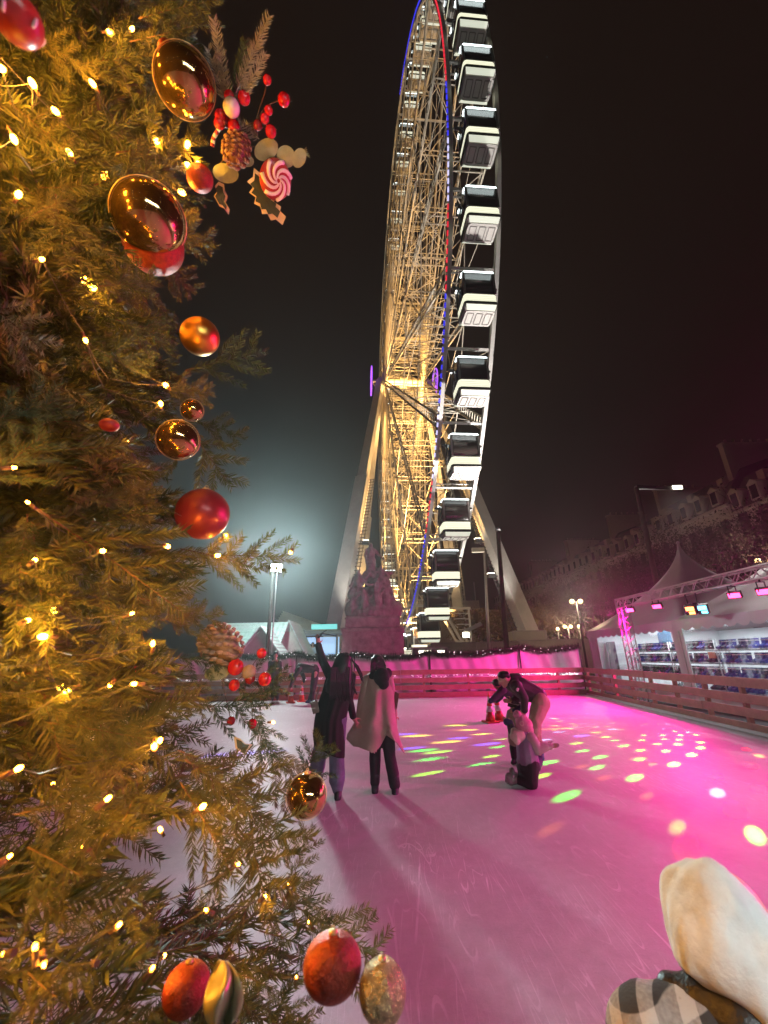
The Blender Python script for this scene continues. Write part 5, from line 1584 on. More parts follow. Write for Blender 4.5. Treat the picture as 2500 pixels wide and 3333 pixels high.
wblob('jacket', [('c', J['neck'], .085, J['chest'], .125), ('c', J['chest'], .125, z6(555, 735, Y4), .125), ('c', J['shL'], .07, J['elL'], .062), ('c', J['elL'], .062, J['wrL'], .05), ('c', J['shR'], .07, J['elR'], .06), ('c', J['elR'], .06, J['wrR'], .05), ('c', z6(340, 590, Y4), .08, z6(370, 600, Y4), .09)], .011, MATS['kid_purple'], t, 3, .008, 9)
wblob('trousers', [('c', J['pelvis'], .11, J['knL'], .07), ('c', J['knL'], .07, J['anL'], .055), ('c', J['pelvis'], .11, J['knR'], .07), ('c', J['knR'], .07, J['anR'], .055)], .011, MATS['trousers_dark'], t, 3)
wblob('cap', [('e', z6(300, 540, Y4-.05), (.088, .085, .07)), ('c', z6(265, 548, Y4-.05), .035, z6(275, 565, Y4-.05), .03)], .010, MATS['jacket_dark'], t, 3)
wblob('mitten', [('c', J['wrL'], .045, J['haL'], .042)], .010, MATS['navy'], t, 2); wblob('mitten', [('c', J['wrR'], .042, J['haR'], .04)], .010, MATS['navy'], t, 2)
for a, b in ((J['anL'], J['toL']), (J['anR'], J['toR'])): skate(t, a, b, MATS['skate_black'], .75)

# --- child in olive jacket and striped hat
Y5 = 7.62
kc = onZ(1550+545/4.423, 2100+1715/4.423)
t = person('child in olive jacket and striped knit hat standing beside the bending person', (kc.x, Y5, 0), 'group of skaters with children')
J = dict(head=z6(560, 860, Y5), neck=z6(565, 935, Y5), chest=z6(575, 1010, Y5), pelvis=z6(570, 1260, Y5), shL=z6(500, 985, Y5), shR=z6(640, 970, Y5), elL=z6(480, 1120, Y5-.03), wrL=z6(495, 1230, Y5-.06), haL=z6(500, 1290, Y5-.07),
         elR=z6(650, 930, Y5-.15), wrR=z6(590, 935, Y5-.2), haR=z6(545, 945, Y5-.2), hipL=z6(540, 1290, Y5), hipR=z6(610, 1290, Y5), knL=z6(545, 1480, Y5), knR=z6(630, 1480, Y5+.02), anL=z6(555, 1620, Y5), anR=z6(650, 1610, Y5+.1), toL=z6(525, 1690, Y5-.03), toR=z6(660, 1670, Y5+.02))
body(t, J, (-0.7, -0.2, -0.2), (0, 0, 1), .78, vox=.009)
wblob('jacket', [('c', z6(570, 965, Y5), .10, z6(570, 1060, Y5), .125), ('c', z6(570, 1060, Y5), .125, z6(560, 1370, Y5), .115), ('c', J['shL'], .065, J['elL'], .058), ('c', J['elL'], .058, J['wrL'], .05), ('c', J['shR'], .065, z6(660, 1000, Y5-.1), .06)], .011, MATS['kid_olive'], t, 3, .008, 9)
wblob('glove', [('c', z6(650, 900, Y5-.15), .05, J['haR'], .035)], .010, MATS['navy'], t, 2)
wblob('trousers', [('c', J['pelvis'], .11, J['knL'], .075), ('c', J['knL'], .075, z6(555, 1610, Y5), .062), ('c', J['pelvis'], .11, J['knR'], .075), ('c', J['knR'], .075, z6(650, 1590, Y5+.08), .06)], .011, MATS['trousers_dark'], t, 3)
hat = [ [z6(560+math.cos(2*math.pi*k/24)*rx_*90+ (y-830)*-.25, y+math.cos(2*math.pi*k/24)*rx_*26, Y5+math.sin(2*math.pi*k/24)*rx_*.105) for k in range(24)] for y, rx_ in ((742,.25),(755,.62),(778,.86),(800,.95),(815,1.0),(840,1.03),(856,1.04),(885,1.04),(905,1.0))]
m = MB()
for i in range(len(hat)-1):
    m.mi = 1 if i in (3, 5) else 0
    m.loft(hat[i:i+2], cap=False)
m.mi = 0; m.loft([hat[0], [p.lerp(hat[0][12], .98) for p in hat[0]]]); 
wb(m, 'knit_hat', [MATS['jacket_dark'], MATS['white_stripe']], t)
skate(t, J['anL'], J['toL'], MATS['skate_black'], .8); skate(t, J['anR'], J['toR'], MATS['skate_black'], .8)

# --- kneeling child with the pink bobble hat
Y6 = 6.45
kc = onZ(1718, 2565)
t = person('child in pink bobble hat and lilac vest kneeling on the ice with an arm out', (kc.x, Y6, 0), 'group of skaters with children')
J = dict(head=z6(690, 1165, Y6), neck=z6(680, 1255, Y6), chest=z6(715, 1400, Y6), pelvis=z6(745, 1690, Y6), shL=z6(600, 1310, Y6+.08), shR=z6(790, 1345, Y6-.06), elL=z6(520, 1230, Y6+.16), wrL=z6(490, 1140, Y6+.14), haL=z6(450, 1100, Y6+.14),
         elR=z6(880, 1500, Y6-.08), wrR=z6(1020, 1462, Y6-.08), haR=z6(1095, 1452, Y6-.08), hipL=z6(690, 1720, Y6+.06), hipR=z6(790, 1720, Y6-.05), knL=z6(720, 1985, Y6+.12), knR=z6(790, 1985, Y6-.10), anL=z6(585, 1955, Y6+.20), anR=z6(575, 1925, Y6-.02), toL=z6(505, 1975, Y6+.22), toR=z6(490, 1985, Y6))
body(t, J, (0.75, 0.6, -0.1), (0, 0, 1), .85, vox=.009)
wblob('vest', [('c', z6(690, 1300, Y6), .10, z6(720, 1430, Y6), .140), ('c', z6(720, 1430, Y6), .140, z6(745, 1650, Y6), .150), ('c', z6(640, 1660, Y6), .06, z6(850, 1665, Y6), .06)], .011, MATS['lilac'], t, 3, .008, 8)
wblob('sleeve', [('c', J['shR'], .085, J['elR'], .072), ('c', J['elR'], .072, z6(1000, 1465, Y6-.08), .058)], .010, MATS['sleeve_grey'], t, 3, .006)
wblob('sleeve', [('c', J['shL'], .08, J['elL'], .065), ('c', J['elL'], .065, J['wrL'], .05)], .010, MATS['jacket_dark'], t, 3, .006)
wblob('glove', [('c', z6(1010, 1462, Y6-.08), .045, z6(1060, 1455, Y6-.08), .045)] + hand(z6(1050, 1456, Y6-.08), (1, 0, .1), (0, 0, 1), .14, .4), .008, MATS['sleeve_grey'], t, 2)
wblob('mitten', [('c', z6(490, 1120, Y6+.14), .045, z6(440, 1105, Y6+.14), .05)], .010, MATS['navy'], t, 2)
wblob('hood', [('e', z6(610, 1315, Y6-.055), (.120, .062, .085)), ('c', z6(545, 1235, Y6-.01), .045, z6(745, 1285, Y6-.04), .050), ('c', z6(550, 1250, Y6-.03), .05, z6(590, 1390, Y6-.09), .045)], .010, MATS['cream_fleece'], t, 4, .01)
wblob('knit_hat', [('e', z6(695, 1150, Y6), (.115, .115, .105)), ('c', z6(640, 1205, Y6), .07, z6(760, 1225, Y6), .07), ('e', z6(662, 1100, Y6), (.095, .095, .10)), ('c', z6(690, 1150, Y6), .10, z6(615, 1045, Y6), .045)], .010, MATS['pink_knit'], t, 3)
o = wblob('bobble', [('e', z6(590, 1000, Y6), (.056, .056, .056))], .008, MATS['pink_knit'], t, 1, .012, 30)
m = MB(); n = 20
c0 = z6(660, 1128, Y6-.118)
for k in range(n):
    a, b = 2*math.pi*k/n, 2*math.pi*(k+1)/n
    m.bar(c0+V3((.026*math.cos(a), 0.01*math.cos(a)**2, .028*math.sin(a))), c0+V3((.026*math.cos(b), 0.01*math.cos(b)**2, .028*math.sin(b))), .006)
wb(m, 'hat_badge', MATS['cream_fleece'], t)
wblob('trousers', [('c', z6(745, 1700, Y6), .135, z6(745, 1780, Y6), .135), ('c', z6(700, 1740, Y6+.05), .115, J['knL'], .085), ('c', z6(790, 1740, Y6-.05), .115, J['knR'], .088), ('c', J['knL'], .08, J['anL'], .06), ('c', J['knR'], .085, J['anR'], .062)], .011, MATS['trousers_dark'], t, 3, .008)
wblob('ice_skate', [('c', z6(570, 1925, Y6-.02), .065, z6(500, 1960, Y6-.02), .052), ('c', z6(500, 1960, Y6-.02), .052, z6(470, 1890, Y6-.03), .05), ('c', z6(470, 1890, Y6-.03), .05, z6(455, 1950, Y6), .04)], .010, MATS['boot_grey'], t, 2)
wblob('ice_skate', [('c', z6(580, 1900, Y6+.2), .062, z6(525, 1880, Y6+.2), .052), ('c', z6(525, 1880, Y6+.2), .052, z6(515, 1800, Y6+.2), .04)], .010, MATS['boot_grey'], t, 2)
m = MB(); m.bar(z6(440, 1890, Y6-.04), z6(440, 2000, Y6-.02), .03, .006); m.bar(z6(500, 1900, Y6+.2), z6(515, 1770, Y6+.2), .03, .006); m.bar(z6(560, 1990, Y6-.06), z6(535, 1870, Y6-.06), .012, .02)
wb(m, 'blade', MATS['blade'], t)

# --- two dark figures by the far fence
Y7 = 17.7
t = person('person in dark clothes bending double by the traffic cones at the far fence', (onZ(1005, 2288).x, Y7, 0))
J = dict(head=z5(320, 800, Y7-.1), neck=z5(370, 740, Y7), chest=z5(410, 705, Y7), pelvis=z5(560, 730, Y7), shL=z5(390, 720, Y7-.2), shR=z5(390, 700, Y7+.2), elL=z5(330, 830, Y7-.2), wrL=z5(305, 900, Y7-.2), haL=z5(305, 930, Y7-.2),
         elR=z5(440, 800, Y7+.2), wrR=z5(440, 850, Y7+.2), haR=z5(430, 875, Y7+.2), hipL=z5(560, 760, Y7-.1), hipR=z5(575, 755, Y7+.12), knL=z5(530, 910, Y7-.1), knR=z5(545, 905, Y7+.12), anL=z5(525, 1030, Y7-.1), anR=z5(500, 1035, Y7+.12), toL=z5(495, 1052, Y7-.12), toR=z5(465, 1060, Y7+.1))
body(t, J, (-0.6, -0.3, -0.8), (-0.8, 0, 0.2), 1.0, vox=.014)
wblob('jacket', [('c', z5(380, 735, Y7), .15, J['chest'], .19), ('c', J['chest'], .19, z5(545, 715, Y7), .18), ('c', J['shL'], .10, J['elL'], .08), ('c', J['elL'], .08, J['wrL'], .06), ('c', J['shR'], .1, J['elR'], .08), ('c', J['elR'], .08, J['wrR'], .06)], .02, MATS['jacket_dark'], t, 3, .012)
m = MB()
for k in range(7): m.box(z5(415+20*k, 655+4*k, Y7-.1), (.06, .2, .03))
wb(m, 'back_stripe', MATS['white_stripe'], t)
wblob('trousers', [('c', J['pelvis'], .16, J['knL'], .105), ('c', J['knL'], .105, J['anL'], .085), ('c', J['pelvis'], .16, J['knR'], .105), ('c', J['knR'], .105, J['anR'], .085)], .02, MATS['trousers_dark'], t, 3)
wblob('hair', [('e', z5(312, 795, Y7-.1), (.12, .12, .12))], .02, MATS['hair_black'], t, 3)
for a, b in ((J['anL'], J['toL']), (J['anR'], J['toR'])): skate(t, a, b, MATS['navy'], 1.1)
Y8 = 18.55
t = person('person with reddish face and long dark coat standing against the far fence', (z5(140, 800, Y8).x, Y8, 0))
gz = 0.09
J = dict(head=z5(150, 585, Y8), neck=z5(145, 630, Y8), chest=z5(140, 680, Y8), pelvis=z5(140, 800, Y8), shL=z5(95, 655, Y8), shR=z5(190, 655, Y8), elL=z5(90, 730, Y8-.08), wrL=z5(150, 720, Y8-.25), haL=z5(170, 715, Y8-.25),
         elR=z5(200, 720, Y8-.05), wrR=z5(215, 725, Y8-.2), haR=z5(230, 728, Y8-.25), hipL=z5(120, 820, Y8), hipR=z5(165, 820, Y8), knL=z5(120, 930, Y8), knR=z5(165, 930, Y8))
for q, x in (('L', 120), ('R', 168)):
    p = z5(x, 1000, Y8); J['an'+q] = V3((p.x, Y8, .17)); J['to'+q] = V3((p.x+.04, Y8-.15, .10))
body(t, J, (0.3, -1, -0.1), (0, 0, 1), 1.0, vox=.014)
wblob('coat', [('c', J['chest'], .18, J['pelvis'], .2), ('c', J['pelvis'], .2, z5(140, 900, Y8), .21), ('c', J['shL'], .1, J['elL'], .085), ('c', J['elL'], .085, J['wrL'], .06), ('c', J['shR'], .1, J['elR'], .085), ('c', J['elR'], .085, J['wrR'], .06)], .02, MATS['jacket_dark'], t, 3, .012)
wblob('hair', [('e', z5(150, 560, Y8+.05), (.11, .11, .11)), ('c', z5(130, 585, Y8+.06), .07, z5(125, 630, Y8+.05), .05)], .016, MATS['hair_black'], t, 3)
wblob('trousers', [('c', J['hipL'], .12, J['anL'], .08), ('c', J['hipR'], .12, J['anR'], .08)], .02, MATS['trousers_dark'], t, 3)
for q in 'LR': skate(t, J['an'+q], J['to'+q], MATS['skate_black'], 1.05)
for (x, y, lab) in ((480, 520, 'left of two people in pale clothes before the glowing snack booth'), (528, 530, 'right of two people in pale clothes before the glowing snack booth')):
    Y9 = 30.6; a = z5(x, y, Y9)
    t = person(lab, (a.x, Y9, 0)); X0 = a.x
    def q(dx, z, dy=0): return V3((X0+dx, Y9+dy, z))
    J = dict(head=q(0, 2.60), neck=q(0, 2.42), chest=q(0, 2.22), pelvis=q(0, 1.80), shL=q(-.18, 2.33), shR=q(.18, 2.33), elL=q(-.24, 2.05), wrL=q(-.1, 1.95, -.2), haL=q(-.03, 1.95, -.25), elR=q(.24, 2.05), wrR=q(.1, 1.95, -.2), haR=q(.03, 1.95, -.25),
             hipL=q(-.1, 1.75), hipR=q(.1, 1.75), knL=q(-.1, 1.35), knR=q(.1, 1.35), anL=q(-.1, .98), anR=q(.1, .98), toL=q(-.1, .93, -.12), toR=q(.1, .93, -.12))
    body(t, J, (0, -1, 0), (0, 0, 1), 1.0, vox=.02)
    wblob('jacket', [('c', J['chest'], .17, J['pelvis'], .17), ('c', J['shL'], .1, J['elL'], .08), ('c', J['elL'], .08, J['wrL'], .06), ('c', J['shR'], .1, J['elR'], .08), ('c', J['elR'], .08, J['wrR'], .06)], .025, MATS['pale_cloth'], t, 3)
    wblob('trousers', [('c', J['hipL'], .11, J['anL'], .08), ('c', J['hipR'], .11, J['anR'], .08)], .025, MATS['jacket_dark'], t, 3)
    wblob('hair', [('e', q(0, 2.65, .03), (.11, .11, .1))], .02, MATS['hair_black'], t, 2)
st = thing('low_deck', 'low raised deck in front of the glowing snack booth', 'deck', (onY(1010, 2110, 30.6).x, 31.0, 0))
m = MB(); m.box((0, 0, 0.43), (4.5, 1.8, 0.86)); m.build('boards', MATS['chalet_wood'], st)

# --- child with the pale hood close to the camera
Hd = 1.10
def zh(u, v, d=Hd): return onD(u, v, d)
cen = zh(2360, 3080)
t = person('person close to the camera in pale crumpled hood and dark plaid coat at the corner', (cen.x, cen.y, 0))
VD = ray(2360, 3080).normalized()
def hoodring(l, r, sq=1.0):
    a, b = zh(*l), zh(*r); c = (a+b)/2; h = (b-a)/2; L = h.length
    out = []
    for k in range(32):
        th = 2*math.pi*k/32
        out.append(c + h*math.cos(th) + VD*(L*sq*math.sin(th)*(0.62 if math.sin(th) < 0 else 0.9)))
    return out
rings = [hoodring((2222,2776),(2252,2775)), hoodring((2170,2812),(2330,2806)), hoodring((2150,2850),(2385,2850)), hoodring((2144,2930),(2455,2912)), hoodring((2150,3020),(2520,2990)), hoodring((2170,3100),(2575,3075)), hoodring((2215,3165),(2610,3170)), hoodring((2300,3235),(2640,3270)), hoodring((2400,3290),(2650,3350)), hoodring((2480,3340),(2660,3430)), hoodring((2600,3420),(2720,3500))]
hb_ = blob('hood', [('l', rings)], .008, MATS['hat_white'], t, 3, .017, 13)
hb_.location = -V3(t.location)
cz = cen.z
J = dict(head=zh(2400, 3050, Hd+.05), neck=zh(2450, 3230, Hd+.06), chest=V3((cen.x+.02, cen.y-.02, cz-.33)), pelvis=V3((cen.x+.03, cen.y, cz-.58)))
dx = V3((1, 0, 0))
for q, s_ in (('L', -1), ('R', 1)):
    J['sh'+q] = V3((cen.x+.10+s_*.10, cen.y-.02, cz-.31)); J['el'+q] = V3((cen.x+.08+s_*.18, cen.y-.02, cz-.46)); J['wr'+q] = V3((cen.x+.06+s_*.20, cen.y+.08, cz-.56)); J['ha'+q] = V3((cen.x+s_*.20, cen.y+.12, cz-.62))
    J['hip'+q] = V3((cen.x+s_*.07, cen.y, cz-.60)); J['kn'+q] = V3((cen.x+s_*.08, cen.y, cz*.32)); J['an'+q] = V3((cen.x+s_*.08, cen.y, .12)); J['to'+q] = V3((cen.x+s_*.08, cen.y+.13, .07))
body(t, J, (0.5, 0.8, -.2), (0, 0, 1), .80, vox=.009)
def plaid():
    m = bpy.data.materials.new('plaid_wool'); m.use_nodes = True
    N = m.node_tree.nodes; L = m.node_tree.links; b = N['Principled BSDF']; b.inputs['Roughness'].default_value = .95
    tc = N.new('ShaderNodeTexCoord'); mp = N.new('ShaderNodeMapping'); mp.inputs['Rotation'].default_value = (0.2, 0.3, 0.6)
    L.new(tc.outputs['Object'], mp.inputs['Vector'])
    outs = []
    for d in ('X', 'Z'):
        w = N.new('ShaderNodeTexWave'); w.bands_direction = d; w.inputs['Scale'].default_value = 6.0; w.inputs['Distortion'].default_value = 0.6; w.inputs['Detail'].default_value = 1
        L.new(mp.outputs[0], w.inputs['Vector'])
        g_ = N.new('ShaderNodeMapRange'); g_.inputs['From Min'].default_value = .58; g_.inputs['From Max'].default_value = .66; L.new(w.outputs['Fac'], g_.inputs['Value']); outs.append(g_.outputs[0])
    ad = N.new('ShaderNodeMath'); ad.operation = 'ADD'; L.new(outs[0], ad.inputs[0]); L.new(outs[1], ad.inputs[1])
    nz = N.new('ShaderNodeTexNoise'); nz.inputs['Scale'].default_value = 160; L.new(tc.outputs['Object'], nz.inputs['Vector'])
    ml = N.new('ShaderNodeMath'); ml.operation = 'MULTIPLY'; L.new(ad.outputs[0], ml.inputs[0]); nm_ = N.new('ShaderNodeMath'); nm_.operation = 'MULTIPLY_ADD'; nm_.inputs[1].default_value = .5; nm_.inputs[2].default_value = .25; L.new(nz.outputs['Fac'], nm_.inputs[0]); L.new(nm_.outputs[0], ml.inputs[1])
    cr_ = N.new('ShaderNodeValToRGB'); L.new(ml.outputs[0], cr_.inputs[0])
    cr_.color_ramp.elements[0].color = (.035, .032, .033, 1); cr_.color_ramp.elements[1].color = (.42, .39, .38, 1)
    cr_.color_ramp.elements[1].position = .9
    L.new(cr_.outputs[0], b.inputs['Base Color'])
    bp = N.new('ShaderNodeBump'); bp.inputs['Strength'].default_value = .5; bp.inputs['Distance'].default_value = .003; L.new(nz.outputs['Fac'], bp.inputs['Height']); L.new(bp.outputs[0], b.inputs['Normal'])
    return m
def zd(u, v, d): return onD(u, v, d)
wblob('coat', [('c', zd(2125, 3385, 1.12), .066, zd(2300, 3450, 1.15), .083), ('c', zd(2110, 3390, 1.12), .06, zd(2150, 3500, 1.17), .07), ('c', J['shL'], .08, J['shR'], .08), ('c', J['chest'], .15, J['pelvis'], .17), ('c', J['pelvis'], .17, J['pelvis']-V3((0,0,.2)), .19), ('c', J['shL'], .075, J['elL'], .07), ('c', J['elL'], .07, J['wrL'], .055), ('c', J['shR'], .075, J['elR'], .07), ('c', J['elR'], .07, J['wrR'], .055)], .010, plaid(), t, 3, .006, 12)
wblob('hair', [('c', zh(2185, 3215, Hd+.03), .022, zh(2290, 3270, Hd+.03), .04), ('c', zh(2290, 3270, Hd+.03), .04, zh(2420, 3330, Hd+.03), .055)], .008, MATS['hair_black'], t, 3)
wblob('trousers', [('c', J['hipL'], .09, J['knL'], .07), ('c', J['knL'], .07, J['anL'], .055), ('c', J['hipR'], .09, J['knR'], .07), ('c', J['knR'], .07, J['anR'], .055)], .012, MATS['trousers_dark'], t, 2)
# ------------------------------------------------------------------ the fir tree close to the camera
AX, AY = -1.15, 0.85
RZ = [(0.0, 1.05), (0.5, 1.18), (0.95, 1.18), (1.15, 1.10), (1.4, 0.92), (1.68, 0.74), (2.1, 0.66), (2.6, 0.60), (3.4, 0.52), (4.2, 0.40), (5.2, 0.20), (5.8, 0.05)]
def tree_r(z):
    for (z0, r0), (z1, r1) in zip(RZ, RZ[1:]):
        if z0 <= z <= z1: return r0+(r1-r0)*(z-z0)/(z1-z0)
    return 0.02
def surf(u, v, inset=0.0):
    """distance along the photo's ray to the tree's outer needles"""
    d = ray(u, v).normalized(); best = None
    for k in range(20, 300):
        s = 0.01*k
        p = V3((0, 0, CAMH))+d*s
        e = math.hypot(p.x-AX, p.y-AY)-(tree_r(p.z)-inset)
        if e <= 0: return s
        if best is None or e < best[0]: best = (e, s)
    return best[1]
K = 1.507
def at(x, y, dist): return onD(x*K, y*K, dist)
def sd(x, y, inset=0.0): return min(1.6, max(0.36, surf(x*K, y*K, inset)))

def needle_mat(name, base, tip, rough=0.6):
    m = bpy.data.materials.new(name); m.use_nodes = True
    N = m.node_tree.nodes; L = m.node_tree.links; b = N['Principled BSDF']
    tc = N.new('ShaderNodeTexCoord'); nz = N.new('ShaderNodeTexNoise'); nz.inputs['Scale'].default_value = 14; nz.inputs['Detail'].default_value = 3
    L.new(tc.outputs['Object'], nz.inputs['Vector'])
    oi = N.new('ShaderNodeObjectInfo'); ad = N.new('ShaderNodeMath'); ad.operation = 'MULTIPLY_ADD'; L.new(oi.outputs['Random'], ad.inputs[0]); ad.inputs[1].default_value = .35; L.new(nz.outputs['Fac'], ad.inputs[2])
    mx = N.new('ShaderNodeMix'); mx.data_type = 'RGBA'; mx.inputs['A'].default_value = (*base, 1); mx.inputs['B'].default_value = (*tip, 1)
    mr = N.new('ShaderNodeMapRange'); mr.inputs['From Min'].default_value = .35; mr.inputs['From Max'].default_value = .95; L.new(ad.outputs[0], mr.inputs['Value']); L.new(mr.outputs[0], mx.inputs['Factor'])
    L.new(mx.outputs['Result'], b.inputs['Base Color']); b.inputs['Roughness'].default_value = rough; b.inputs['Specular IOR Level'].default_value = .4
    tl = N.new('ShaderNodeBsdfTranslucent'); L.new(mx.outputs['Result'], tl.inputs['Color']); ms = N.new('ShaderNodeMixShader'); ms.inputs[0].default_value = .35; L.new(b.outputs[0], ms.inputs[1]); L.new(tl.outputs[0], ms.inputs[2]); L.new(ms.outputs[0], N['Material Output'].inputs[0])
    return m
NEED = needle_mat('fir_needles', (0.030, 0.056, 0.016), (0.15, 0.15, 0.045))
FROST = needle_mat('frosted_needles', (0.26, 0.26, 0.20), (0.46, 0.43, 0.36)); PALE = needle_mat('pale_needles', (0.10, 0.11, 0.065), (0.22, 0.21, 0.14))
GREEN = needle_mat('green_needles', (0.035, 0.075, 0.035), (0.09, 0.14, 0.065))
STEM = mat('twig_bark', (0.10, 0.055, 0.03), 0.85, var=.3)

def twig_arrays(p0, d, L, n, nl, r, w=0.00120, bend=None, spread=0.75, flat=0.0, up=None):
    """needles along one twig; returns verts (needles are 3-sided and pointed)"""
    t = np.linspace(0.05, 1.0, n)
    d = np.array(d); p0 = np.array(p0)
    bend = np.array(bend if bend is not None else (0, 0, 0))
    P = p0+d*L*t[:, None]+bend*(t**2)[:, None]*L
    T = d+2*bend*t[:, None]; T /= np.linalg.norm(T, axis=1)[:, None]
    D = r.randn(n, 3)
    D -= (D*T).sum(1)[:, None]*T; D /= np.linalg.norm(D, axis=1)[:, None]+1e-9
    if up is not None and flat > 0:
        U = np.array(up); D -= flat*(D*U).sum(1)[:, None]*U; D /= np.linalg.norm(D, axis=1)[:, None]+1e-9
    D = D+T*(spread+0.18*r.randn(n)[:, None])
    D += np.array([0, 0, 0.10])
    D /= np.linalg.norm(D, axis=1)[:, None]
    ln = nl*(0.75+0.4*r.rand(n))*(1-0.35*t**3)
    S = np.cross(D, r.randn(n, 3)); S /= np.linalg.norm(S, axis=1)[:, None]
    Q = np.cross(D, S)
    mid = P+D*(ln*0.55)[:, None]
    tip = P+D*ln[:, None]+T*(ln*0.12)[:, None]
    v = np.stack([P+S*w*.7, P-S*w*.35+Q*w*.6, P-S*w*.35-Q*w*.6, mid+S*w, mid-S*w*.5+Q*w*.87, mid-S*w*.5-Q*w*.87, tip], 1).reshape(-1, 3)
    return v
NF = np.array([(0,1,4),(0,4,3),(1,2,5),(1,5,4),(2,0,3),(2,3,5),(3,4,6),(4,5,6),(5,3,6)])
def needle_faces(nv): 
    n = nv//7
    return (np.arange(n)[:, None, None]*7+NF[None]).reshape(-1, 3)
def stem_arrays(p0, d, L, w, bend):
    d = np.array(d); p0 = np.array(p0); bend = np.array(bend); V = []
    for k in range(4):
        a = p0+d*L*k/4+bend*(k/4)**2*L; b = p0+d*L*(k+1.2)/4+bend*((k+1.2)/4)**2*L
        T = b-a; T /= np.linalg.norm(T); S = np.cross(T, (0.3, 0.5, 0.8)); S /= np.linalg.norm(S); Q = np.cross(T, S); ww = w*(1-0.2*k)
        mid = (a+b)/2
        V.append(np.stack([a+S*ww, a-S*ww*.5+Q*ww*.87, a-S*ww*.5-Q*ww*.87, mid+S*ww, mid-S*ww*.5+Q*ww*.87, mid-S*ww*.5-Q*ww*.87, b]))
    return np.concatenate(V)
def spray(seed, L=0.40, nside=6, nper=60, nl=0.042, droop=0.0, w=0.0019):
    """a whole branch tip growing along +x, lying flat in xy, with side twigs"""
    r = np.random.RandomState(seed)
    bend = np.array([0, r.uniform(-.08, .08), droop])
    A = [twig_arrays((0, 0, 0), (1, 0, 0), L, int(nper*2.6), nl, r, w, bend, .95, .72, (0, 0, 1))]
    S = [stem_arrays((0, 0, 0), (1, 0, 0), L, 0.0030, bend)]
    for k in range(nside):
        t = 0.22+0.70*k/nside+r.uniform(-.03, .03); sgn = 1 if k % 2 else -1
        p = np.array([L*t, 0, 0])+bend*t*t*L
        ang = math.radians(r.uniform(38, 58)); d = np.array([math.cos(ang), sgn*math.sin(ang), r.uniform(-.22, .18)]); d /= np.linalg.norm(d)
        l = L*(0.52-0.34*t)*r.uniform(.85, 1.2)
        b2 = np.array([.1, 0, r.uniform(-.12, .05)])
        A.append(twig_arrays(p, d, l, int(nper*l/0.12*0.9), nl*.92, r, w, b2, .95, .72, (0, 0, 1))); S.append(stem_arrays(p, d, l, 0.0016, b2))
    return np.concatenate(A), np.concatenate(S)
SPR = [spray(100+i, droop=(-.25, -.1, .05, .12, -.18, 0)[i % 6]) for i in range(10)]
def spray_mesh(i, m, nm='branch'):
    A, S = SPR[i]
    v = np.concatenate([A, S]); f = needle_faces(len(v))
    me = rawmesh(nm, v, f, m)
    me.materials.append(STEM)
    na = len(A)//7*9
    me.polygons.foreach_set('material_index', np.concatenate([np.zeros(na, np.int32), np.ones(len(f)-na, np.int32)]))
    return me
SM = [spray_mesh(i, NEED) for i in range(10)]
SMG = [spray_mesh(i, GREEN) for i in range(4)]
SMF = [spray_mesh(i, PALE) for i in range(3)]
xt = thing('christmas_tree', 'tall decorated fir tree full of warm fairy lights filling the left of the photo', 'christmas tree', (AX, AY, 0))
m = MB(); m.tube([(0, 0, 0), (0.01, 0, 1.5), (0, 0.01, 3.5), (0, 0, 5.7)], [0.09, 0.075, 0.05, 0.01], 12)
m.build('trunk', MATS['bark'], xt)
# silhouette of the needles in the photo (display pixels): x of the right edge for each y
EDGE = [(-200, 470), (0, 468), (60, 440), (150, 445), (300, 455), (450, 448), (600, 430), (700, 440), (800, 470), (900, 470), (1000, 440), (1080, 450), (1150, 530), (1230, 560), (1300, 470), (1400, 500), (1500, 560), (1600, 620), (1700, 640), (1800, 640), (1900, 660), (1960, 690), (2010, 800), (2060, 860), (2110, 760), (2200, 740), (2400, 760)]
def edge_x(y):
    for (y0, x0), (y1, x1) in zip(EDGE, EDGE[1:]):
        if y0 <= y <= y1: return x0+(x1-x0)*(y-y0)/(y1-y0)
    return 470
GAPS = [(360, 1690, 45, 60), (300, 1800, 28, 38), (390, 1780, 40, 60), (405, 1860, 22, 30), (440, 1880, 18, 30), (245, 1880, 30, 50), (250, 1960, 16, 30), (180, 2140, 40, 32), (240, 2150, 34, 30), (345, 2140, 45, 36), (470, 1630, 60, 26), (545, 1650, 40, 40), (625, 1560, 18, 60), (310, 1405, 20, 22), (640, 1640, 26, 40), (520, 1980, 14, 20), (650, 2140, 22, 40), (575, 1790, 16, 20)]
def bad(p, m=0):
    q = project(p)
    if q is None: return False
    x, y = q[0]/K, q[1]/K
    if x > edge_x(y)+m: return True
    for gx, gy, a, b in GAPS:
        if ((x-gx)/a)**2+((y-gy)/b)**2 < 0.95: return True
    return False
def orient(d, upv=(0, 0, 1), roll=0.0):
    d = V3(d).normalized(); y = V3(upv).cross(d)
    if y.length < 1e-3: y = V3((0, 1, 0)).cross(d)
    y.normalize(); z = d.cross(y)
    Mx = Matrix((d, y, z)).transposed()
    return Mx @ Matrix.Rotation(roll, 3, 'X')
placed = []       # (mesh kind, index, matrix, screen size)
trng = random.Random(17)
cam0 = V3((0, 0, CAMH)); camaz = math.atan2(-AY, -AX)
tries = 0
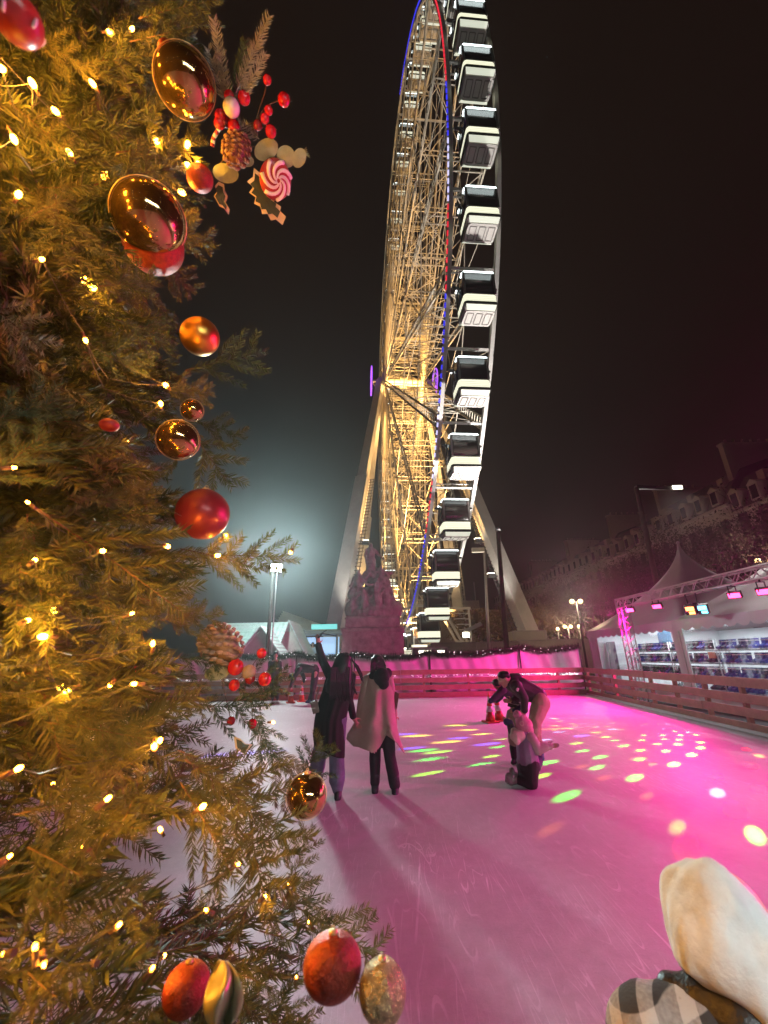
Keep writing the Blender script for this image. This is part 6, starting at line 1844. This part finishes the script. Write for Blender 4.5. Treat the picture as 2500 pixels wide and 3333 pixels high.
while len(placed) < 600 and tries < 12000:
    tries += 1
    z = trng.uniform(0.05, 4.6)
    R = tree_r(z)
    if trng.random() > (R+0.25)/1.4: continue
    a = camaz + trng.uniform(-1.9, 1.9)
    L = trng.uniform(0.28, 0.52)*(0.6+0.5*min(R, 1)/1.0)
    rt = R*trng.choice((1.0, 0.97, 0.9, 0.8, 0.68))
    out = V3((math.cos(a), math.sin(a), trng.uniform(-.35, .35)+(0.25 if z > 2.6 else -0.1))).normalized()
    tip = V3((AX+rt*math.cos(a), AY+rt*math.sin(a), z))
    side = V3((-out.y, out.x, 0))*trng.uniform(-.45, .45)
    d = (out+side).normalized()
    base = tip-d*L
    if (tip-cam0).length < 0.40: continue
    ok = True
    Mr = orient(d, (V3((0, 0, 1))+(cam0-tip).normalized()*trng.uniform(.3, 1.6)).normalized(), trng.uniform(-.45, .45))
    for (lx, ly) in ((1, 0), (.75, .14), (.75, -.14), (.5, .26), (.5, -.26), (.25, .1), (.25, -.1)):
        p = base+Mr @ V3((L*lx*1.04, L*ly, 0))
        if bad(p, -6) or (p-cam0).length < 0.36: ok = False; break
    if not ok: continue
    placed.append((NEED, trng.randrange(10), base, Mr, L/0.40))
# sprays that shape the outline and the large sweeping branches seen in the photo: base px, tip px, depth offsets, kind
HERO = [((400,800),(580,758),0.0,0,'G'), ((330,830),(470,850),-.02,1,'N'), ((395,905),(500,1060),0.02,2,'N'), ((415,905),(518,940),0.02,6,'N'), ((60,1085),(390,1305),-.08,3,'N'), ((150,1070),(360,1090),-.04,4,'N'), ((390,1185),(560,1215),0,5,'N'), ((470,1200),(640,1195),.03,7,'N'),
        ((-60,620),(100,765),-.10,8,'F'), ((-80,930),(150,850),-.10,9,'G'), ((-60,1060),(110,930),-.10,2,'G'), ((60,1110),(20,1330),-.10,0,'N'), ((70,1130),(95,1400),-.10,1,'N'), ((120,1230),(150,1340),-.12,2,'N'), ((90,1380),(115,1520),-.12,3,'N'),
        ((420,1520),(600,1545),-.02,4,'G'), ((480,1480),(625,1470),0.0,1,'G'), ((545,1560),(655,1745),-.02,0,'F'), ((560,1530),(590,1660),0.0,5,'G'), ((645,1690),(700,1588),.05,2,'G'), ((400,1640),(655,1815),-.08,6,'N'), ((385,1620),(560,1700),-.05,7,'N'), ((390,1690),(525,1890),-.10,8,'N'), ((300,1690),(250,1850),-.1,9,'N'), ((330,1660),(240,1720),-.08,0,'N'),
        ((540,1770),(560,1960),-.08,1,'N'), ((560,1880),(700,1970),-.03,2,'N'), ((610,1960),(668,1790),0,3,'N'), ((640,1960),(860,2062),-.02,4,'N'), ((560,2010),(740,2060),-.05,5,'N'), ((150,1990),(330,1960),-.12,6,'N'), ((60,1930),(180,1990),-.15,7,'N'), ((380,2010),(480,1940),-.1,8,'N'), ((100,1560),(330,1590),-.1,9,'N'), ((150,1620),(330,1600),-.08,0,'N'),
        ((300,40),(470,-10),0.0,1,'N'), ((280,90),(430,60),0.02,2,'N'), ((250,330),(440,300),-.04,3,'N'), ((200,400),(400,345),-.05,4,'N'), ((300,470),(470,520),0.02,5,'N'), ((330,560),(440,640),.02,6,'N'), ((200,620),(350,600),-.03,7,'N'), ((250,690),(400,740),-.02,8,'G'), ((180,760),(340,790),-.04,9,'G'), ((330,1010),(250,1060),-.02,0,'N'), ((120,420),(140,560),-.1,1,'N'), ((340,1340),(480,1330),0.02,2,'N'), ((380,1420),(500,1440),0.0,3,'G'), ((350,1460),(470,1520),-.03,4,'N'), ((300,1290),(430,1330),-.04,5,'N'), ((200,1280),(330,1400),-.06,6,'N'), ((230,2090),(330,2040),-.1,7,'N'), ((450,2080),(600,2130),-.08,8,'N'), ((60,2100),(150,2200),-.15,9,'N'), ((300,2170),(420,2230),-.12,0,'N'), ((560,2120),(680,2230),-.08,1,'N'), ((30,1760),(220,1720),-.15,2,'N'), ((60,1830),(200,1900),-.15,3,'N'), ((30,1500),(220,1560),-.12,4,'N'), ((20,220),(160,330),-.15,5,'N'), ((40,60),(200,150),-.15,6,'N'), ((160,140),(330,110),-.08,7,'N'), ((40,480),(150,420),-.12,8,'N')]
for (b, t_, off, i, kd) in HERO:
    db = sd(min(b[0], edge_x(b[1])-30), b[1], 0.05)
    dt_ = sd(min(t_[0], edge_x(t_[1])-10), t_[1])
    P0 = at(b[0], b[1], db+0.04+off*.6); P1 = at(t_[0], t_[1], min(dt_, db+.12)+off*.6)
    L = (P1-P0).length
    Mr = orient(P1-P0, (cam0-P0).normalized(), trng.uniform(-.5, .5))
    placed.append(({'G': GREEN, 'N': NEED, 'F': PALE}[kd], i % (10 if kd == 'N' else 4 if kd == 'G' else 3), P0, Mr, L/0.40))
hero_n = len(HERO)
def vis(q):
    p = q[2]+q[3] @ V3((.2*q[4], 0, 0)); s = project(p)
    if s is None or not (-150 < s[0] < 1500 and -200 < s[1] < 3500): return 0
    return q[4]/max(.3, (p-cam0).length)
sc_ = sorted(range(len(placed)-hero_n), key=lambda i: -vis(placed[i]))
own = set(sc_[:100-hero_n]) | set(range(len(placed)-hero_n, len(placed)))
VV, FF_, off_ = [], [], 0
for i, (mt, k, P0, Mr, s) in enumerate(placed):
    if i in own:
        me = {id(NEED): SM, id(GREEN): SMG, id(PALE): SMF}[id(mt)][k]
        o = link('branch', me, xt, P0-xt.location)
        o.rotation_euler = Mr.to_euler(); o.scale = (s, min(s, 1.15), min(s, 1.15))
    else:
        A, S = SPR[k]
        v = np.concatenate([A, S]) @ (np.array(Mr).T*s) + np.array(P0-xt.location)
        VV.append(v); FF_.append(needle_faces(len(v))+off_); off_ += len(v)
# coarse inner sprigs round the trunk
r = np.random.RandomState(4)
n = 60000
zz = 0.1+4.6*r.rand(n)**1.5; aa = camaz+r.uniform(-2.4, 2.4, n)
rr_ = np.array([tree_r(z) for z in zz])*(0.08+0.46*r.rand(n)**0.7)
P = np.stack([AX+rr_*np.cos(aa), AY+rr_*np.sin(aa), zz], 1)
keep = np.array([not bad(V3(p), -14) for p in P])
P = P[keep]; n = len(P)
D = np.stack([np.cos(aa[keep]), np.sin(aa[keep]), r.uniform(-.4, .6, n)], 1)+r.randn(n, 3)*0.8; D /= np.linalg.norm(D, axis=1)[:, None]
S = np.cross(D, r.randn(n, 3)); S /= np.linalg.norm(S, axis=1)[:, None]; Q = np.cross(D, S); w = .0016; ln = (.035+.03*r.rand(n))[:, None]
mid = P+D*ln*.5
v = np.stack([P+S*w*.7, P-S*w*.35+Q*w*.6, P-S*w*.35-Q*w*.6, mid+S*w, mid-S*w*.5+Q*w*.87, mid-S*w*.5-Q*w*.87, P+D*ln], 1).reshape(-1, 3)-np.array(xt.location)
VV.append(v); FF_.append(needle_faces(len(v))+off_)
o = link('foliage', rawmesh('foliage', np.concatenate(VV), np.concatenate(FF_), NEED), xt); o['kind'] = 'stuff'

# ------------------------------------------------------------------ fairy lights
BULB = mat('bulb_glow', (1, .6, .2), .3, emit=(1.0, 0.38, 0.03), estr=BULB_W if 'BULB_W' in globals() else 1350)
BL = [(3,148,1),(237,68,.5),(285,62,.4),(405,312,1),(338,305,1),(393,415,1.2),(407,358,1),(428,357,1),(185,735,.7),(358,832,1.2),(347,872,1),(275,955,.3),(118,1318,1.6),(93,1375,1.8),(130,1483,1.4),(145,1492,1),(333,1612,1.4),(345,1600,1),(222,1190,1.2),(362,1180,1.2),(470,1200,1),(488,1157,.6),(628,1193,.8),(330,1390,1),(438,1742,1.2),(233,1725,.9),(515,1866,1),(620,1912,1.2),(572,1937,1),(258,1997,1.2),(76,2045,1.6),(445,1965,.6),(667,1992,.35),(745,2017,.3),(290,1477,.8),(238,1480,.7),(75,1210,.8),(60,1085,.4),(285,1325,.5),(95,2085,.8),(10,2060,1.2),(808,2060,.15),(505,2112,.4),(60,1340,1),(30,300,1),(120,240,.8),(90,560,.6),(30,1010,.5),(180,1830,.8),(40,1660,1),(330,2090,.7),(200,2080,.7),(640,2110,.2),(590,1560,.3),(-60,60,4),(-80,250,4),(70,180,1),(40,420,1),(-70,1250,2),(-70,1420,2.5),(-60,1600,2),(-80,1950,1.5),(-70,2120,1.5),(20,1850,1),(150,330,.8),(200,180,.7)]  # bulbs beyond the left frame edge are added for more amber glow
strings = [[], [], [], []]
for b in BL: strings[0 if b[1] < 500 else 1 if b[1] < 1250 else 2 if b[1] < 1780 else 3].append(b)
SL = ['warm fairy light string round the top of the fir beside the large gold bauble', 'warm fairy light string round the middle of the fir near the satin gold bauble', 'warm fairy light string with large bulbs at the lower left of the fir', 'warm fairy light string along the lowest branches of the fir']
brg = random.Random(8)
for si, S_ in enumerate(strings):
    pts = []
    for (x, y, s) in S_:
        pts.append((at(x, y, max(.33, sd(x, y)-0.045 + (0.05 if s < .45 else 0))), s))
    t = thing('fairy_lights', SL[si], 'fairy lights', pts[0][0], 0, 'warm fairy lights on the fir')
    ext = []
    for k in range(9):          # more bulbs of the same string deeper in and outside the frame
        z = brg.uniform(*[(2.4, 4.4), (1.5, 2.4), (0.9, 1.6), (0.3, 1.1)][si]); a = camaz+brg.uniform(-1.5, 1.5); R = tree_r(z)*brg.uniform(.42, .74)
        p = V3((AX+R*math.cos(a), AY+R*math.sin(a), z))
        if (p-cam0).length > .45 and not bad(p, -10): ext.append((p, brg.uniform(1.0, 2.2)*(.3 if si >= 2 else 1)))
    for p, s in pts+ext:
        m = MB(); rad = 0.0043*math.sqrt(s*(.40 if si == 3 else 1))*(p-cam0).length
        dn = V3((brg.uniform(-1, 1), brg.uniform(-1, 1), brg.uniform(-.6, 1))).normalized()
        m.sphere(p, (rad, rad, rad*1.5), 8, 6, dn.to_track_quat('Z', 'Y').to_matrix())
        bo_ = wb(m, 'bulb', BULB, t)
        m = MB(); m.tube([p-dn*rad*1.2, p-dn*(rad*1.2+.011)], .0028, 6)
        wb(m, 'socket', STEM, t)
    chain = sorted([p for p, s in pts], key=lambda p: -p.z)
    m = MB()
    for a, b in zip(chain, chain[1:]):
        if (a-b).length > .45: continue
        mid = (a+b)/2+V3((0, 0, -.02))+(V3((AX, AY, (a.z+b.z)/2))-(a+b)/2)*.08
        m.tube([a, a.lerp(mid, .5)+V3((0,0,-.006)), mid, mid.lerp(b, .5)+V3((0,0,-.006)), b], .0008, 4)
    wb(m, 'wire', MATS['steel_dark'], t)

# ------------------------------------------------------------------ baubles
GOLD = mat('gold_mirror', (0.66, 0.42, 0.17), 0.10, .975)
GOLDS = mat('gold_satin', (0.72, 0.36, 0.07), 0.36, 1.0)
RIM = mat('gold_cord', (0.80, 0.60, 0.30), 0.35, 0.9, bump=.4, bscale=300, bdist=.001)
REDS = mat('red_satin', (0.17, 0.012, 0.020), 0.42, 0.35, coat=.15)
REDG = mat('red_glitter', (0.22, 0.025, 0.010), 0.45, 0.4, var=.5, vscale=90, bump=.7, bscale=400, bdist=.003)
GLIT = mat('gold_glitter', (0.55, 0.45, 0.25), 0.25, 0.9, var=.7, vscale=110, bump=1.0, bscale=420, bdist=.004)
def bauble(lab, x, y, dia, mt, dist=None, squash=(1, 1, 1), rim=False, rot=0.0, group='baubles on the fir', cap=True, name='bauble'):
    d = dist or max(.36, sd(x, y)-0.05)
    c = at(x, y, d); dep = project(c)[2]
    R = dia*K/2/FPX*dep
    t = thing(name, lab, 'bauble', c, 0, group)
    Rm = Matrix.Rotation(rot, 3, ray(x*K, y*K).normalized())
    wb(MB().sphere(c, (R*squash[0], R*squash[1], R*squash[2]), 32, 22, Rm), 'ball', mt, t)
    if cap:
        m = MB(); m.lathe([(R*.16, R*squash[2]*.96), (R*.16, R*squash[2]*1.06), (R*.06, R*squash[2]*1.10)], c, 12, Rm)
        n = 12
        top = c+Rm @ V3((0, 0, R*squash[2]*1.14))
        for k in range(n):
            a, b = 2*math.pi*k/n, 2*math.pi*(k+1)/n
            m.bar(top+V3((R*.07*math.cos(a), 0, R*.07*math.sin(a))), top+V3((R*.07*math.cos(b), 0, R*.07*math.sin(b))), R*.02)
        wb(m, 'cap', RIM, t)
    if rim:
        m = MB(); n = 60; vd = ray(x*K, y*K).normalized(); e1 = (V3((0,0,1))-vd*vd.z).normalized(); e2 = vd.cross(e1)
        # cord round the seam, turned a little away from the camera
        pts = [c+(e1*math.cos(2*math.pi*k/n)*squash[2]+(e2*.998+vd*.06)*math.sin(2*math.pi*k/n)*squash[0])*R*1.03 for k in range(n+1)]
        pts = [c+Rm @ (p-c) for p in pts]
        m.tube(pts, R*.017, 6); wb(m, 'seam_cord', RIM, t)
    return t, c, R
bauble('gold mirror bauble hanging tilted below the red knob near the top of the fir', 400, 178, 120, GOLD, rim=True)
bauble('largest gold mirror bauble with a corded seam in the upper fir', 322, 472, 142, GOLD, rim=True)
bauble('red glitter bauble half hidden behind the largest gold mirror bauble', 332, 528, 120, REDG, dist=sd(332, 528)+.02)
bauble('gold mirror bauble with corded seam beneath a small gold one', 385, 950, 84, GOLD, rim=True)
bauble('small gold mirror bauble just above a bigger gold mirror bauble', 415, 886, 46, GOLD, rim=True)
bauble('satin gold bauble without reflections at the right edge of the fir', 432, 727, 80, GOLDS, dist=sd(420, 727)-.03)
bauble('dark red satin bauble at the right edge of the fir above the lamp post', 438, 1110, 110, REDS, dist=sd(420, 1110)-.05)
bauble('gold mirror bauble hanging below the upright sprig before the skaters', 662, 1718, 84, GOLD, dist=sd(600, 1718)-.02, rim=True)
bauble('brownish red glitter bauble among the bulbs beside the pine cone', 432, 385, 54, REDG, cap=False)
bauble('small red bauble deep inside the fir near two bulbs', 236, 918, 34, REDS, squash=(1.2, 1, .8), dist=sd(236, 918)-.02)
bauble('red egg shaped bauble at the bottom edge of the photo', 403, 2135, 100, REDG, squash=(.95, .95, .88), dist=sd(403, 2135)-.06)
bauble('big orange red bauble low on the fir near the bottom edge', 718, 2085, 128, REDG, squash=(.98, .98, .86), dist=.56)
bauble('gold glitter egg with sequins at the bottom of the fir', 826, 2140, 106, GLIT, squash=(.97, .97, 1.0), dist=.55)
bauble('small red knob on a bent wire at the top of the tilted gold bauble', 360, 108, 36, REDG, cap=False, dist=sd(380, 108)-.03)
# sequins on the glitter egg
t = [o for o in bpy.data.objects if o.get('label', '').startswith('gold glitter egg')][0]
c = V3(t.location); dep = project(c)[2]; R = 106*K/2/FPX*dep
m = MB(); q = random.Random(3)
for k in range(420):
    zc = q.uniform(-1, 1); a = q.uniform(0, 6.283); s = math.sqrt(1-zc*zc); nv = V3((s*math.cos(a)*.95, s*math.sin(a)*.95, zc))
    nn_ = V3((nv.x+q.gauss(0,.3), nv.y+q.gauss(0,.3), nv.z*.6+q.gauss(0,.3))).normalized()
    m.lathe([(R*.035, 0), (R*.035, R*.012)], c+nv*R, 6, nn_.to_track_quat('Z', 'Y').to_matrix(), smooth=False)
wb(m, 'sequins', GLIT, t)['kind'] = 'stuff'
# striped candy ball at the top left corner
CR, CW = mat('candy_red', (.34, .03, .02), .35, coat=.3), mat('candy_white', (.80, .74, .68), .4)
t, c, R = bauble('red ball with white curved stripes in the top left corner of the photo', 36, 40, 100, CR, dist=.46, squash=(.95, .95, .82), cap=False, group='')
m = MB(); q = random.Random(6)
for k in range(9):
    zc = q.uniform(-.9, .9); a = q.uniform(0, 6.283); s = math.sqrt(1-zc*zc); n0 = V3((s*math.cos(a), s*math.sin(a), zc)); tn = n0.orthogonal(); tn = Matrix.Rotation(q.uniform(0, 6.3), 3, n0) @ tn.normalized()
    m.tube([c+(n0+tn*x).normalized()*R for x in (-.22, -.1, .05, .2)], [R*.05, R*.075, R*.075, R*.045], 8)
wb(m, 'stripes', CW, t)
# drape of gold leaf beside the red egg
t = thing('leaf_ornament', 'shiny pale folded leaf ornament between the red baubles at the bottom', 'ornament', at(480, 2140, .56))
GLF = mat('gold_leaf', (.45, .42, .26), .3, .7)
def leaf(pts, d, mt, parent, name, bend=0.0, thick=.0012):
    """flat leaf with an outline in the photo's pixels, bent a little in depth, with real thickness"""
    cx = sum(p[0] for p in pts)/len(pts); cy = sum(p[1] for p in pts)/len(pts); ext = max(math.hypot(p[0]-cx, p[1]-cy) for p in pts)
    P = [at(x, y, d+bend*(math.hypot(x-cx, y-cy)/ext)**2+bend*.5*((x-cx)/ext)) for x, y in pts]; C = at(cx, cy, d)
    m = MB(); vd = ray(cx*K, cy*K).normalized()*thick
    n = len(P); m.v = [V3(p) for p in P]+[C]+[V3(p)+vd for p in P]+[C+vd]
    for k in range(n):
        k2 = (k+1) % n
        m.face([k, k2, n]); m.face([n+1+k2, n+1+k, 2*n+1]); m.face([k, n+1+k, n+1+k2, k2])
    return wb(m, name, mt, parent)
m = MB(); m.smooth = True
for sgn, ph in ((1, 0), (-1, 1.6)):
    m.grid(lambda u, v: at(478+sgn*6+(u-.5)*62*math.sin(math.pi*min(max(v*.92+.05, 0), 1))**.7+10*math.sin(v*3+ph), 2075+150*v, .555+.012*math.sin(u*5+ph)+.006*sgn+.008*math.sin(v*6+u*3)), 10, 18)
lf = wb(m, 'leaf', GLF, t); so = lf.modifiers.new('solid', 'SOLIDIFY'); so.thickness = .0012

# ------------------------------------------------------------------ floral pick with berries, cone, holly and candy
BERRY = mat('berry_red', (.40, .008, .015), .18, coat=.6); BERRYD = mat('berry_dark', (.22, .006, .012), .2, coat=.5); PEARL = mat('pearl', (.72, .64, .62), .2, coat=.5)
EUC = mat('eucalyptus', (.25, .29, .20), .6, var=.15, vscale=40); HOLLY = mat('holly_green', (.030, .045, .028), .35, var=.25, vscale=30); CREAM = mat('holly_cream', (.62, .50, .34), .5); CONE = mat('pine_cone', (.15, .065, .03), .6, var=.3, vscale=60); CONET = mat('cone_tip', (.30, .17, .09), .7); CONEG = mat('grey_cone', (.24, .19, .16), .7, var=.3, vscale=50)
PD = sd(425, 300)-.03
t = thing('floral_pick', 'floral pick of frosted sprigs, red berries, pine cone, holly and candy at the upper fir', 'floral pick', at(512, 290, PD), 0, 'floral picks on the fir')
def pick_sprig(b, tp, parent, mt, d, n=150, nl=.022, w=.0011, name='sprig'):
    r = np.random.RandomState(int(b[0]+tp[0]))
    P0, P1 = at(*b, d), at(*tp, d-.01); D = (P1-P0); L = D.length; D = np.array(D/L)
    upv = np.array(ray(b[0]*K, b[1]*K).normalized())
    A = twig_arrays(np.array(P0), D, L, n, nl, r, w, None, .8, .75, upv)
    S = stem_arrays(np.array(P0), D, L, .0016, np.zeros(3))
    v = np.concatenate([A, S])-np.array(parent.location)
    return link(name, rawmesh(name, v, needle_faces(len(v)), mt), parent)
pick_sprig((493, 215), (462, 42), t, FROST, PD); pick_sprig((488, 220), (450, 105), t, FROST, PD+.01, 90)
pick_sprig((510, 200), (580, 35), t, FROST, PD+.02, 190); pick_sprig((520, 215), (572, 118), t, FROST, PD-.005, 120); pick_sprig((500, 230), (530, 90), t, GREEN, PD+.03, 140); pick_sprig((560, 300), (515, 262), t, FROST, PD+.015, 60)
for (x, y, dd, mt, df) in ((500,232,35,PEARL,-.02),(495,207,22,BERRY,0),(527,211,27,BERRY,-.005),(476,249,24,BERRY,0),(474,266,24,BERRY,-.005),(505,272,26,BERRY,0),(487,262,22,BERRYD,.01),(577,172,19,BERRY,0),(613,215,26,BERRY,-.01),(580,238,18,BERRY,0),(572,256,19,BERRY,-.005),(557,270,20,BERRYD,.005),(585,284,24,BERRY,-.01)):
    c = at(x, y, PD+df); R = dd*K/2/FPX*project(c)[2]
    wb(MB().sphere(c, (R, R, R*1.18), 16, 12), 'berry', mt, t)
m = MB()
for pts in (((515,280),(552,262),(575,228),(605,216)), ((552,262),(572,200),(577,175)), ((530,290),(560,270),(585,284)), ((500,300),(530,278),(556,268)), ((613,215),(626,206)), ((613,215),(630,218)), ((520,300),(470,360),(420,395)), ((515,310),(540,350)), ((540,315),(655,330))):
    m.tube([at(x, y, PD+.008) for x, y in pts], .0011, 5)
wb(m, 'stem', STEM, t)
def cane(pts, d, rad, parent, name='candy_cane', n=16, mats=None):
    P = [at(x, y, d) for x, y in pts]; m = MB()
    fine = []
    for k in range(n+1):
        q = k/n*(len(P)-1); j = min(int(q), len(P)-2); fine.append(P[j].lerp(P[j+1], q-j))
    for k in range(n):
        m.mi = k % 2; m.tube([fine[k], fine[k+1]], rad, 10)
    return wb(m, name, mats or [CR, CW], parent)
cane([(458,316),(462,296),(474,276),(486,262)], PD-.01, .0052, t, n=9)
def cone(x, y, wpx, hpx, d, mt, mtt, parent, rot=0.0, rows=11):
    c = at(x, y, d); s = K/FPX*project(c)[2]
    Rm = Matrix.Rotation(rot, 3, ray(x*K, y*K).normalized())
    m = MB(); m.sphere(c, (wpx*.33*s, wpx*.33*s, hpx*.44*s), 14, 10, Rm)
    for i in range(rows):
        ph = -1.35+2.6*i/(rows-1); rr = math.cos(ph)**.8*wpx*.42*s if abs(ph) < 1.55 else 0; nn = max(4, int(13*math.cos(ph)))
        for k in range(nn):
            a = 2*math.pi*(k+.5*(i % 2))/nn
            o = Rm @ V3((math.cos(a)*rr, math.sin(a)*rr, -math.sin(ph)*hpx*.46*s)); dr = Rm @ V3((math.cos(a), math.sin(a), -.55)).normalized()
            q = dr.to_track_quat('Z', 'Y').to_matrix()
            m.mi = 0; m.sphere(c+o, (wpx*.095*s, wpx*.055*s, wpx*.045*s), 8, 6, q)
            m.mi = 1; m.sphere(c+o+dr*wpx*.042*s, (wpx*.06*s, wpx*.022*s, wpx*.014*s), 6, 5, q)
    return wb(m, 'pine_cone', [mt, mtt], parent)
cone(511, 322, 66, 92, PD-.02, CONE, CONET, t, .2)
def disc(x, y, a, b, rot, n=18): return [(x+a*math.cos(2*math.pi*k/n)*math.cos(rot)-b*math.sin(2*math.pi*k/n)*math.sin(rot), y+a*math.cos(2*math.pi*k/n)*math.sin(rot)+b*math.sin(2*math.pi*k/n)*math.cos(rot)) for k in range(n)]
for (x, y, a, b, r_, df) in ((575, 323, 28, 23, -.7, -.01), (618, 338, 20, 25, -.3, .0), (646, 341, 15, 22, .25, -.01), (487, 374, 29, 21, .35, -.012), (530, 345, 20, 14, .5, .01)):
    leaf(disc(x, y, a, b, r_), PD+df, EUC, t, 'eucalyptus_leaf', .006)
m = MB()
for k in range(6):
    m.tube([at(652, 328, PD), at(662+k*1.6, 318+k*4.5, PD-.004*(k % 3))], [.0012, .0006], 5)
wb(m, 'leaf_bud', EUC, t)
c = at(595, 388, PD-.005); s = K/FPX*project(c)[2]; vd = ray(595*K, 388*K).normalized()
q = vd.to_track_quat('Z', 'Y').to_matrix() @ Matrix.Rotation(.5, 3, 'Y')
m = MB(); m.sphere(c, (37*s, 37*s, 13*s), 28, 14, q)
lo = wb(m, 'lollipop', CR, t)
m = MB()
for arm in range(7):
    pts = []
    for k in range(10):
        f = k/9; a = arm*2*math.pi/7+f*1.9; rr = (4+31*f)*s
        zz_ = 13*s*math.sqrt(max(0.02, 1-((4+31*f)/37)**2))
        pts.append(c+q @ V3((rr*math.cos(a), rr*math.sin(a), -zz_)))
    m.tube(pts, [s*(2.2+2.2*k/9) for k in range(10)], 8)
sw = wb(m, 'lollipop_swirl', CW, t)
HO = [(548,362),(560,372),(573,372),(582,384),(590,398),(584,410),(594,420),(592,436),(607,446),(604,460),(618,468),(610,486),(596,474),(585,476),(578,462),(566,462),(562,446),(549,440),(552,426),(538,416),(546,404),(534,392),(546,382)]
def shrink(P, f, dx=0, dy=0):
    cx = sum(p[0] for p in P)/len(P); cy = sum(p[1] for p in P)/len(P)
    return [(cx+(x-cx)*f+dx, cy+(y-cy)*f+dy) for x, y in P]
hl = leaf(HO, PD-.002, CREAM, t, 'holly_leaf', .008); leaf(shrink(HO, .78, -3, -2), PD-.006, HOLLY, t, 'holly_center', .006)
HO2 = [(472,392),(484,398),(486,412),(492,424),(488,438),(496,452),(494,464),(484,450),(474,446),(468,434),(462,424),(468,414),(464,402)]
leaf(HO2, PD+.01, CREAM, t, 'holly_leaf', .008); leaf(shrink(HO2, .76, -2, -1), PD+.006, HOLLY, t, 'holly_center', .006)
# second pick lower down
PD2 = sd(480, 1430)-.03
t = thing('floral_pick', 'floral pick with a grey pine cone and red berries before the chalets', 'floral pick', at(510, 1440, PD2), 0, 'floral picks on the fir')
cone(478, 1392, 92, 100, PD2+.01, CONEG, CONEG, t, -.9)
for (x, y, dd, mt) in ((565,1411,21,BERRY),(509,1441,34,BERRY),(572,1467,28,BERRY),(540,1466,22,BERRYD),(506,1480,24,BERRY),(499,1557,18,BERRYD),(545,1563,20,BERRYD),(538,1452,30,CONEG)):
    c = at(x, y, PD2-.01); R = dd*K/2/FPX*project(c)[2]
    wb(MB().sphere(c, (R, R, R*1.05), 16, 12), 'berry', mt, t)
m = MB()
for pts in (((500,1480),(535,1450),(565,1411)), ((480,1470),(540,1500),(572,1467)), ((540,1500),(548,1562)), ((480,1470),(499,1557))):
    m.tube([at(x, y, PD2) for x, y in pts], .0010, 5)
wb(m, 'stem', STEM, t)
leaf(disc(470, 1452, 30, 17, -.3), PD2, EUC, t, 'eucalyptus_leaf', .006)
HO3 = [(505,1590),(520,1596),(530,1606),(545,1608),(536,1622),(528,1634),(518,1622),(508,1616)]
leaf(HO3, PD2, CREAM, t, 'holly_leaf', .006); leaf(shrink(HO3, .72), PD2-.004, HOLLY, t, 'holly_center', .004)
# ------------------------------------------------------------------ thin haze box added to make the lamps glow
hz = MB().box((10, 75, 49.5), (240, 200, 101.2)).build('haze', MATS['banner'])
m = bpy.data.materials.new('glow_haze'); m.use_nodes = True
nt = m.node_tree; nt.nodes.clear()
out = nt.nodes.new('ShaderNodeOutputMaterial'); pv = nt.nodes.new('ShaderNodeVolumePrincipled')
pv.inputs['Color'].default_value = (.85, .88, .9, 1); pv.inputs['Density'].default_value = 0.0015; pv.inputs['Anisotropy'].default_value = 0.80
nt.links.new(pv.outputs[0], out.inputs['Volume'])
hz.data.materials.clear(); hz.data.materials.append(m); hz['kind'] = 'stuff'
